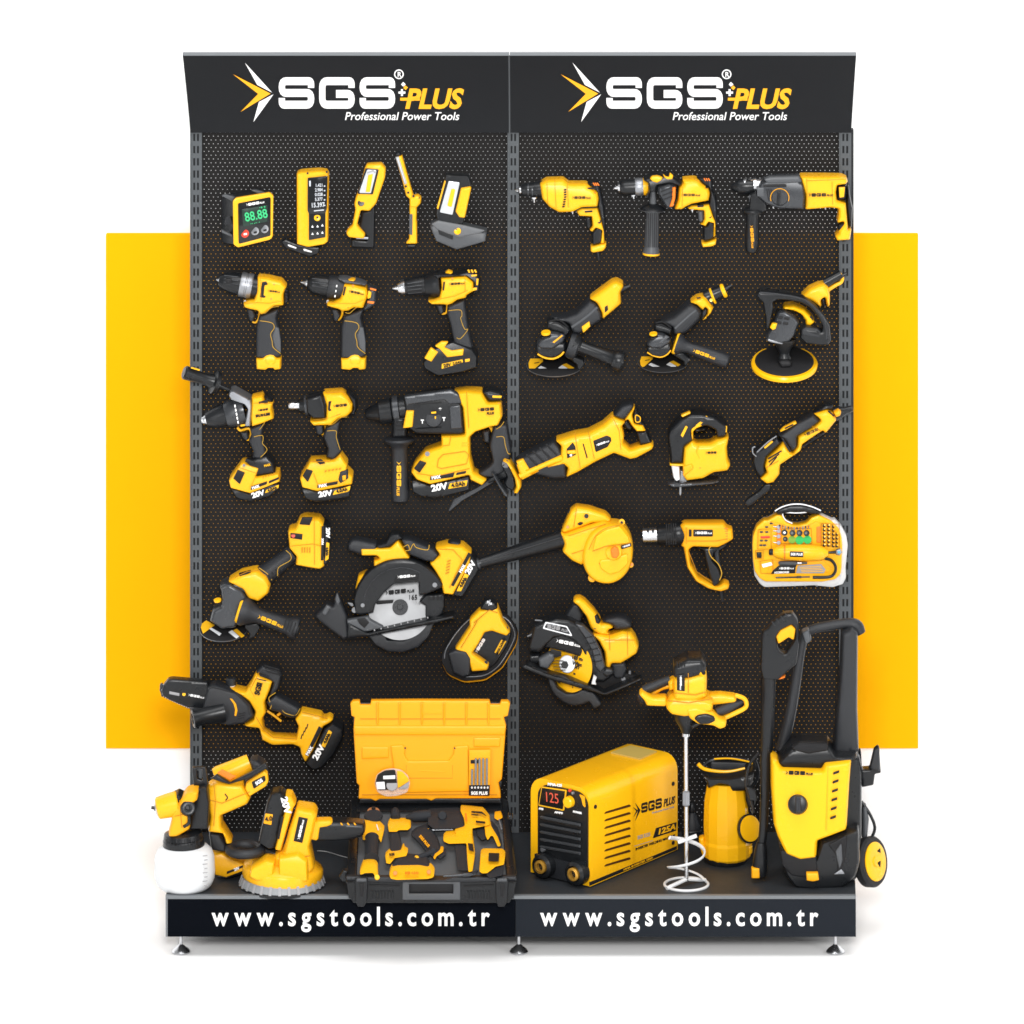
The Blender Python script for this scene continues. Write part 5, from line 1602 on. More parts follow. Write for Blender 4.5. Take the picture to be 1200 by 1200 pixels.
t.part('body', Y, t.P([(782, 80), (1060, 82), (1095, 95), (1104, 120), (1090, 135), (1032, 142), (1024, 190), (1030, 240), (1090, 262), (1104, 420), (1100, 436), (1128, 432), (1118, 505), (1030, 512), (1018, 482), (1040, 462), (1040, 440), (1085, 380), (1030, 395), (1040, 340), (1040, 298), (985, 290), (818, 306), (820, 210)], 19, 0, 9, 10))
t.logo(925, 220, 160, KT, 1, 18.8)
t.part('switch_block', K, t.P([(1030, 140), (1092, 136), (1100, 150), (1096, 236), (1030, 256)], 14, -1, 8))
t.part('switch_face', Y, t.B([(1046, 168), (1086, 166), (1080, 232), (1050, 236)], 2, 14, 4, .5))
t.part('rear_cover', K, t.P([(1085, 140), (1112, 145), (1118, 210), (1138, 300), (1130, 430), (1108, 420), (1094, 262), (1100, 200)], 13, -2, 8, 6))
t.part('grip_pad', K, t.P([(1034, 402), (1086, 384), (1096, 430), (1090, 448), (1042, 464)], 15, 1, 6, 6))
screws(t, [(1075, 320)], 14, 17)
t.part('power_cord', K, t.U([(1078, 505), (1082, 530)], 14, -2))
t.part('handle_clamp', K, t.P([(448, 200), (490, 190), (560, 260), (570, 312), (500, 345), (440, 340), (395, 318), (440, 300)], 14, 2, 8, 7))
t.part('clamp_neck', GM, t.T((462, 220), (466, 318), [(0, 18), (1, 20)], 10))
h = t.part('side_handle', K, t.T((470, 310), (462, 600), [(0, 40), (.02, 72), (.06, 76), (.1, 70), (.12, 48), (.3, 44), (.8, 46), (.95, 42), (1, 34)], 8))
t.logo(466, 500, 150, YD, -86, 22, h)

t.ln('body_line', [(830, 110), (835, 295)], 19.4, 1.8)
t.ln('body_line', [(830, 125), (1000, 118), (1095, 112)], 19.2, 1.8)
t.ln('body_line', [(1000, 130), (1005, 285)], 19.2, 1.8)
t.row('gearbox_ribs', KT, [(560, 180), (566, 180), (580, 262), (574, 262)], 3, 14, 0, 20.6)
t.part('body_pin', SM, t.T((605, 282), (607, 310), [(0, 22), (.3, 18), (.35, 5), (1, 4)], 10), label='silver clip under the gearbox')
t.part('body_pin', SM, t.T((955, 292), (957, 318), [(0, 20), (.3, 16), (.35, 5), (1, 4)], 10))
# ------------------------------------------------------------------ right bay, second row: grinders and polisher
M1 = Zv(600, 310, 800)


def disc_prints(t, d, dc, sc, tilt):
    q = lambda pts: [(dc[0] + x * sc, dc[1] + y * sc) for x, y in pts]
    disc_patch(t, d, 'disc_label', YT, q([(-182, -14), (-170, -48), (-80, -50), (-80, -30), (-160, 42), (-178, 18)]), dc, tilt, 3)
    disc_patch(t, d, 'disc_label_text', KT, q([(-140, -20), (-104, -26), (-108, -20), (-142, -14)]), dc, tilt, 3.6)
    disc_patch(t, d, 'disc_print', WP, q([(-116, 17), (-95, 2), (-15, 37), (-33, 54)]), dc, tilt, 3)
    disc_patch(t, d, 'disc_print', WP, q([(27, 16), (55, -4), (106, 28), (92, 44)]), dc, tilt, 3)
    disc_patch(t, d, 'disc_flash', YT, q([(52, -4), (84, -16), (140, 16), (118, 30)]), dc, tilt, 3)


t = Thing('corded_grinder', 'corded angle grinder with plain yellow tail and charcoal middle', 'angle grinder', M1, 0.07)
dc = (298, 710)
d = grinder_disc(t, dc, 192, 63, 1)
disc_prints(t, d, dc, 1.0, 63)
t.part('wheel_guard', K, t.P([(380, 640), (420, 628), (505, 655), (512, 690), (480, 735), (446, 738), (456, 700), (420, 668)], 9, 4, 12, 6))
t.part('guard_edge', GM, t.P([(440, 735), (505, 660), (512, 690), (490, 730)], 5, 6, 6, 3))
t.part('guard_band', Y, t.U([(180, 628), (230, 655), (290, 662), (340, 640), (365, 612)], 7, 20, 8))
t.part('gear_skirt', K, t.P([(165, 540), (200, 520), (380, 520), (385, 580), (330, 630), (280, 650), (200, 630), (170, 600)], 18, 4, 16, 10))
t.part('gear_head', DM, t.P([(172, 548), (200, 500), (262, 452), (330, 462), (378, 496), (365, 530), (290, 586), (200, 580)], 17, 10, 14, 12))
t.part('head_plate', G, t.P([(260, 548), (345, 486), (372, 498), (300, 560)], 3, 25, 5, 2))
t.part('head_mark', YD, t.B([(285, 545), (350, 495), (358, 500), (296, 552)], .6, 28, 2, .2))
t.part('spindle_lock', YE, t.O((238, 478), 60, 96, [(-10, 0), (-10, 32), (2, 34), (8, 30), (8, 0)], 26))
t.part('lock_base', K, t.O((238, 492), 60, 96, [(-12, 0), (-12, 40), (-2, 40), (-2, 0)], 24))
t.part('head_collar', K, t.P([(245, 372), (300, 360), (390, 400), (418, 440), (380, 500), (320, 462), (240, 448)], 18, 2, 12, 10))
t.part('collar_fins', KT, t.U([(265, 400), (330, 390), (395, 440)], 6, 19, 6), t.U([(262, 420), (325, 412), (385, 462)], 6, 19, 6))
t.part('motor_barrel', KG, t.P([(262, 350), (380, 345), (445, 320), (540, 232), (590, 250), (632, 320), (632, 372), (560, 420), (480, 475), (430, 470), (400, 400), (300, 365)], 20, 0, 14, 16))
t.part('barrel_rib', G, t.U([(420, 440), (520, 370), (600, 300)], 10, 19, 8))
t.part('barrel_label', GM, t.B([(552, 392), (618, 340), (622, 352), (556, 404)], .8, 17, 3, .2))
t.part('slide_switch', Y, t.P([(488, 432), (545, 390), (552, 432), (500, 480)], 5, 16, 5, 3))
t.part('tail', Y, t.P([(540, 226), (700, 108), (738, 100), (780, 122), (784, 142), (762, 180), (768, 262), (635, 372), (628, 320), (592, 252)], 20, -1, 12, 16))
t.part('tail_marks', KT, t.B([(652, 298), (672, 284), (676, 318), (652, 340)], .8, 18.6, 3, .2))
t.part('tail_print', YD, *[t.B([(684, 262 + i * 15 - 0), (756, 208 + i * 17), (756, 214 + i * 17), (684, 269 + i * 15)], .5, 17.6, 1, .2) for i in range(4)])
t.part('power_cord', K, t.T((762, 178), (830, 150), [(0, 24), (.3, 20), (.7, 14), (1, 12)], -2))
t.part('handle_flange', KG, t.T((395, 560), (470, 585), [(0, 0), (0, 84), (.4, 94), (.8, 90), (1, 60)], 14, 14, 40))
t.part('side_handle', K, t.T((440, 562), (780, 688), [(0, 84), (.08, 70), (.14, 46), (.3, 44), (.5, 48), (.78, 56), (.8, 62), (.86, 72), (.97, 72), (1, 66), (1, 44), (.92, 40), (.92, 0)], 16, 26, 36))

M23 = Zv(740, 320, 870)
t = Thing('slim_grinder', 'slim dark angle grinder with narrow waist, yellow rings and lettered side handle', 'angle grinder', M23, 0.07)
dc = (340, 968)
d = grinder_disc(t, dc, 266, 63, 1)
disc_prints(t, d, dc, 1.36, 63)
t.part('wheel_guard', K, t.P([(430, 862), (560, 832), (632, 900), (602, 985), (556, 1004), (562, 946), (500, 906)], 9, 4, 14, 6))
t.part('guard_edge', GM, t.P([(560, 985), (622, 900), (632, 930), (600, 985)], 5, 6, 6, 3))
t.part('guard_band', Y, t.U([(170, 858), (240, 895), (320, 908), (385, 880), (425, 835)], 8, 20, 8))
t.part('gear_skirt', K, t.P([(158, 755), (200, 735), (430, 700), (435, 800), (380, 870), (310, 900), (210, 870), (160, 810)], 18, 4, 18, 10))
t.part('gear_head', DM, t.P([(160, 752), (190, 690), (268, 618), (340, 628), (430, 690), (420, 730), (330, 800), (215, 800)], 17, 10, 16, 12))
t.part('head_plate', G, t.P([(288, 745), (370, 668), (410, 690), (320, 762)], 3, 25, 6, 2))
t.part('spindle_lock', YE, t.O((236, 656), 60, 96, [(-10, 0), (-10, 42), (2, 44), (8, 40), (8, 0)], 26))
t.part('lock_base', K, t.O((238, 674), 60, 96, [(-14, 0), (-14, 52), (-2, 52), (-2, 0)], 24))
t.part('head_collar', K, t.P([(242, 520), (300, 505), (420, 540), (448, 570), (425, 660), (350, 630), (245, 610)], 18, 2, 14, 10))
t.part('collar_fins', KT, t.U([(265, 540), (340, 530), (430, 590)], 8, 19, 6), t.U([(262, 570), (335, 562), (420, 620)], 8, 19, 6))
t.part('motor_barrel', KG, t.P([(298, 500), (440, 440), (600, 312), (650, 300), (720, 340), (760, 400), (735, 480), (620, 600), (560, 640), (450, 640), (440, 560)], 20, 0, 16, 18))
t.part('barrel_rib', G, t.U([(470, 600), (600, 480), (700, 400)], 13, 19, 8))
t.part('barrel_label', GM, t.B([(602, 580), (710, 495), (716, 512), (606, 602)], .8, 16, 3, .2))
t.part('tail', Y, t.P([(630, 296), (700, 245), (770, 228), (810, 250), (850, 310), (884, 360), (860, 410), (800, 470), (760, 505), (820, 420), (822, 370), (795, 345), (768, 380), (700, 320)], 18, -1, 10, 12))
t.part('tail_slot', KT, t.B([(700, 264), (745, 260), (755, 272), (710, 278)], .8, 16, 4, .2))
t.part('thumb_rest', KG, t.P([(750, 395), (795, 350), (828, 378), (820, 430), (752, 490)], 12, -1, 10, 8))
t.part('rear_grip', K, t.T((800, 270), (985, 190), [(0, 82), (.15, 84), (.3, 78), (.7, 68), (1, 70)], 0))
t.part('grip_ring', YE, t.T((868, 252), (890, 243), [(0, 0), (0, 86), (.5, 92), (1, 86), (1, 0)], 0, 0, 36))
t.part('grip_button', YE, t.O((862, 294), 0, 90, [(-2, 0), (-2, 18), (4, 17), (5, 0)], 18))
t.part('grip_slot', KT, t.O((868, 326), 0, 90, [(-2, 0), (-2, 14), (2, 13), (2, 0)], 18))
t.part('end_ring', YE, t.T((978, 198), (1015, 182), [(0, 0), (0, 72), (.4, 80), (1, 70), (1, 0)], 0, 0, 36))
t.part('power_cord', K, t.T((1010, 180), (1085, 128), [(0, 30), (.5, 18), (1, 14)], -3))
t.part('handle_flange', YE, t.T((465, 750), (500, 762), [(0, 0), (0, 112), (.5, 122), (1, 118), (1, 0)], 14, 14, 40))
h = t.part('side_handle', KG, t.T((495, 760), (1045, 955), [(0, 0), (0, 112), (.06, 108), (.14, 70), (.24, 56), (.34, 66), (.6, 74), (.84, 80), (.97, 78), (1, 70), (1, 46), (.93, 42), (.93, 0)], 16, 26, 36))
t.logo(785, 880, 250, YT, -20, 46, h)

M2 = Zv(790, 310, 1000)
t = Thing('polisher', 'polisher with round black pad rimmed in yellow and large D-shaped front handle', 'polisher', M2, 0.07)
pc = (738, 655)
t.part('polishing_foam', YE, t.O((738, 668), 56, 90, [(-22, 0), (-22, 205), (-12, 220), (8, 222), (20, 214), (20, 0)], 0, 56))
t.part('backing_pad', KM, t.O(pc, 56, 90, [(0, 0), (0, 198), (12, 196), (24, 180), (26, 0)], 0, 56))
t.part('spindle', K, t.T((738, 670), (738, 500), [(0, 48), (.3, 44), (.45, 34), (.6, 44), (1, 80)], 8))
t.part('spindle_nut', KT, t.P([(695, 640), (715, 628), (765, 628), (790, 642), (780, 680), (715, 690)], 10, 12, 8))
t.part('gear_head', DM, t.P([(610, 490), (620, 450), (650, 400), (690, 300), (740, 290), (800, 320), (840, 370), (810, 450), (760, 520), (720, 520)], 18, 4, 14, 10))
t.part('head_skirt', GM, t.P([(612, 490), (632, 470), (735, 505), (722, 522), (640, 508)], 16, 6, 5, 4))
t.part('head_windows', KT, *[t.B([(694 + i * 46 - j * 8, 344 + i * 6 + j * 34), (728 + i * 46 - j * 8, 348 + i * 6 + j * 34), (724 + i * 46 - j * 8, 366 + i * 6 + j * 34), (690 + i * 46 - j * 8, 360 + i * 6 + j * 34)], 1, 21.6, 4, .3) for i in range(2) for j in range(2)])
t.part('spindle_lock', YE, t.P([(640, 418), (655, 390), (692, 388), (680, 428), (660, 436)], 5, 20, 5, 3))
t.part('housing', YE, t.P([(722, 285), (738, 262), (800, 258), (870, 285), (920, 335), (942, 370), (908, 400), (880, 394), (878, 360), (850, 320), (800, 295)], 16, 2, 10, 9))
t.part('vent', KT, t.B([(906, 350), (920, 340), (932, 372), (914, 376)], 1, 16, 3, .3))
t.part('motor_body', Y, t.P([(846, 205), (900, 150), (960, 122), (1000, 115), (1030, 140), (1042, 195), (1040, 262), (1022, 275), (1008, 200), (980, 225), (985, 275), (960, 262), (920, 230)], 18, -4, 10, 12))
t.part('rear_bow', Y, t.U([(1030, 170), (1080, 138), (1118, 118), (1128, 85), (1108, 55)], [14, 13, 12, 10, 7], -4))
t.part('rear_grip', K, t.T((1010, 125), (1120, 62), [(0, 34), (.5, 30), (1, 28)], -4))
t.part('power_cord', K, t.T((1125, 75), (1155, 60), [(0, 12), (1, 10)], -4))
t.part('trigger', K, t.P([(980, 230), (1008, 205), (1020, 270), (1000, 290)], 7, -4, 6))
hb = t.part('front_handle', K, t.P([(548, 192), (560, 165), (600, 160), (700, 172), (800, 192), (880, 212), (940, 255), (1000, 330), (1040, 400), (1048, 500), (1030, 528), (980, 532), (880, 520), (840, 480), (850, 440), (880, 410), (960, 420), (985, 440), (990, 400), (960, 340), (910, 280), (850, 246), (760, 228), (690, 226), (662, 240), (668, 270), (640, 400), (612, 440), (608, 340), (592, 244), (565, 222)], 13, 12, 10, 8))
t.part('handle_rib', KG, t.U([(575, 188), (700, 200), (850, 228), (930, 280), (1000, 370), (1018, 440), (1018, 500)], 8, 24, 8), on=hb)
t.part('handle_grip', KG, t.P([(850, 425), (880, 405), (960, 415), (985, 440), (980, 510), (900, 500), (850, 470)], 9, 16, 10, 7))

# ------------------------------------------------------------------ right bay, third row
N1 = Zv(570, 450, 790)
t = Thing('reciprocating_saw', 'yellow reciprocating saw pointing down-left with its dark blade crossing the middle post', 'reciprocating saw', N1, 0.075)
t.part('saw_blade', DM, t.B([(-205, 735), (-242, 808), (-236, 812), (-150, 740), (-60, 690), (40, 628), (130, 580), (120, 560), (20, 612), (-60, 664)], 1, 0, 3, .4))
t.part('blade_clamp', K, t.T((10, 620), (150, 555), [(0, 16), (.3, 20), (.5, 34), (1, 44)], 0))
t.part('shoe', DM, t.P([(30, 552), (48, 545), (92, 622), (142, 690), (138, 712), (112, 702), (75, 640)], 14, 2, 5, 4))
t.part('shoe_mount', K, t.P([(92, 500), (130, 470), (180, 540), (190, 640), (170, 672), (130, 650), (110, 620), (130, 580)], 15, 0, 10, 8))
t.part('mount_bolt', ZN, t.O((122, 512), 30, 180, [(-4, 0), (-4, 26), (6, 22), (6, 0)], 14))
t.part('front_ring', Y, t.P([(102, 478), (118, 464), (150, 478), (190, 540), (222, 598), (226, 640), (200, 684), (172, 682), (190, 640), (182, 588), (150, 522), (128, 488)], 19, 0, 8, 8))
t.part('nose_boot', KG, t.P([(175, 490), (240, 440), (430, 345), (470, 380), (510, 480), (515, 575), (500, 590), (430, 594), (300, 560), (225, 590), (200, 540)], 18, -1, 16, 15))
t.part('nose_strip', Y, t.U([(212, 590), (300, 548), (390, 508), (485, 470)], [17, 16, 16, 20], 17.5, 10))
t.part('nose_tab', Y, t.P([(190, 492), (236, 474), (276, 540), (222, 560)], 5, 15, 5, 3))
t.part('nose_frame', Y, t.P([(188, 492), (235, 472), (280, 545), (470, 462), (478, 380), (440, 345), (560, 308), (650, 292), (740, 245), (805, 185), (870, 212), (888, 226), (866, 255), (880, 310), (876, 360), (920, 400), (960, 385), (1050, 362), (1070, 378), (1060, 402), (960, 458), (918, 466), (815, 425), (700, 480), (580, 550), (508, 584), (520, 520), (495, 495), (380, 522), (228, 600), (215, 570)], 20.5, 0, 9, 14))
t.part('window', KT, t.B([(512, 415), (552, 372), (570, 400), (572, 452), (516, 476)], 1.2, 19.6, 5, .4))
t.part('window_lever', Y, t.P([(515, 425), (565, 420), (578, 436), (562, 448), (515, 444)], 3, 21, 6, 2))
t.part('seam', KT, t.B([(614, 382), (622, 380), (648, 470), (640, 474)], .8, 20, 2, .3))
p_ = t.part('brand_plate', KT, t.B([(682, 362), (770, 328), (796, 340), (800, 362), (775, 402), (698, 436)], 1, 19.8, 8, .4))
t.logo(742, 378, 85, WH, 20, 20.8, p_)
t.part('side_vents', YD, *[t.B([(824 + i * 11, 292 - i * 2), (830 + i * 11, 290 - i * 2), (848 + i * 9, 362 - i * 4), (842 + i * 9, 364 - i * 4)], .5, 18.6, 2, .2) for i in range(4)])
t.part('grip_shoulder', KG, t.P([(806, 186), (860, 122), (915, 104), (942, 112), (940, 135), (890, 208), (868, 212)], 17, 0, 10, 9))
t.part('handle_frame', Y, t.P([(888, 200), (940, 130), (950, 140), (932, 185), (945, 240), (1000, 250), (1020, 288), (960, 290), (930, 255), (905, 215), (880, 228)], 14, 0, 5, 6))
t.part('handle', K, t.P([(935, 190), (950, 128), (985, 200), (1060, 362), (980, 382), (955, 290), (1018, 288), (1000, 252), (948, 240)], 13, -1, 8, 7))
t.part('handle_badge', YT, t.U([(955, 200), (982, 212), (980, 240), (955, 240)], 3.4, 13, 6, True, True))
t.part('trigger', K, t.P([(868, 240), (900, 215), (938, 268), (920, 290), (890, 280)], 8, -2, 8))

t.ln('body_line', [(565, 312), (600, 540)], 20.6, 2)
t.ln('body_line', [(650, 300), (690, 478)], 20.6, 2)
t.ln('body_line', [(745, 250), (815, 200)], 20.6, 2)
t.ln('body_line', [(800, 200), (850, 300), (860, 420)], 20.6, 2)
t.row('boot_ribs', KT, [(250, 452), (260, 446), (330, 520), (320, 524)], 4, 42, -22, 18.2)
t.part('boot_bolt', GM, t.O((540, 455), 0, 90, [(0, 0), (0, 10), (4, 8), (4, 0)], 21))
N2 = Zv(770, 460, 1010)
t = Thing('jigsaw', 'corded jigsaw standing level with black curved grip and thin upright blade', 'jigsaw', N2, 0.06)
t.part('saw_blade', BL, t.B([(132, 480), (142, 480), (142, 590), (137, 604), (131, 596)], 1, 2, 1, .2))
t.part('sole_plate', DM, t.P([(58, 520), (70, 514), (150, 512), (300, 505), (360, 500), (362, 508), (330, 520), (150, 540), (90, 540)], 16, 3, 5, 3, .7))
t.part('blade_guard', WP, t.P([(82, 420), (95, 414), (132, 420), (135, 500), (110, 510), (95, 490)], 12, 4, 6, 5))
t.part('roller_block', GM, t.P([(132, 440), (160, 450), (175, 500), (185, 520), (120, 520), (130, 490)], 9, 2, 5, 4))
t.part('grip_body', K, t.P([(72, 402), (78, 380), (60, 235), (72, 200), (130, 140), (180, 108), (260, 106), (340, 124), (410, 175), (412, 215), (395, 250), (350, 250), (340, 205), (290, 180), (230, 190), (205, 205), (212, 265), (160, 300), (152, 402)], 18, 0, 14, 10))
t.part('body', Y, t.P([(156, 305), (200, 262), (232, 285), (310, 282), (350, 258), (422, 240), (408, 310), (415, 385), (430, 412), (412, 445), (330, 455), (270, 490), (170, 502), (148, 470), (150, 402)], 19, 1, 12, 14))
t.part('body_recess', YD, t.U([(240, 315), (234, 350), (250, 388)], 6, 19, 8), t.U([(372, 320), (380, 340), (372, 358)], 6, 18, 8))
t.part('foot_yoke', YD, t.P([(150, 425), (205, 410), (215, 440), (180, 470), (150, 490), (155, 455)], 6, 16, 10, 4))
t.logo(318, 353, 62, KT, 2, 20, plus=False)
screws(t, [(252, 438)], 6, 19.5)
t.each('grip_flash', Y, t.B([(138, 130), (190, 108), (198, 116), (150, 140)], 5, 13, 4, 1), t.B([(138, 248), (168, 192), (180, 200), (150, 264)], 2, 16, 3, .5), t.B([(284, 132), (296, 140), (302, 162), (378, 186), (378, 194), (296, 178)], 2, 15, 3, .5), t.B([(396, 190), (410, 195), (408, 232), (398, 228)], 3, 13, 3, .5))
t.part('lock_plate', Y, t.P([(190, 185), (260, 138), (280, 150), (282, 178), (230, 196), (212, 215), (212, 265), (200, 262)], 16, 2, 8, 6))
screws(t, [(264, 162)], 12, 18)
t.part('trigger', K, t.P([(210, 205), (285, 195), (282, 218), (225, 228)], 8, 0, 6))
t.part('rim_line', YE, t.B([(74, 400), (160, 404), (160, 411), (74, 408)], 17, 1, 1, .5))

t = Thing('oscillating_tool', 'oscillating multi-tool held slanting with black bent blade at its foot', 'multi-tool', N2, 0.065)
t.part('blade', K, t.P([(510, 640), (525, 622), (600, 570), (632, 530), (668, 530), (660, 570), (560, 650), (530, 665)], 5, 2, 8, 4))
t.part('body', Y, t.P([(600, 490), (642, 455), (628, 420), (640, 370), (700, 320), (740, 270), (790, 345), (820, 300), (822, 240), (905, 190), (958, 150), (910, 110), (990, 86), (1030, 108), (1050, 150), (985, 230), (970, 210), (850, 290), (840, 330), (720, 410), (715, 470), (680, 515), (640, 522)], 17, 0, 9, 12))
t.part('head', K, t.P([(565, 325), (600, 315), (700, 240), (720, 270), (740, 268), (640, 365), (628, 420), (638, 455), (605, 490), (575, 450), (556, 390)], 16, 0, 10, 9))
t.part('lever', GM, t.U([(582, 375), (562, 355), (560, 325), (575, 318)], 4, 16, 6), t.U([(585, 350), (650, 290), (700, 255)], 4, 17, 6))
t.part('lever_flash', Y, t.B([(625, 320), (672, 280), (680, 288), (632, 328)], 2, 15, 3, .5))
t.part('grip', KG, t.P([(700, 240), (800, 165), (910, 110), (955, 150), (900, 195), (820, 240), (818, 310), (790, 335), (745, 262)], 18, 1, 10, 11))
t.part('slide_switch', Y, t.P([(718, 222), (740, 200), (810, 164), (820, 178), (760, 212), (725, 228)], 5, 15, 6, 3))
t.part('switch_slot', KT, t.B([(745, 208), (795, 184), (800, 190), (750, 214)], .8, 20, 2, .2))
t.part('tail_cap', K, t.P([(920, 100), (985, 55), (1030, 60), (1030, 90), (990, 88), (915, 112)], 14, -1, 8, 7))
t.part('cord_sleeve', K, t.T((1040, 125), (1145, 92), [(0, 44), (.3, 36), (.6, 22), (1, 18)], -2))
t.part('speed_wheel', YD, t.P([(1032, 110), (1060, 96), (1078, 108), (1072, 130), (1048, 140)], 8, 10, 5))
t.part('head_vents', KT, *[t.B([(648 + i * 4, 385 + i * 20), (728 - i * 14, 338 + i * 18), (732 - i * 14, 344 + i * 18), (652 + i * 4, 392 + i * 20)], .6, 16.4, 1, .2) for i in range(3)])
t.part('tail_vents', KT, *[t.B([(958 + i * 14, 140 - i * 10), (966 + i * 14, 134 - i * 10), (1010 + i * 10, 190 - i * 18), (1002 + i * 10, 196 - i * 18)], .6, 15.4, 1, .2) for i in range(4)])
t.part('band', KT, t.B([(728, 268), (738, 264), (786, 342), (776, 350)], .8, 17.6, 2, .2))
t.logo(905, 232, 90, KT, 26, 16, plus=False)
t.part('side_text', KT, t.X('MULTI', 918, 262, 20, 26, 13, 0.03))
t.part('lower_grip', K, t.P([(840, 300), (975, 212), (985, 232), (880, 300), (845, 325)], 11, -2, 6))

t.ln('tail_line', [(905, 195), (960, 225)], 17.4, 2.2)
t.ln('head_line', [(640, 440), (712, 400)], 17.4, 2.2)
# ------------------------------------------------------------------ right bay, fourth row
O1 = Zv(550, 580, 790)
t = Thing('air_blower', 'round yellow air blower with long black tapered nozzle', 'blower', O1, 0.075)
t.part('nozzle', K, t.T((48, 405), (552, 255), [(0, 28), (.02, 32), (.03, 30), (.5, 46), (.96, 56), (1, 58)], 0))
t.part('nozzle_rim', DM, t.T((44, 406), (62, 401), [(0, 26), (0, 34), (1, 34), (1, 26)], 0))
t.part('nozzle_rib', DM, t.U([(70, 378), (530, 212)], 4, 3, 6, False), t.U([(70, 392), (530, 252)], 3, 17, 6, False))
t.part('duct', Y, t.P([(532, 205), (560, 215), (650, 180), (780, 140), (850, 150), (800, 250), (720, 330), (660, 400), (600, 370), (545, 318), (558, 270)], 18, 0, 14, 14))
t.part('handle_housing', Y, t.P([(540, 200), (556, 165), (592, 80), (625, 55), (700, 66), (800, 100), (832, 132), (820, 150), (720, 152), (640, 185), (560, 215)], 15, -4, 12, 12))
t.part('handle_hole', KT, t.B([(628, 170), (650, 156), (672, 162), (650, 178)], 2, 10, 6, .5))
screws(t, [(686, 124), (670, 280)], 13, 13)
t.part('handle_slot', KT, t.B([(576, 100), (588, 82), (592, 86), (582, 108)], 1, 9, 2, .3))
screws(t, [(576, 188)], 9, 12, OR, 'screw_cap')
hs = t.part('fan_housing', Y, t.P([(720, 190), (780, 160), (850, 148), (905, 165), (945, 225), (960, 290), (958, 360), (935, 430), (890, 480), (830, 505), (760, 500), (700, 465), (665, 400), (660, 330), (680, 250)], 20, 6, 45, 14, .3))
t.part('housing_panel', Y, t.P([(742, 240), (800, 200), (880, 180), (930, 240), (940, 280), (800, 300), (720, 330)], 3, 25, 12, 2))
t.part('housing_panel', Y, t.P([(760, 380), (830, 370), (930, 340), (930, 400), (880, 450), (820, 465), (770, 430)], 3, 25, 14, 2))
t.each('housing_lug', Y, t.O((893, 160), 0, 90, [(-10, 0), (-10, 18), (16, 18), (18, 12), (18, 0)], 6), t.O((720, 486), 0, 90, [(-10, 0), (-10, 24), (16, 24), (18, 16), (18, 0)], 6), t.O((946, 410), 0, 90, [(-10, 0), (-10, 16), (16, 16), (18, 10), (18, 0)], 6))
t.part('lug_screw', KT, t.O((893, 162), 0, 90, [(0, 0), (0, 8), (3, 8), (3, 0)], 9.6))
t.each('lug_screw', OR, t.O((738, 488), 0, 90, [(0, 0), (0, 8), (3, 8), (3, 0)], 9.6), t.O((952, 408), 0, 90, [(0, 0), (0, 8), (3, 8), (3, 0)], 9.6))
t.part('hub', Y, t.O((846, 332), 8, 160, [(-4, 0), (-4, 50), (10, 46), (14, 40), (14, 0)], 26))
t.part('hub_cap', OR, t.P([(826, 318), (850, 298), (872, 310), (880, 345), (862, 372), (835, 365)], 3, 31, 10, 2))
pl_ = t.part('brand_plate', KT, t.B([(888, 298), (946, 280), (950, 300), (892, 318)], 1, 26.5, 3, .3), on=hs)
t.logo(920, 299, 46, WP, 17, 27.6, pl_, plus=False)

t.ln('duct_line', [(580, 240), (700, 200), (800, 170)], 18.6, 2)
t.ln('duct_line', [(600, 345), (680, 320)], 18.6, 2)
t.ln('handle_line', [(630, 62), (612, 190)], 11.4, 2)
t.ln('housing_line', [(700, 320), (740, 240), (800, 195), (885, 175)], 26.6, 2, None, True)
t.ln('housing_line', [(760, 400), (800, 440), (870, 445), (930, 390)], 26.8, 2, None, True)
t.ln('housing_line', [(720, 330), (800, 300), (940, 285)], 28, 2)
O2 = Zv(740, 580, 1010)
t = Thing('heat_gun', 'heat gun with silver nozzle tip and open hand guard', 'heat gun', O2, 0.055)
t.part('nozzle', SM, t.T((60, 212), (150, 208), [(0, 30), (0, 38), (.5, 40), (1, 42)]), t.T((62, 212), (60, 212), [(0, 0), (0, 30), (1, 30)]))
t.part('nozzle_slots', KT, *[t.B([(80 + i * 26, 178 + i * 2), (92 + i * 26, 178 + i * 2), (92 + i * 26, 196), (80 + i * 26, 196)], .8, 20, 3, .2) for i in range(2)])
t.part('heat_shield', K, t.T((132, 208), (275, 200), [(0, 0), (0, 44), (.1, 50), (.5, 52), (.55, 58), (.95, 60), (1, 56)]))
t.part('body', YD, t.P([(252, 150), (275, 136), (480, 136), (500, 162), (525, 168), (530, 220), (500, 238), (450, 262), (320, 258), (298, 275), (310, 350), (350, 420), (440, 462), (455, 460), (482, 444), (510, 455), (505, 480), (465, 492), (400, 478), (335, 440), (290, 370), (270, 262), (258, 258), (268, 200)], 15, 0, 10, 11))
pl_ = t.part('brand_plate', KT, t.B([(322, 180), (424, 180), (424, 216), (322, 216)], 1, 14.5, 4, .3))
t.logo(374, 198, 88, WH, 0, 15.5, pl_)
t.part('label_bar', KT, t.B([(299, 180), (313, 180), (313, 216), (299, 216)], 1, 14.5, 2, .3))
t.part('rear_vents', OR, *[t.B([(445, 172 + i * 13), (502, 172 + i * 13), (502, 178 + i * 13), (445, 178 + i * 13)], .8, 13, 2, .3) for i in range(5)])
t.part('grip', K, t.P([(330, 258), (372, 262), (440, 256), (470, 262), (430, 290), (418, 325), (455, 372), (470, 420), (452, 455), (425, 470), (405, 410), (385, 330), (375, 280)], 13, 0, 8, 8))
t.part('grip_line', SEAM, t.U([(450, 250), (405, 278), (415, 322), (452, 360), (470, 408), (458, 445)], 2.5, 13.5, 6))
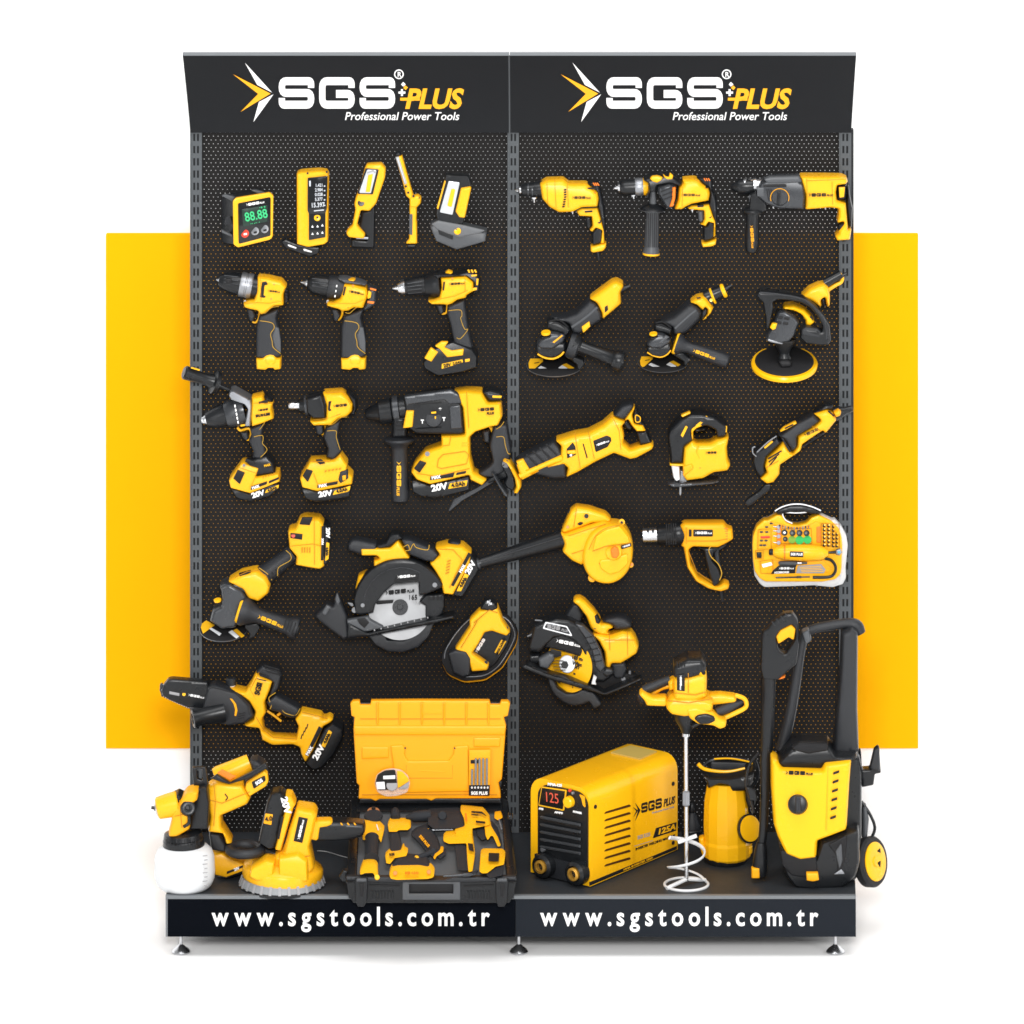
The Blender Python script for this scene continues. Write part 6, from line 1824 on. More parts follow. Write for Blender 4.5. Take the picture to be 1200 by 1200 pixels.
t.part('rear_pad', KG, t.P([(440, 262), (500, 238), (490, 262), (455, 282), (462, 340), (475, 400), (462, 380), (430, 325), (425, 290)], 10, -2, 6, 5))
t.part('power_cord', K, t.U([(466, 485), (468, 520), (475, 555)], [12, 9, 8], -3))

t.ln('body_line', [(285, 170), (285, 255)], 15.4, 2)
t.ln('body_line', [(290, 240), (440, 240), (500, 230)], 15.4, 2)
t.ln('guard_line', [(300, 300), (340, 400), (420, 455)], 15.2, 2)
t.row('shield_ribs', KT, [(180, 150), (185, 150), (185, 262), (180, 262)], 5, 12, -1, 23)
KV = Zv(870, 585, 1000)
t = Thing('tool_kit_case', 'small yellow carry case with black handle and clear rim, full of grinding bits', 'tool kit', KV, 0.045)
co = [(105, 480), (112, 380), (150, 280), (232, 205), (270, 208), (372, 150), (420, 150), (470, 230), (540, 258), (600, 262), (690, 240), (745, 180), (822, 150), (850, 165), (960, 215), (980, 205), (1060, 290), (1110, 390), (1125, 480), (1100, 720), (1105, 820), (1070, 890), (960, 925), (760, 905), (240, 925), (190, 890), (130, 800), (112, 640)]
t.part('outer_rim', CLR, t.P([(x + (14 if x > 600 else -2), y + (14 if y > 500 else -4)) for x, y in co], 9, -4, 20, 4, .6))
t.part('tray', Y, t.P([(105, 480), (112, 380), (150, 280), (232, 208), (270, 212), (372, 154), (425, 160), (470, 235), (540, 262), (600, 266), (690, 244), (745, 185), (822, 154), (960, 220), (1040, 300), (1070, 390), (1078, 480), (1070, 720), (1060, 790), (1000, 850), (860, 875), (250, 875), (185, 840), (130, 760), (112, 640)], 10, 0, 20, 4, .75))
t.part('handle', K, t.P([(355, 130), (400, 95), (520, 55), (640, 52), (760, 82), (850, 122), (852, 138), (825, 152), (740, 150), (640, 118), (540, 122), (440, 150), (380, 150)], 7, 2, 12, 5))
t.part('handle_edge', WP, t.U([(352, 128), (420, 88), (520, 58), (640, 55), (760, 85), (848, 124)], 7, 8, 8))
t.part('handle_rim', WP, t.U([(540, 262), (470, 228), (436, 170), (460, 145), (580, 148), (680, 142), (740, 130)], 7, 6, 8))
t.each('case_foot', GM, *[t.P([(x, 900), (x + 22, 900), (x + 34, 940), (x + 14, 940)], 6, -2, 3) for x in (310, 420, 545, 655, 780, 895)])
t.part('tray_pocket', YD, t.P([(280, 230), (440, 270), (480, 290), (700, 290), (800, 240), (850, 260), (1000, 290), (1050, 400), (1050, 500), (860, 500), (400, 480), (370, 300)], 1.2, 9.6, 16, 1), t.P([(330, 660), (880, 660), (960, 740), (940, 790), (260, 800)], 1.2, 9.6, 10, 1))
for rc in ([(170, 330), (310, 320), (312, 540), (165, 540)], [(420, 320), (745, 318), (755, 482), (420, 480)], [(850, 262), (1045, 270), (1055, 520), (852, 500)], [(190, 670), (330, 655), (330, 810), (200, 800)], [(140, 555), (225, 555), (225, 645), (142, 645)]):
    t.ln('pocket_line', rc + rc[:1], 11.2, 4)
t.each('pocket_floor', OR, t.P([(800, 300), (850, 290), (850, 470), (800, 470)], 1, 10.6, 8, .6), t.P([(370, 285), (420, 290), (420, 470), (372, 470)], 1, 10.6, 8, .6))
p_ = t.part('brand_card', KT, t.B([(395, 715), (590, 700), (575, 740), (570, 800), (310, 806), (330, 770)], .8, 11, 5, .3))
t.logo(475, 748, 160, WH, 1, 12, p_)
t.part('card_text', WH, t.X('ACCESSORIES', 425, 792, 18, 2, 12, 0.03), on=p_)
t.part('tool_card', GT, t.B([(600, 720), (850, 700), (900, 760), (880, 800), (580, 800)], .6, 11, 5, .3))
t.part('card_print', YT, *[t.B([(620 + i * 6, 735 + i * 16), (850 + i * 8, 722 + i * 18), (852 + i * 8, 728 + i * 18), (620 + i * 6, 741 + i * 16)], .3, 12, 1, .1) for i in range(4)])
t.part('white_label', WH, t.B([(208, 704), (312, 680), (326, 712), (222, 740)], .6, 10.6, 3, .2))
t.part('red_label', RD, t.B([(196, 402), (296, 398), (296, 420), (200, 424)], .6, 10.6, 3, .2))
t.part('black_block', K, t.P([(152, 572), (205, 572), (208, 632), (156, 632)], 3, 10, 4))
grp = 'polishing and cutting discs in the small yellow case'
for i, (x, y, m, r, lb) in enumerate(((456, 362, K, 33, 'black cutting disc with white centre in the small yellow case'), (542, 366, K, 32, None), (618, 366, K, 32, None), (694, 366, K, 32, None), (464, 432, K, 26, 'smallest black disc, left of the green discs in the yellow case'),
                                (536, 438, GN, 40, 'olive-green polishing disc, leftmost of the three green ones'), (618, 442, GN, 46, None), (704, 438, GN, 44, None))):
    q = Thing('polishing_disc', lb or ('black polishing disc in the upper row of the small yellow case' if m is K else 'bright green polishing disc in the small yellow case'), 'disc', KV, 0.045, grp)
    mm = m if i != 5 else mat('olive_felt', (0.16, 0.30, 0.04), 0.7, 0.2)
    q.part('pad', mm, q.O((x, y), 0, 90, [(-4, 0), (-4, r), (8, r), (10, r * .8), (10, 0)], 11.5, 24))
    if i == 0:
        q.part('centre', WH, q.O((x, y), 0, 90, [(9, 0), (9, 12), (12, 12), (12, 0)], 11.5, 16))
for cx_, n, y0 in ((880, 6, 285), (928, 6, 285), (980, 6, 292), (1018, 4, 376)):
    for j in range(n):
        q = Thing('sanding_band', 'small dark sanding band on a yellow peg at the right of the yellow case', 'sanding band', KV, 0.045, 'sanding bands in the small yellow case')
        y_ = y0 + j * 42
        q.part('band', K, q.T((cx_ - 10, y_), (cx_ + 14, y_ + 4), [(0, 0), (0, 16), (1, 16), (1, 0)], 13, 13, 12))
        q.part('peg', YE if cx_ < 960 else YD, q.O((cx_ + 12, y_ - 6), 0, 90, [(0, 0), (0, 11), (8, 9), (8, 0)], 16, 10))
for j, y_ in enumerate((300, 345, 402, 472)):
    q = Thing('grinding_stone', 'pale grinding stone in a column left of the discs in the yellow case', 'grinding stone', KV, 0.045, 'grinding stones in the small yellow case')
    q.part('stone', GT, q.O((392, y_), 0, 90, [(-4, 0), (-4, 22), (8, 20), (10, 0)], 11.5, 16))
    q.part('pin', SM, q.T((335, y_ - 4), (372, y_), [(0, 7), (1, 7)], 12, 12, 8))
for i in range(11):
    q = Thing('grinding_bit', 'tiny dark grinding bit in the row under the handle of the yellow case', 'grinding bit', KV, 0.045, 'grinding bits in the small yellow case')
    x_ = 405 + i * 31
    y_ = 280 + 26 * math.sin((i - .5) / 10 * 3.1)
    q.part('shank', ZN, q.T((x_, y_ + 14), (x_ + 2, y_ + 34), [(0, 5), (1, 5)], 12.5, 12.5, 8))
    q.part('tip', (DM, RST, GM)[i % 3], q.T((x_ - 1, y_ - 4), (x_, y_ + 16), [(0, 4), (.3, 10), (.9, 10), (1, 5)], 12.5, 12.5, 10))
for i, (x_, y_) in enumerate(((205, 355), (262, 355), (205, 448), (255, 448), (200, 498), (238, 498), (262, 300), (310, 262))):
    q = Thing('collet', 'small metal collet pressed into the left side of the yellow case', 'collet', KV, 0.045, 'collets in the small yellow case')
    q.part('sleeve', DM, q.T((x_ - 16, y_), (x_ + 16, y_), [(0, 6), (.2, 10), (.8, 10), (1, 6)], 12, 12, 10))
    q.part('nose', ZN, q.T((x_ + 14, y_), (x_ + 24, y_), [(0, 5), (1, 3)], 12, 12, 8))
q = Thing('chuck_key', 'small dark key with blue dot at the right end of the rotary tool', 'key', KV, 0.045)
q.part('shaft', K, q.T((930, 578), (1010, 572), [(0, 12), (1, 16)], 13, 13, 10))
q.part('bow', GM, q.P([(1010, 545), (1060, 530), (1078, 575), (1050, 606), (1010, 595)], 3, 13, 6))
q.part('dot', mat('blue_dot', (0.05, 0.3, 0.5), 0.4, 0.3), q.O((1044, 572), 0, 90, [(0, 0), (0, 16), (3, 14), (3, 0)], 16, 14))
q = Thing('rotary_tool', 'yellow rotary tool lying level inside the small yellow case', 'rotary tool', KV, 0.045)
q.part('body', Y, q.T((330, 572), (925, 582), [(0, 30), (.03, 50), (.1, 62), (.2, 74), (.35, 84), (.6, 86), (.85, 78), (.93, 60), (1, 30)], 18, 18, 24))
q.part('collet', K, q.T((285, 570), (335, 572), [(0, 22), (.2, 34), (.8, 34), (1, 28)], 18, 18, 16))
p_ = q.part('brand_plate', KT, q.B([(515, 565), (660, 568), (658, 626), (513, 622)], 1.2, 27, 6, .3))
q.part('plate_text', WH, q.X('SGS PLUS', 588, 596, 24, -1, 28.4, 0.03, .9), on=p_)
q.part('orange_band', OR, q.T((448, 573), (462, 573), [(0, 0), (0, 80), (1, 81), (1, 0)], 18.2, 18.2, 24))
q.part('power_cord', K, q.U([(890, 640), (960, 660), (1005, 720), (1000, 790), (940, 840), (760, 845)], 16, 14, 10))
q = Thing('flexible_shaft', 'grey flexible shaft under the rotary tool in the yellow case', 'shaft', KV, 0.045)
q.part('shaft', G, q.T((390, 690), (700, 690), [(0, 12), (.05, 22), (.6, 22), (.64, 15), (1, 12)], 13, 13, 14))
q.part('ferrule', SM, q.T((595, 690), (640, 690), [(0, 0), (0, 20), (1, 18), (1, 0)], 13.4, 13.4, 14))
q = Thing('drill_rod', 'thin brown rod along the lower edge inside the small yellow case', 'rod', KV, 0.045)
q.part('rod', DM, q.T((360, 848), (730, 840), [(0, 8), (.6, 8), (.62, 12), (.75, 12), (.76, 7), (1, 7)], 12, 12, 10))

# ------------------------------------------------------------------ right bay, corded saw
P1 = Zv(600, 690, 780)
t = Thing('corded_circular_saw', 'corded circular saw with yellow-printed blade seen at an angle from its front', 'circular saw', P1, 0.08)
bc = (445, 600)
bl = t.part('saw_blade', YE, t.O(bc, 30, 200, [(-2, 0), (-2, 204), (3, 204), (3, 0)], 13, 64))
t.part('lower_guard', KG, t.P([(275, 660), (330, 690), (362, 760), (430, 800), (500, 795), (548, 765), (640, 790), (700, 880), (690, 905), (640, 930), (600, 870), (560, 892), (480, 908), (400, 880), (330, 820), (290, 740)], 9, 12, 14, 7))
t.part('foot_plate', K, t.P([(78, 582), (110, 572), (300, 650), (620, 742), (720, 795), (1000, 680), (1020, 686), (960, 720), (740, 815), (700, 812), (580, 775), (300, 690), (90, 605)], 12, 24, 4, 4, .7))
t.part('plate_inside', KM, t.P([(620, 700), (760, 640), (900, 640), (985, 670), (720, 785), (620, 745)], 10, 0, 6))
t.part('upper_guard', K, t.P([(175, 260), (240, 232), (350, 202), (450, 215), (560, 270), (640, 360), (700, 480), (745, 620), (780, 660), (720, 705), (640, 700), (620, 680), (590, 560), (545, 450), (480, 380), (400, 350), (330, 360), (270, 420), (215, 480), (140, 470), (130, 430)], 17, 6, 14, 10))
t.part('guard_rib', DM, t.P([(480, 255), (560, 275), (640, 360), (700, 480), (730, 600), (690, 650), (650, 610), (625, 480), (560, 360)], 7, 18, 12, 6))
t.part('guard_inner', KT, t.P([(250, 450), (300, 370), (400, 345), (520, 400), (575, 500), (560, 530), (400, 480), (285, 450)], 8, 12, 10, 4))
t.part('logo_frame', WP, t.B([(262, 258), (430, 292), (475, 372), (240, 310)], .8, 23, 8, .3, [[(270, 268), (424, 300), (460, 360), (252, 303)]]))
t.part('logo_letters', GT, t.M(([(a - 2.3, b - .5) for a, b in SGS[0]], SGS[1]), 325, 302, -10, 30, 23, .25, .72), t.X('PLUS', 412, 326, 18, -12, 23, 0.03, .9, .2))
t.logo(440, 425, 190, WH, -12, 20.5)
t.each('blade_text', KT, t.X('185 mm', 520, 545, 26, -14, 20, 0.04, .9), t.X('Wood', 520, 590, 26, -14, 20, 0.05), t.X('24T', 505, 615, 22, -14, 19, 0.04), t.B([(480, 655), (600, 690), (598, 706), (478, 668)], .4, 18, 3, .1), t.B([(300, 470), (385, 490), (385, 525), (320, 540), (300, 510)], .4, 21, 3, .1), t.B([(350, 710), (380, 722), (376, 740), (352, 726)], .4, 18, 2, .1), t.B([(470, 762), (495, 760), (490, 775), (470, 775)], .4, 18, 2, .1), on=bl)
t.part('arbor_flange', WP, t.O((430, 588), 22, 190, [(0, 0), (0, 66), (5, 60), (6, 0)], 17, 32))
t.part('arbor_bolt', K, t.O((412, 594), 22, 190, [(0, 0), (0, 32), (16, 26), (16, 0)], 18, 6))
t.part('riving_bracket', G, t.P([(205, 540), (290, 490), (330, 500), (330, 545), (280, 620), (215, 600)], 8, 16, 6))
t.part('front_bracket', K, t.P([(120, 350), (180, 250), (235, 240), (220, 290), (180, 370), (130, 375)], 12, 4, 8))
t.part('bracket_edge', ZN, t.U([(120, 372), (160, 350), (215, 280), (235, 252), (180, 245)], 6, 15, 8))
t.part('plate_hinge', K, t.P([(135, 500), (220, 490), (235, 560), (180, 590), (130, 560)], 10, 4, 8))
t.part('guard_tab', WP, t.P([(620, 742), (638, 675), (662, 690), (652, 720), (660, 748), (640, 742)], 5, 33, 3))
t.part('handle_post', KG, t.P([(410, 205), (478, 100), (520, 105), (560, 190), (540, 260), (470, 240)], 11, -6, 8))
t.part('handle', Y, t.P([(475, 85), (492, 60), (530, 54), (570, 76), (640, 150), (690, 220), (700, 260), (720, 250), (770, 256), (798, 290), (760, 300), (745, 320), (770, 340), (700, 345), (640, 320), (612, 290), (580, 200), (520, 120)], 14, 2, 14, 11))
t.part('trigger', K, t.P([(640, 200), (665, 195), (695, 245), (680, 270), (650, 260)], 7, 10, 8))
t.part('knob', KG, t.P([(695, 235), (740, 208), (820, 194), (890, 206), (938, 250), (930, 285), (880, 302), (800, 305), (790, 270), (740, 250)], 15, 0, 16, 13))
t.part('motor', Y, t.P([(620, 330), (700, 330), (770, 345), (860, 310), (935, 322), (968, 370), (990, 430), (975, 480), (900, 530), (850, 560), (780, 560), (768, 600), (730, 590), (722, 470), (680, 390)], 20, 2, 12, 15))
t.part('motor_cap', KT, t.O((948, 440), 55, 0, [(0, 0), (0, 34), (6, 30), (6, 0)], 16))
t.part('motor_vent', KT, t.B([(765, 520), (790, 490), (840, 482), (842, 492), (800, 505), (775, 530)], 1, 18, 5, .3))
screws(t, [(652, 302)], 13, 15)
t.part('depth_lever', K, t.P([(690, 640), (730, 600), (790, 610), (800, 650), (740, 690)], 10, 14, 8))
t.part('bevel_bracket', KG, t.P([(770, 570), (880, 560), (900, 620), (870, 690), (800, 690), (780, 640)], 9, 4, 10))
t.part('bevel_bolt', ZN, t.T((920, 640), (920, 665), [(0, 10), (1, 10)], 10), t.O((870, 705), 20, 90, [(0, 0), (0, 20), (8, 16), (8, 0)], 10))
t.ln('motor_line', [(720, 400), (960, 400)], 22.6, 3)
t.ln('motor_line', [(760, 345), (765, 480)], 22.6, 3)
t.ln('motor_line', [(900, 330), (905, 520)], 22, 3)
t.row('guard_bands', KT, [(560, 385), (640, 365), (642, 371), (562, 391)], 5, 16, 48, 25.6)
t.row('blade_marks', KT, [(310, 560), (400, 560), (400, 565), (310, 565)], 4, 6, 24, 20)
t.row('plate_slots', KT, [(160, 608), (200, 622), (198, 628), (158, 614)], 6, 80, 28, 36.4)


# ------------------------------------------------------------------ on the deck, right: welding machine
t = Thing('welding_machine', 'yellow box-shaped inverter welding machine with slatted black front and lit red 125 display', 'welding machine')
A0, B0, C0 = Wd(690.7, 1041), Wd(621, 1024), Wd(794, 997)
su = (C0 - A0).normalized()
fu = (B0 - A0).normalized()
sl, fw = (C0 - A0).length, (B0 - A0).length
sn = Vector((su.y, -su.x, 0)).normalized()           # outward normal of the lettered side
if sn.dot(Vector((0, -1, 0))) < 0:
    sn = -sn
fn = -su                                              # front looks along -su
hh = (A0.z + 0.279) - A0.z
zb = ZD + 0.006


def WB(a, s, z):
    """a along the front width, s along the side, z up"""
    return A0 + fu * a + su * s + Vector((0, 0, z))


prof = [(0, 0.004), (0, hh - .045)] + [(.045 - .045 * math.cos(math.radians(x)), hh - .045 + .045 * math.sin(math.radians(x))) for x in range(15, 91, 15)]
prof += [(fw - a, z) for a, z in prof[::-1]]
n_ = len(prof)
t.part('shell', YE, prism([WB(a, 0.004, z) for a, z in prof], [WB(a, sl, z) for a, z in prof]), ang=30)
# side panel flange with the foot step, front lip
fp = [(0.006, .06), (0.006, hh - .05)] + [(.05 - .044 * math.cos(math.radians(x)), hh - .05 + .038 * math.sin(math.radians(x))) for x in range(15, 91, 15)]
fp += [(fw - .024 - a, z) for a, z in fp[::-1]]
t.part('front_panel', K, prism([WB(a, -.002, z) for a, z in fp], [WB(a, 0.0045, z) for a, z in fp]), ang=30)
t.part('front_base', KG, prism([WB(a, -.004, z) for a, z in [(.03, .006), (.03, .062), (fw - .02, .062), (fw - .02, .006)]], [WB(a, 0.0043, z) for a, z in [(.03, .006), (.03, .062), (fw - .02, .062), (fw - .02, .006)]]))
Q1, Q2 = WB(0, -.002, 0), WB(0, 0, 0)
SW = Zv(610, 880, 810)


def sp(x, y):
    return (SW[0] + x * SW[2], SW[1] + y * SW[2])


def fpoly(pts, r=0):
    return ngon2([sp(*p) for p in pts], r)


def fm(name, m, m2, lift=.0006, th=.001, on=None):
    return t.part(name, m, onplane(m2, Q1, fn, lift, th), on=on)


def sm_(name, m, m2, lift=.0004, th=.0006, on=None):
    return t.part(name, m, onplane(m2, Q2, sn, lift, th), on=on)


fm('display_frame', YT, fpoly([(150, 250), (325, 275), (306, 420), (128, 384)], 1))
d_ = fm('display', SCR, fpoly([(154, 258), (316, 282), (300, 410), (134, 376)], .6), .0014)
x_, w_ = text2('125', -0.005)
fm('display_digits', LR, skewed(x_, sp(172, 352), sp(272, 370), 11.5, -.05), .0024, on=d_)
x_, w_ = text2('MMA-125', 0.02)
fm('panel_title', WH, skewed(x_, sp(192, 242), sp(290, 252), 3.0), .0006)
for a_, b_ in (((130, 402), (160, 408)), ((240, 428), (296, 436)), ((370, 424), (430, 436))):
    x_, w_ = text2('AMPS' if a_[0] != 370 else 'POWER', 0.02)
    fm('panel_text', WH, skewed(x_, sp(a_[0], a_[1] + 8), sp(b_[0], b_[1] + 8), 2.2), .0006)
kc = hit(*sp(346, 356), Q1, fn)
t.part('current_knob', YE, lathe_w(kc, kc + fn, [(-.004, 0), (-.004, .0165), (.012, .0155), (.015, .012), (.015, 0)], 28))
for q_, m_ in (((347, 278), RD), ((368, 296), GM)):
    kc = hit(*sp(*q_), Q1, fn)
    t.part('indicator_lamp', m_, lathe_w(kc, kc + fn, [(-.002, 0), (-.002, .005), (.003, .004), (.004, 0)], 14))
fm('panel_emblem', YD, fpoly([(410, 300), (450, 322), (458, 400), (440, 380), (430, 335)], 1))
for i in range(5):
    y0 = 455 + i * 52
    a_ = [hit(*sp(*p), Q1, fn) for p in ((150, y0), (425, y0 + 55 - i * 2), (425, y0 + 72 - i * 2), (150, y0 + 18))]
    t.part('front_louvre', G, prism([p + fn * .001 for p in a_], [a_[0] + fn * .012, a_[1] + fn * .012, a_[2] + fn * .005, a_[3] + fn * .005]))
for q_ in ((176, 800), (408, 852)):
    kc = hit(*sp(*q_), Q1, fn)
    s_ = t.part('socket', K, lathe_w(kc, kc + fn, [(-.01, 0), (-.01, .036), (.02, .033), (.026, .024), (.018, .018), (.018, 0)], 32))
    t.part('socket_brass', mat('brass', (0.62, 0.33, 0.05), 0.35, 0.5, metal=0.6), lathe_w(kc, kc + fn, [(.01, 0), (.01, .0185), (.029, .0185), (.031, .012), (.012, .010), (.012, 0)], 24), on=s_)
kc = hit(*sp(160, 692), Q1, fn)
t.part('earth_bolt', GM, lathe_w(kc, kc + fn, [(-.003, 0), (-.003, .0075), (.006, .0065), (.007, 0)], 12))
# the lettered side
sm_('side_logo', KT, join2(*[skewed(SGS, sp(848, 438), sp(992, 398), 11.5)]))
sm_('side_logo', KT, join2(fpoly([(806, 366), (842, 415), (806, 490), (826, 418)]), fpoly([(790, 395), (826, 418), (795, 462), (812, 422)])))
x_, w_ = text2('PLUS', .03)
sm_('side_logo_word', KT, skewed(x_, sp(1004, 392), sp(1082, 368), 8.6, .12))
x_, w_ = text2('Professional Power Tools', .01)
sm_('side_tagline', GT, skewed(x_, sp(924, 442), sp(1078, 398), 2.2, .1))
sm_('model_plate', KT, fpoly([(930, 614), (952, 542), (1096, 500), (1092, 560)], .5))
x_, w_ = text2('125A', .03)
sm_('model_number', YE, skewed(x_, sp(958, 590), sp(1088, 548), 6.6, .16), .0014)
x_, w_ = text2('SGS 5125', .03)
sm_('model_text', GT, skewed(x_, sp(822, 622), sp(910, 596), 4.0))
sm_('rule_line', GT, fpoly([(800, 668), (930, 628), (930, 631), (800, 671)]))
x_, w_ = text2('INVERTER WELDING MACHINE', .03)
sm_('machine_text', KT, skewed(x_, sp(808, 700), sp(1086, 602), 2.8))
for i in range(8):
    y0 = 428 + i * 53
    sm_('side_louvre', mat('louvre_shadow_gap', (0.06, 0.022, 0.004), 0.8, 0.1) if i == 0 else bpy.data.materials['louvre_shadow_gap'], fpoly([(585, y0 + 14), (600, y0 - 2), (764, y0 - 52), (774, y0 - 44), (770, y0 - 36), (600, y0 + 12)], .6))
sm_('stripe', KT, fpoly([(486, 922), (1098, 668), (1098, 690), (486, 948)]))
x_, w_ = text2('MMA INVERTER 125A', .02)
sm_('stripe_text', YE, skewed(x_, sp(722, 842), sp(928, 754), 1.9), .0014)
for q_ in ((524, 392), (1071, 230), (1071, 645)):
    kc = hit(*sp(*q_), Q2, sn)
    t.part('case_screw', KT, lathe_w(kc, kc + sn, [(-.002, 0), (-.002, .0062), (.003, .0055), (.004, 0)], 16))
tp = [WB(a, s, hh + .0004) for a, s in ((.055, sl * .74), (.06, sl * .95), (fw - .06, sl * .95), (fw - .055, sl * .74))]
t.part('top_badge', mat('badge_foil', (0.50, 0.36, 0.09), 0.45, 0.3), prism(tp, [p + Vector((0, 0, .004)) for p in tp]))
for a_, s_ in ((.02, .03), (fw - .02, .03), (.02, sl - .03), (fw - .02, sl - .03)):
    c_ = WB(a_, s_, 0)
    t.part('rubber_foot', K, lathe_w(c_, c_ + Vector((0, 0, 1)), [(0, 0), (0, .01), (.006, .01), (.006, 0)], 12))

# ------------------------------------------------------------------ paint mixer standing on its ring
Qv = Zv(740, 750, 890, 581)
t = Thing('paint_mixer', 'handheld paint mixer with two looped handles standing on its long spiral whisk', 'mixer', Qv, deck_d(750 + 1112 / 3.873))
zr = 1112
ring = []
for i in range(28):
    a_ = 2 * math.pi * i / 28
    dy = 30 * math.sin(a_)
    ring.append((249 + 99 * math.cos(a_), zr + dy - 3, dy / 0.3 * Qv[2]))
wm = mat('whisk_enamel', (0.62, 0.63, 0.64), 0.35, 0.5)
w_ = t.part('whisk', wm, t.U(ring, 6.5, 0, 10, True, True))
sp_ = []
for i in range(30):
    a_ = math.radians(200 + i * 17.5)
    yy = 905 + 190 * i / 29
    sp_.append((250 + 82 * math.cos(a_), yy + 22 * math.sin(a_), 70 * math.sin(a_) * Qv[2]))
t.part('spiral_blade', wm, t.U(sp_, 9, 0, 10, flat=.5), on=w_)
t.part('spiral_arm', wm, t.U([(212, 918, 0), (250, 905, 0), (296, 888, 0)], 9, 0, 8, False), on=w_)
t.part('ring_spoke', wm, t.U([(160, 1128, 18), (250, 1085, 0), (335, 1090, -16)], 9, 0, 8, False), on=w_)
t.part('shaft', SM, t.T((247, 425), (250, 1095), [(0, 9), (1, 9)], 0, 0, 16))
t.part('shaft_coupler', GM, t.T((248, 682), (248, 755), [(0, 10), (.1, 17), (.9, 17), (1, 10)], 0, 0, 6))
t.part('gear_cone', K, t.T((252, 318), (247, 430), [(0, 62), (.4, 52), (.7, 30), (.95, 16), (1, 14)], 0, 0, 28))
t.part('collet_ring', SM, t.T((247, 418), (247, 436), [(0, 16), (1, 18)], 0, 0, 20))
t.part('gear_side', K, t.P([(265, 375), (290, 362), (330, 350), (320, 375), (275, 398)], 10, 6, 6))
t.part('gearbox', Y, t.P([(158, 262), (180, 235), (250, 228), (340, 240), (372, 256), (368, 300), (300, 320), (240, 330), (180, 318), (155, 290)], 26, 0, 12, 16))
t.part('motor', Y, t.P([(190, 150), (260, 140), (338, 122), (342, 160), (340, 240), (290, 262), (190, 250)], 24, 2, 10, 16, .2))
t.part('motor_cap', K, t.P([(188, 150), (190, 95), (222, 78), (250, 62), (318, 62), (338, 88), (338, 132), (262, 160)], 24, 2, 10, 14, .3))
t.part('cap_vents', KT, *[t.B([(205 + i * 11, 98), (210 + i * 11, 97), (210 + i * 11, 138), (205 + i * 11, 138)], .6, 25, 1, .2) for i in range(4)])
t.ln('gearbox_line', [(165, 275), (260, 285), (368, 265)], 26.4, 2.4)
t.ln('motor_line', [(258, 150), (258, 240)], 26.6, 2)
t.ln('motor_line', [(195, 240), (290, 250), (338, 236)], 26.4, 2)
p_ = t.part('brand_plate', KT, t.B([(206, 158), (242, 155), (242, 232), (206, 228)], 1, 26, 3, .3))
t.logo(224, 194, 64, WH, -90, 27, p_)
t.part('speed_dial', YE, t.O((321, 150), 30, 20, [(0, 0), (0, 16), (10, 14), (10, 0)], 22))
t.part('dial_face', KT, t.O((322, 150), 30, 20, [(10, 0), (10, 10), (12, 10), (12, 0)], 22))
t.part('handle_frame', Y, t.P([(32, 236), (48, 222), (75, 238), (100, 250), (158, 248), (165, 280), (155, 292), (68, 290), (60, 268)], 12, 4, 10, 8), t.U([(95, 245), (140, 215), (195, 205)], 12, -4, 10), t.P([(165, 180), (192, 165), (198, 215), (170, 222)], 12, -2, 6))
t.part('handle_grip', KG, t.T((55, 228), (175, 178), [(0, 20), (.2, 22), (.8, 20), (1, 18)], 0))
t.part('handle_end', K, t.O((44, 265), 60, 200, [(-4, 0), (-4, 26), (10, 24), (14, 14), (14, 0)], 4))
t.part('handle_frame', Y, t.P([(350, 240), (400, 236), (470, 245), (478, 262), (470, 275), (400, 285), (350, 290)], 11, -4, 8, 8), t.U([(470, 250), (510, 265), (522, 290), (510, 312), (440, 345), (400, 360)], [10, 10, 10, 10, 11, 12], 6), t.P([(245, 300), (300, 285), (370, 318), (400, 345), (432, 355), (428, 385), (400, 395), (370, 378), (300, 372), (262, 345)], 13, 14, 12, 9))
t.part('handle_grip', KG, t.T((385, 330), (505, 278), [(0, 22), (.3, 22), (.8, 18), (1, 16)], 8, 0))
t.part('handle_end', K, t.P([(282, 352), (300, 335), (340, 330), (375, 342), (382, 362), (350, 378), (310, 378)], 6, 24, 12, 5))

# ------------------------------------------------------------------ submersible pump
pd = deck_d(750 + 1004 / 3.873)
t = Thing('submersible_pump', 'yellow tapered submersible pump with black spouted top and round float on a cord', 'pump', Qv, pd)
t.part('pump_foot', K, t.T((428, 1006), (428, 968), [(0, 0), (0, 92), (.3, 98), (1, 98)], 0, 0, 20))
t.part('housing', YE, t.T((434, 985), (432, 640), [(0, 0), (0, 98), (.03, 106), (.2, 108), (.24, 104), (.45, 106), (.75, 102), (1, 86), (1, 0)], 0, 0, 14), ang=12)
t.part('outlet_boss', YE, t.P([(305, 895), (330, 885), (340, 960), (325, 985), (308, 930)], 8, 2, 8), t.P([(520, 925), (548, 925), (550, 960), (520, 985)], 8, 2, 8))
t.part('top_collar', K, t.P([(312, 580), (350, 600), (440, 602), (530, 585), (560, 572), (545, 640), (515, 665), (450, 672), (440, 640), (400, 632), (345, 655), (338, 625)], 24, 0, 8, 10, .5))
t.part('carry_handle', K, t.U([(318, 585), (360, 548), (440, 538), (520, 548), (545, 575)], 9, -14, 8))
t.part('inner_wall', KG, t.P([(360, 548), (520, 552), (520, 600), (360, 600)], 4, -14, 8))
t.part('handle_rim', YE, t.U([(302, 562), (330, 585), (390, 596), (450, 596), (515, 582)], [9, 8, 7, 6, 5], 14, 8), t.U([(375, 540), (450, 538), (530, 552), (548, 562)], 4, -10, 6))
fl_ = t.part('float', YE, t.O((535, 856), 38, 0, [(-10, 0), (-10, 52), (0, 58), (8, 56), (10, 50), (10, 0)], 22, 36))
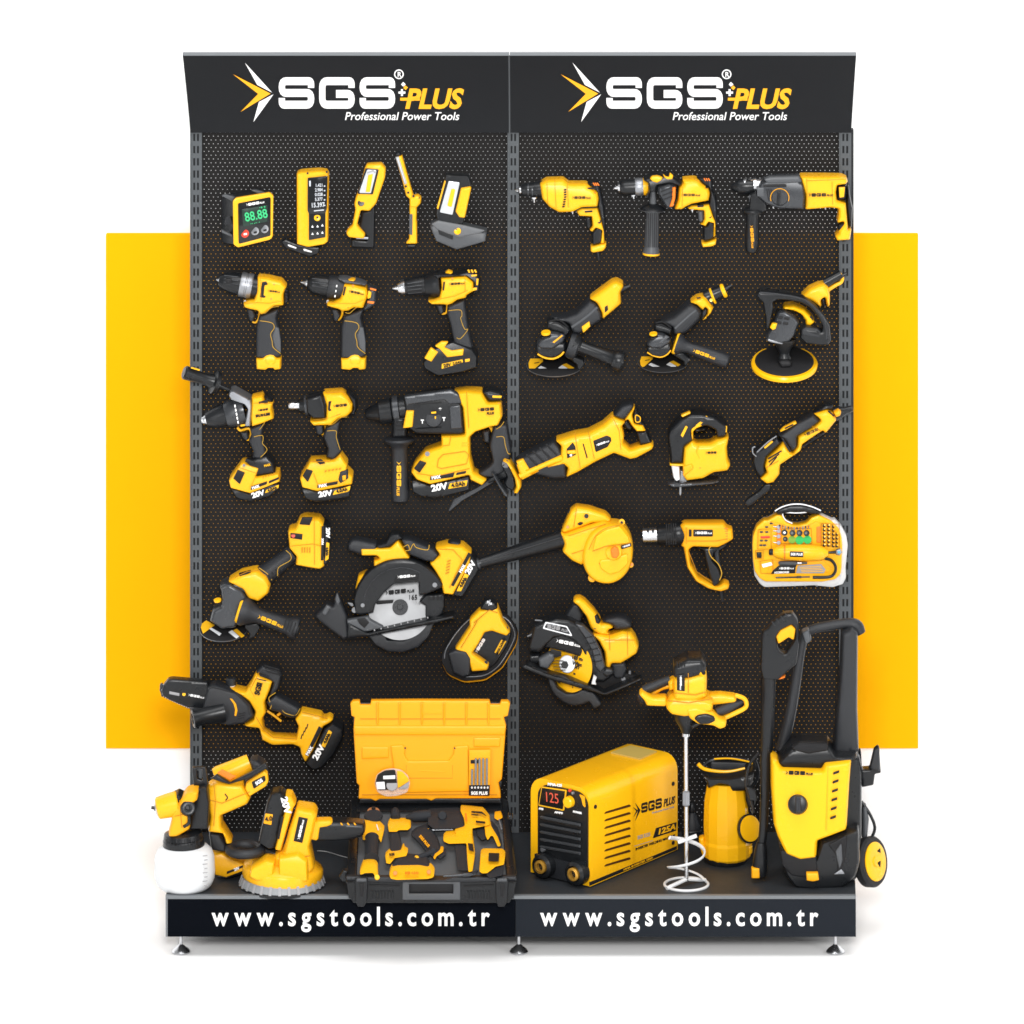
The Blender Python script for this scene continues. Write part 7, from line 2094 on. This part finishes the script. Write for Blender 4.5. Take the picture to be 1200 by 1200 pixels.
t.part('float_rim', K, t.O((537, 856), 38, 0, [(-26, 0), (-26, 52), (-14, 62), (-2, 64), (4, 60), (4, 0)], 22, 36), on=fl_)
t.part('float_cord', K, t.U([(560, 545), (575, 600), (560, 650), (530, 690), (525, 740), (545, 800), (548, 830)], 8, 8, 8))
t.part('cord_guide', K, t.P([(515, 670), (545, 660), (570, 690), (560, 745), (530, 760), (515, 720)], 10, 6, 8))

t = Thing('detergent_bottle', 'slim dark detergent bottle in shade between welding machine and pump', 'bottle', Qv, deck_d(750 + 915 / 3.873))
t.part('bottle', KG, t.T((275, 918), (275, 745), [(0, 0), (0, 34), (.1, 38), (.5, 36), (.7, 22), (.8, 12), (1, 8)], 0))
t.part('spray_head', K, t.T((275, 790), (275, 740), [(0, 12), (.3, 16), (.9, 10), (1, 6)], 0), t.T((228, 880), (320, 868), [(0, 8), (.1, 14), (.2, 8), (.8, 8), (.9, 14), (1, 8)], 10))

# ------------------------------------------------------------------ pressure washer and its lance
Rv = Zv(860, 710, 1050, 651)
wd_ = 0.43
t = Thing('pressure_washer', 'tall black and yellow wheeled pressure washer with high loop handle', 'pressure washer', Rv, wd_)
t.part('rear_chassis', K, t.P([(170, 600), (240, 560), (380, 560), (500, 575), (512, 640), (510, 900), (496, 1060), (470, 1090), (300, 1085), (200, 1050), (178, 900)], 34, -14, 16, 16, .5))
t.part('lower_cowl', K, t.P([(172, 905), (210, 960), (320, 990), (345, 915), (500, 862), (505, 1000), (490, 1060), (440, 1108), (330, 1118), (240, 1105), (200, 1050)], 30, 12, 14, 16, .4))
t.part('front_foot', KM, t.P([(232, 1095), (340, 1110), (420, 1100), (400, 1120), (330, 1128), (262, 1122)], 26, 14, 8))
t.part('side_scoop', KT, t.P([(378, 958), (455, 918), (450, 1000), (432, 1072), (412, 1078), (420, 1010), (400, 985)], 2, 41, 6, 2))
t.part('scoop_web', G, t.P([(408, 985), (432, 950), (436, 1020), (424, 1060)], 2, 43, 4, 1.5))
t.part('scoop_floor', GM, t.B([(400, 1078), (432, 1056), (445, 1076)], 1, 43, 2, .4))
fs = t.part('front_shell', YE, t.P([(146, 590), (172, 602), (192, 632), (350, 638), (362, 612), (470, 600), (462, 700), (452, 868), (448, 882), (334, 922), (330, 990), (262, 998), (205, 975), (172, 905), (158, 860), (148, 720)], 26, 20, 8, 14, .35))
t.part('shell_crease', YD, t.B([(376, 640), (380, 640), (374, 900), (369, 902)], .6, 45.4, 0, .1), on=fs)
t.part('side_vents', KT, *[t.P([(400 - i * 2.4, 668 + i * 36), (424 - i * 2.6, 660 + i * 36), (422 - i * 2.6, 670 + i * 36), (398 - i * 2.4, 678 + i * 36)], 1.2, 46, 2, .8) for i in range(6)])
t.logo(262, 672, 108, KT, -2, 46, fs)
k_ = t.part('power_dial', K, t.O((256, 796), 6, 200, [(-6, 0), (-6, 40), (12, 36), (14, 30), (14, 0)], 46, 36))
t.part('dial_grip', KG, t.P([(246, 762), (268, 762), (270, 830), (248, 830)], 3, 54, 5, 2), on=k_)
t.part('outlet_bay', KT, t.P([(185, 975), (262, 1000), (330, 995), (335, 1060), (300, 1090), (230, 1080), (195, 1040)], 4, 40, 10, 3))
t.part('hose_outlet', YD, t.P([(290, 1068), (338, 1068), (342, 1098), (318, 1104), (292, 1100)], 5, 46, 4, 3))
t.part('top_deck', K, t.P([(170, 602), (225, 545), (270, 532), (380, 540), (400, 575), (500, 580), (470, 600), (362, 612), (352, 634), (198, 634), (180, 612)], 30, 6, 8, 10, .6))
t.part('deck_recess', KM, t.P([(225, 570), (262, 545), (375, 548), (380, 575), (300, 590)], 6, 34, 10, 3))
hb = t.part('handle_column', KG, t.P([(395, 578), (404, 490), (425, 240), (430, 95), (470, 72), (496, 90), (494, 400), (500, 575)], 20, -10, 12, 12))
t.part('handle_column_thin', KG, t.U([(186, 578), (218, 470), (244, 330), (268, 170), (288, 108)], [22, 23, 21, 20, 20], -6, 14))
t.part('handle_bar', KG, t.U([(280, 110), (330, 90), (440, 72), (490, 80), (512, 110)], [16, 18, 20, 26, 18], -8, 14))
t.part('bar_clip', G, t.P([(270, 100), (300, 88), (312, 132), (285, 150)], 10, 2, 8, 5))
t.part('hook_arm', K, t.P([(498, 580), (510, 575), (514, 650), (545, 648), (562, 575), (582, 558), (590, 665), (566, 668), (560, 712), (512, 722)], 10, -12, 6, 6))
t.part('hook_plate', KG, t.P([(545, 650), (562, 578), (584, 560), (586, 660)], 4, -2, 4, 3))
t.part('rear_pump', G, t.P([(512, 800), (530, 795), (542, 850), (535, 920), (512, 930)], 12, -20, 8))
t.part('pump_hose', K, t.U([(512, 785), (548, 840), (566, 890), (552, 930), (525, 945)], 6, -14, 8))
wc = (555, 1027)
w_ = t.part('wheel', mat('tyre_rubber', (0.012, 0.012, 0.013), 0.65, 0.3, bump=0.5, bscale=600), t.O(wc, 55, 2, [(-34, 0), (-34, 84), (-26, 95), (4, 97), (14, 90), (14, 0)], -4, 48))
t.part('wheel_rim', YE, t.O(wc, 55, 2, [(10, 0), (10, 74), (18, 74), (22, 66), (17, 20), (22, 18), (22, 0)], -4, 40), on=w_)
t.part('rim_slot', KT, t.P([(574, 985), (588, 972), (590, 992)], 2, 8, 2, 1), t.P([(576, 1032), (590, 1022), (588, 1052)], 2, 8, 2, 1), on=w_)
t.part('axle_housing', K, t.P([(490, 960), (540, 955), (535, 1090), (495, 1080)], 14, -14, 8))

t = Thing('spray_lance', 'long black pressure-washer gun and lance with yellow trigger standing beside the washer', 'spray lance', Rv, wd_ + 0.03)
t.part('gun_body', K, t.P([(116, 95), (140, 82), (150, 60), (205, 24), (235, 22), (256, 50), (262, 150), (250, 230), (210, 262), (180, 290), (168, 292), (116, 290), (106, 250), (110, 130)], 9, 0, 12, 7, .3, [[(168, 120), (185, 92), (232, 68), (248, 90), (245, 130), (205, 188), (178, 172)]]))
t.part('trigger', YD, t.P([(168, 118), (186, 92), (230, 70), (248, 88), (240, 136), (220, 122), (178, 150)], 6, 2, 6, 4))
t.part('trigger_lock', OR, t.P([(176, 285), (205, 275), (206, 286), (182, 294)], 5, 2, 3))
t.part('grip_ribs', KG, *[t.U([(152 + i * 18, 62 - i * 11), (164 + i * 18, 80 - i * 10)], 3, 9, 6, False) for i in range(4)])
t.part('lance_tube', K, t.U([(138, 285), (136, 420), (132, 560), (124, 640)], [30, 27, 24, 20], 0, 16))
t.part('lance_lower', K, t.U([(128, 600), (124, 760), (118, 900), (110, 965)], [22, 18, 17, 17], 0, 14))
t.part('nozzle_body', K, t.T((110, 950), (102, 1082), [(0, 18), (.2, 24), (.8, 30), (1, 26)], 2))
t.part('nozzle_tag', YD, t.P([(70, 1048), (104, 1048), (104, 1090), (70, 1090)], 6, 6, 4, 3))
t.part('lance_cable', K, t.U([(100, 590), (62, 640), (50, 720), (72, 790), (80, 830)], 6, 2, 8))
t.part('cable_clip', K, t.P([(48, 720), (90, 735), (96, 780), (62, 780)], 5, 2, 5))

# ------------------------------------------------------------------ open tool case
CV = Zv(370, 810, 610, 1108)
SL_ = 0.41
DCASE = 0.46
t = Thing('tool_case', 'open tool case with upright yellow lid and dark grey padded tray', 'tool case', CV, DCASE)
FLOOR_T = (620, 815, 0, SL_)


def on_tray():
    q_ = Thing.__new__(Thing)
    return q_


t.tilt = FLOOR_T
t.part('tray_floor', mat('grey_tray_foam', (0.085, 0.087, 0.090), 0.8, 0.15, bump=0.8, bscale=500), t.B([(205, 620), (1030, 620), (1058, 1010), (172, 1010)], 8, -8, 6))
t.part('tray_wall', K, t.P([(190, 605), (232, 590), (240, 640), (222, 1010), (165, 1020), (168, 990)], 14, -4, 8, 5, .6))
t.part('tray_wall', K, t.P([(1000, 590), (1040, 605), (1086, 990), (1085, 1020), (1032, 1010), (1005, 640)], 14, -4, 8, 5, .6))
t.part('tray_wall', K, t.P([(225, 582), (1010, 582), (1015, 638), (220, 638)], 14, -2, 6, 5, .6))
t.tilt = None
# body under the tray, down to the deck
fd = 0.655
bd = 0.29
c_ = lambda x, y, d: W(CV[0] + x * CV[2], CV[1] + y * CV[2], d)
fl0, fr0 = c_(178, 1135, fd - .02), c_(1072, 1135, fd - .02)
bl0, br0 = Vector((c_(215, 700, bd).x, -bd, ZD + .004)), Vector((c_(1025, 700, bd).x, -bd, ZD + .004))
fl0.z = fr0.z = ZD + .004
ft0, ft1 = c_(172, 1005, fd - .02), c_(1078, 1005, fd - .02)
bt0, bt1 = c_(205, 632, bd), c_(1030, 632, bd)
t.part('case_body', KG, hexa([fl0, fr0, br0, bl0, ft0 - Vector((0, 0, .03)), ft1 - Vector((0, 0, .03)), bt1 - Vector((0, 0, .03)), bt0 - Vector((0, 0, .03))]))
t.D = fd
t.part('case_front', K, t.P([(172, 1000), (1078, 1000), (1088, 1020), (1072, 1090), (1050, 1138), (205, 1138), (180, 1100), (165, 1020)], 8, -6, 8, 4, .6))
t.part('front_rim', KG, t.P([(165, 995), (520, 1000), (560, 1015), (700, 1015), (740, 1000), (1085, 995), (1088, 1022), (740, 1030), (505, 1030), (165, 1025)], 5, 3, 4, 2))
fr_ = t.part('handle_frame', G, t.B([(470, 1030), (782, 1030), (782, 1125), (470, 1125)], 2.5, 3, 4, .6, [[(505, 1040), (745, 1040), (745, 1092), (505, 1092)]]))
t.part('handle_slot', KT, t.B([(500, 1036), (750, 1036), (750, 1096), (500, 1096)], 1, 2, 4, .3), on=fr_)
t.each('front_rib', K, *[t.B([(x0 + i * 16, 1080), (x0 + 8 + i * 16, 1080), (x0 + 8 + i * 16, 1122), (x0 + i * 16, 1122)], 1.2, 2.6, 1, .3) for x0 in (300, 820) for i in range(8)])
t.each('front_panel_line', KT, t.B([(290, 1046), (455, 1050), (455, 1058), (290, 1054)], .8, 2.6, 1, .2), t.B([(800, 1050), (960, 1046), (960, 1054), (800, 1058)], .8, 2.6, 1, .2))
for x in (212, 972):
    la = t.part('latch', K, t.P([(x, 1005), (x + 72, 1005), (x + 66, 1130), (x + 50, 1160), (x + 16, 1160), (x + 4, 1130)], 6, 5, 6, 3))
    t.part('latch_bar', G, t.B([(x + 10, 1012), (x + 62, 1012), (x + 62, 1028), (x + 10, 1028)], 1.4, 10.5, 3, .4), on=la)
    t.part('latch_bar', KT, t.B([(x + 24, 1040), (x + 50, 1040), (x + 46, 1110), (x + 28, 1110)], 1.2, 10.5, 3, .4), on=la)
for pts in (([(125, 1000), (150, 960), (175, 965), (172, 1030), (140, 1020)]), ([(1040, 660), (1066, 664), (1068, 690), (1040, 690)])):
    t.part('side_clip', K, t.P(pts, 6, -14 if pts[0][0] > 500 else -8, 5))
# lid, standing up behind the tray
LIDD = 0.27
t.D = LIDD
LID = mat('lid_plastic', (0.80, 0.325, 0.006), 0.34, 0.25, bump=0.1, bscale=300)
ld = t.part('lid', LID, t.P([(188, 62), (200, 48), (238, 46), (242, 68), (296, 68), (300, 46), (560, 44), (940, 46), (946, 66), (996, 66), (1002, 48), (1040, 48), (1052, 62), (1040, 128), (1018, 135), (1030, 180), (1008, 470), (990, 490), (1000, 540), (1002, 574), (650, 576), (626, 588), (600, 578), (345, 578), (325, 590), (300, 578), (232, 576), (236, 505), (222, 490), (205, 200), (210, 135), (194, 128)], 6, 0, 5, 3, .6))
t.part('lid_step', LID, t.P([(205, 185), (1030, 185), (1022, 236), (212, 236)], 3, 5, 3, 1.5, .4))
t.part('lid_panel', LID, t.P([(405, 292), (470, 288), (486, 312), (480, 340), (500, 375), (720, 372), (745, 340), (750, 296), (826, 290), (830, 540), (440, 548)], 3, 5.5, 8, 1.5, .4))
t.part('lid_groove', YD, t.U([(215, 282), (410, 286), (480, 286)], 2, 5.6, 6, False), t.U([(760, 282), (1020, 282)], 2, 5.6, 6, False), t.U([(220, 378), (320, 374), (400, 380)], 2, 5.6, 6, False), t.U([(570, 120), (690, 120)], 2.5, 5.8, 6, False), t.U([(560, 430), (700, 436)], 3, 8.2, 6, False))
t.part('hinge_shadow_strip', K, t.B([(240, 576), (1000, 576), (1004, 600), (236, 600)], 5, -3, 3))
t.each('lid_catch', K, *[t.B(p, 4, -4, 3) for p in ([(238, 58), (296, 58), (296, 74), (238, 74)], [(944, 58), (998, 58), (998, 74), (944, 74)], [(202, 130), (222, 130), (222, 180), (204, 180)], [(1018, 130), (1038, 130), (1034, 180), (1016, 180)], [(226, 484), (246, 484), (246, 510), (228, 510)], [(986, 484), (1008, 484), (1004, 514), (986, 514)])])
screws(t, [(484, 308), (752, 308)], 5, 8)

t.each('lid_rib', LID, *[t.P([(x, 60), (x + 10, 60), (x + 10, 180), (x, 180)], 2, 5.6, 1, 1) for x in (330, 450, 570, 690, 810, 930)])
t.each('lid_pocket', LID, t.P([(250, 300), (395, 300), (395, 360), (250, 366)], 2, 5.6, 6, 1.4), t.P([(855, 250), (1000, 250), (996, 300), (855, 300)], 2, 5.6, 6, 1.4))
t.ln('lid_groove', [(250, 560), (980, 560)], 6, 2)
t.ln('lid_groove', [(240, 150), (1000, 150)], 6, 2)
t.ln('lid_groove', [(490, 400), (490, 470), (740, 470), (740, 400)], 8.2, 2)
q = Thing('cutting_disc_pack', 'clear pack of a black and yellow cutting disc clipped in the open lid', 'disc pack', CV, LIDD + 0.028)
q.part('pack', PK, q.P([(318, 500), (330, 450), (370, 424), (415, 416), (462, 424), (500, 455), (512, 500), (495, 548), (440, 566), (380, 570), (335, 548)], 1.6, 0, 18, 1.4, .5))
d_ = q.part('disc', KT, q.P([(322, 496), (336, 450), (375, 428), (430, 424), (440, 500), (430, 530), (340, 536)], .6, 2.4, 12, .5))
q.part('disc_label', YT, q.B([(440, 430), (470, 436), (500, 470), (506, 485), (444, 525)], .5, 2.6, 5, .2))
q.part('disc_label', GT, q.B([(446, 528), (506, 488), (500, 525), (470, 530)], .5, 2.6, 3, .2))
q.part('disc_text', WP, q.B([(365, 458), (430, 455), (430, 474), (365, 476)], .4, 3.2, 2, .1), q.B([(326, 492), (372, 490), (376, 530), (332, 530)], .4, 3.2, 3, .1), on=d_)
q.part('disc_hub', GT, q.O((412, 508), 0, 90, [(0, 0), (0, 30), (3, 28), (3, 0)], 3, 24))
q = Thing('drill_bit_card', 'orange and black card of drill bits in the right side of the open lid', 'bit card', CV, LIDD + 0.024)
cd_ = q.part('card', YD, q.B([(830, 318), (946, 316), (946, 352), (940, 566), (828, 564)], 1, 0, 3, .4))
q.part('card_foot', KT, q.B([(829, 508), (942, 508), (940, 565), (828, 564)], .8, 1.4, 2, .2), on=cd_)
q.part('card_text', WH, q.X('SGS PLUS', 885, 552, 15, 0, 2.4, 0.03), *[q.X('o', 845 + i * 17, 520, 12, 0, 2.4, 0.03) for i in range(6)], on=cd_)
for i in range(5):
    q.part('drill_bit', GM, q.T((846 + i * 20, 360 + (60 if i < 1 else 0)), (845 + i * 20, 505), [(0, 0), (.04, 6), (1, 6)], 2.4, 2.4, 8))
q.part('card_print', KT, q.B([(838, 372), (880, 370), (880, 390), (838, 392)], .3, 1.4, 1, .1), on=cd_)

def inc(name, label, cat, lift=0.01):
    q_ = Thing(name, label, cat, CV, DCASE + lift)
    q_.tilt = FLOOR_T
    return q_


q = inc('small_grinder', 'yellow cordless angle grinder standing head-up along the left side of the open case', 'angle grinder', 0.03)
q.part('flap_disc', RST, q.O((312, 652), 55, 90, [(0, 0), (0, 34), (6, 32), (6, 0)], 6, 32))
q.part('disc_flange', MC, q.O((312, 675), 55, 90, [(-4, 0), (-4, 50), (8, 46), (8, 0)], 4, 32))
q.part('spindle', KT, q.O((313, 642), 55, 90, [(6, 0), (6, 12), (16, 10), (16, 0)], 6, 14))
q.part('gear_head', Y, q.P([(256, 705), (282, 694), (320, 708), (345, 712), (372, 740), (355, 812), (345, 790), (330, 765), (318, 800), (300, 806), (280, 790), (256, 796), (252, 760)], 14, 2, 8, 9))
q.part('head_line', WP, q.U([(330, 722), (338, 750)], 3, 16, 6, False))
q.part('neck', MC, q.T((304, 800), (302, 910), [(0, 40), (.15, 36), (.85, 34), (1, 40)], 2))
q.part('battery_housing', Y, q.P([(240, 960), (256, 920), (282, 905), (315, 908), (335, 940), (338, 1000), (320, 990), (312, 970), (270, 972), (240, 985)], 13, 2, 8, 8))
q.part('plug', YE, q.O((332, 1006), 10, 90, [(-6, 0), (-6, 14), (6, 12), (6, 0)], 10, 14))
q = inc('compact_driver', 'compact yellow drill driver lying second from left inside the open case', 'drill', 0.025)
q.part('chuck', MC, q.T((430, 640), (432, 690), [(0, 0), (0, 14), (.3, 24), (.8, 26), (1, 20)], 2))
q.part('body', Y, q.P([(390, 712), (402, 692), (490, 694), (512, 702), (516, 728), (500, 742), (452, 742), (440, 752), (396, 752)], 11, 2, 6, 7))
q.part('grip', MC, q.P([(404, 755), (442, 745), (460, 800), (466, 850), (420, 868), (402, 850)], 9, 0, 6, 6))
q.part('trigger', MC, q.P([(395, 760), (408, 760), (408, 800), (396, 790)], 5, 0, 4))
q.part('battery', Y, q.P([(376, 880), (395, 862), (460, 855), (475, 825), (482, 850), (500, 860), (492, 882), (430, 892), (405, 925), (382, 920)], 11, 2, 5, 6))
q.part('label_text', KT, q.X('SGS', 412, 884, 12, 8, 13.4, 0.03))
q = inc('bit_holder', 'black curved pouch with yellow tip lying across the middle of the open case', 'pouch', 0.02)
q.part('shell', MC, q.P([(514, 768), (540, 745), (600, 724), (632, 748), (660, 800), (676, 848), (640, 895), (600, 860), (560, 810)], 9, 0, 8, 7))
q.part('tip_band', YD, q.P([(636, 890), (645, 868), (680, 846), (692, 850), (690, 862), (655, 885), (645, 906)], 9, 1, 5, 5))
q.part('end_tab', MC, q.P([(655, 890), (692, 858), (708, 856), (704, 880), (675, 902)], 6, 0, 4))
q.part('label_text', YD, q.X('SGS PLUS', 588, 812, 13, -50, 9, 0.03))
q = inc('spare_battery', 'long spare battery with black top and yellow base at the front of the open case', 'battery', 0.03)
q.part('cover', MC, q.P([(408, 938), (440, 898), (470, 885), (600, 900), (622, 945), (520, 940)], 13, 0, 8, 8))
q.part('base', Y, q.P([(398, 975), (412, 945), (440, 935), (560, 932), (625, 945), (644, 970), (640, 992), (610, 1002), (440, 1008), (405, 1000)], 15, 3, 10, 8))
q.part('side_text', OR, q.X('SGS 4.0Ah', 520, 984, 12, 1, 18, 0.02), q.O((430, 984), 0, 90, [(0, 0), (0, 12), (3, 10), (3, 0)], 17), q.O((612, 978), 0, 90, [(0, 0), (0, 12), (3, 10), (3, 0)], 17))
q = inc('case_rotary_hammer', 'yellow rotary hammer with black gearbox filling the right half of the open case', 'rotary hammer', 0.03)
q.part('chuck', MC, q.T((488, 682), (620, 672), [(0, 0), (0, 10), (.2, 18), (.3, 26), (.8, 30), (1, 28)], 2))
q.part('gearbox', MC, q.P([(606, 650), (630, 645), (770, 640), (800, 660), (806, 718), (760, 730), (640, 735), (606, 705)], 15, 0, 8, 8))
q.part('gearbox_dial', MC, q.O((685, 672), 0, 90, [(0, 0), (0, 24), (8, 20), (8, 0)], 14, 24))
q.part('body', Y, q.P([(780, 628), (830, 632), (905, 640), (940, 680), (945, 712), (900, 720), (850, 728), (848, 770), (862, 880), (850, 960), (826, 965), (820, 900), (815, 808), (720, 812), (692, 800), (690, 782), (705, 768), (760, 762), (752, 742), (775, 730), (808, 718), (800, 670)], 15, 2, 7, 8))
q.part('rear_vents', KT, q.B([(842, 648), (900, 652), (930, 680), (900, 662), (842, 656)], .8, 15, 2, .2), q.B([(866, 700), (918, 706), (916, 716), (866, 710)], .8, 15, 2, .2), q.B([(842, 664), (880, 668), (880, 672), (842, 668)], .8, 15, 1, .2))
q.part('head_mark', OR, q.B([(806, 660), (816, 660), (820, 700), (810, 700)], .6, 16, 1, .2))
q.part('handle', Y, q.P([(912, 712), (944, 712), (985, 780), (1002, 828), (985, 830), (960, 775), (950, 770), (930, 800), (918, 770)], 11, 0, 6, 6))
q.part('grip', MC, q.P([(948, 705), (985, 745), (1008, 828), (985, 832), (962, 776), (940, 745)], 10, -2, 6, 5))
q.part('trigger', MC, q.P([(868, 740), (908, 735), (925, 790), (900, 800), (875, 775)], 8, -2, 6))
q.part('pack', MC, q.P([(752, 820), (800, 815), (826, 850), (828, 960), (765, 955)], 12, 0, 6, 6))
q.part('pack_window', KT, q.B([(822, 822), (850, 826), (856, 868), (830, 858)], 1, 16, 3, .3))
q = inc('battery_charger', 'square yellow charger with black window in the right front corner of the open case', 'charger', 0.03)
q.part('housing', Y, q.P([(885, 960), (892, 870), (905, 862), (1010, 866), (1026, 880), (1020, 925), (975, 935), (930, 972), (900, 972)], 15, 2, 7, 8))
q.part('window', KT, q.B([(936, 875), (994, 877), (990, 920), (934, 918)], 1, 16, 4, .3))
q.part('plug_pack', MC, q.P([(920, 978), (980, 938), (1018, 930), (1012, 985), (940, 1000)], 12, 0, 6, 6))
q = inc('chisel_bit', 'thin metal chisel bit lying along the front edge of the open case', 'chisel', 0.03)
q.part('shaft', DM, q.T((690, 1000), (865, 990), [(0, 6), (.6, 7), (.62, 10), (.8, 10), (.9, 5), (1, 4)], 2, 2, 10))
q.part('collar', MC, q.T((850, 992), (872, 972), [(0, 8), (1, 8)], 2, 2, 10))
q = inc('drill_chuck', 'small black spare chuck beside the compact driver at the back of the open case', 'chuck', 0.015)
q.part('sleeve', MC, q.P([(405, 652), (420, 644), (445, 648), (448, 672), (430, 684), (408, 676)], 8, -3, 6, 5))
q.part('key', KT, q.T((445, 640), (445, 612), [(0, 5), (1, 5)], -2, -2, 8))
q = inc('auxiliary_grip', 'black screw-on auxiliary handle lying between the driver and the rotary hammer in the case', 'handle', 0.02)
q.part('grip', MC, q.T((548, 905), (650, 862), [(0, 10), (.1, 16), (.7, 14), (.8, 22), (.9, 22), (1, 10)], 2, 2, 16))
q.part('end_cap', Y, q.T((540, 908), (552, 903), [(0, 12), (.5, 17), (1, 14)], 2, 2, 16))
q = inc('depth_rod', 'straight metal depth rod lying under the rotary hammer in the open case', 'rod', 0.018)
q.part('rod', GM, q.T((600, 752), (742, 748), [(0, 5), (1, 5)], 0, 0, 8))
q.part('rod_stop', YD, q.T((600, 752), (612, 752), [(0, 9), (1, 9)], 0, 0, 10))
q = inc('wrench_key', 'small yellow-handled key at the far right edge of the open case', 'key', 0.02)
q.part('bow', YD, q.P([(968, 655), (1000, 650), (1012, 680), (985, 695), (966, 682)], 5, 0, 6))
q.part('stem', ZN, q.T((990, 690), (1005, 745), [(0, 5), (1, 5)], 0, 0, 8))


# ------------------------------------------------------------------ link everything
for t in ALL:
    t.build()
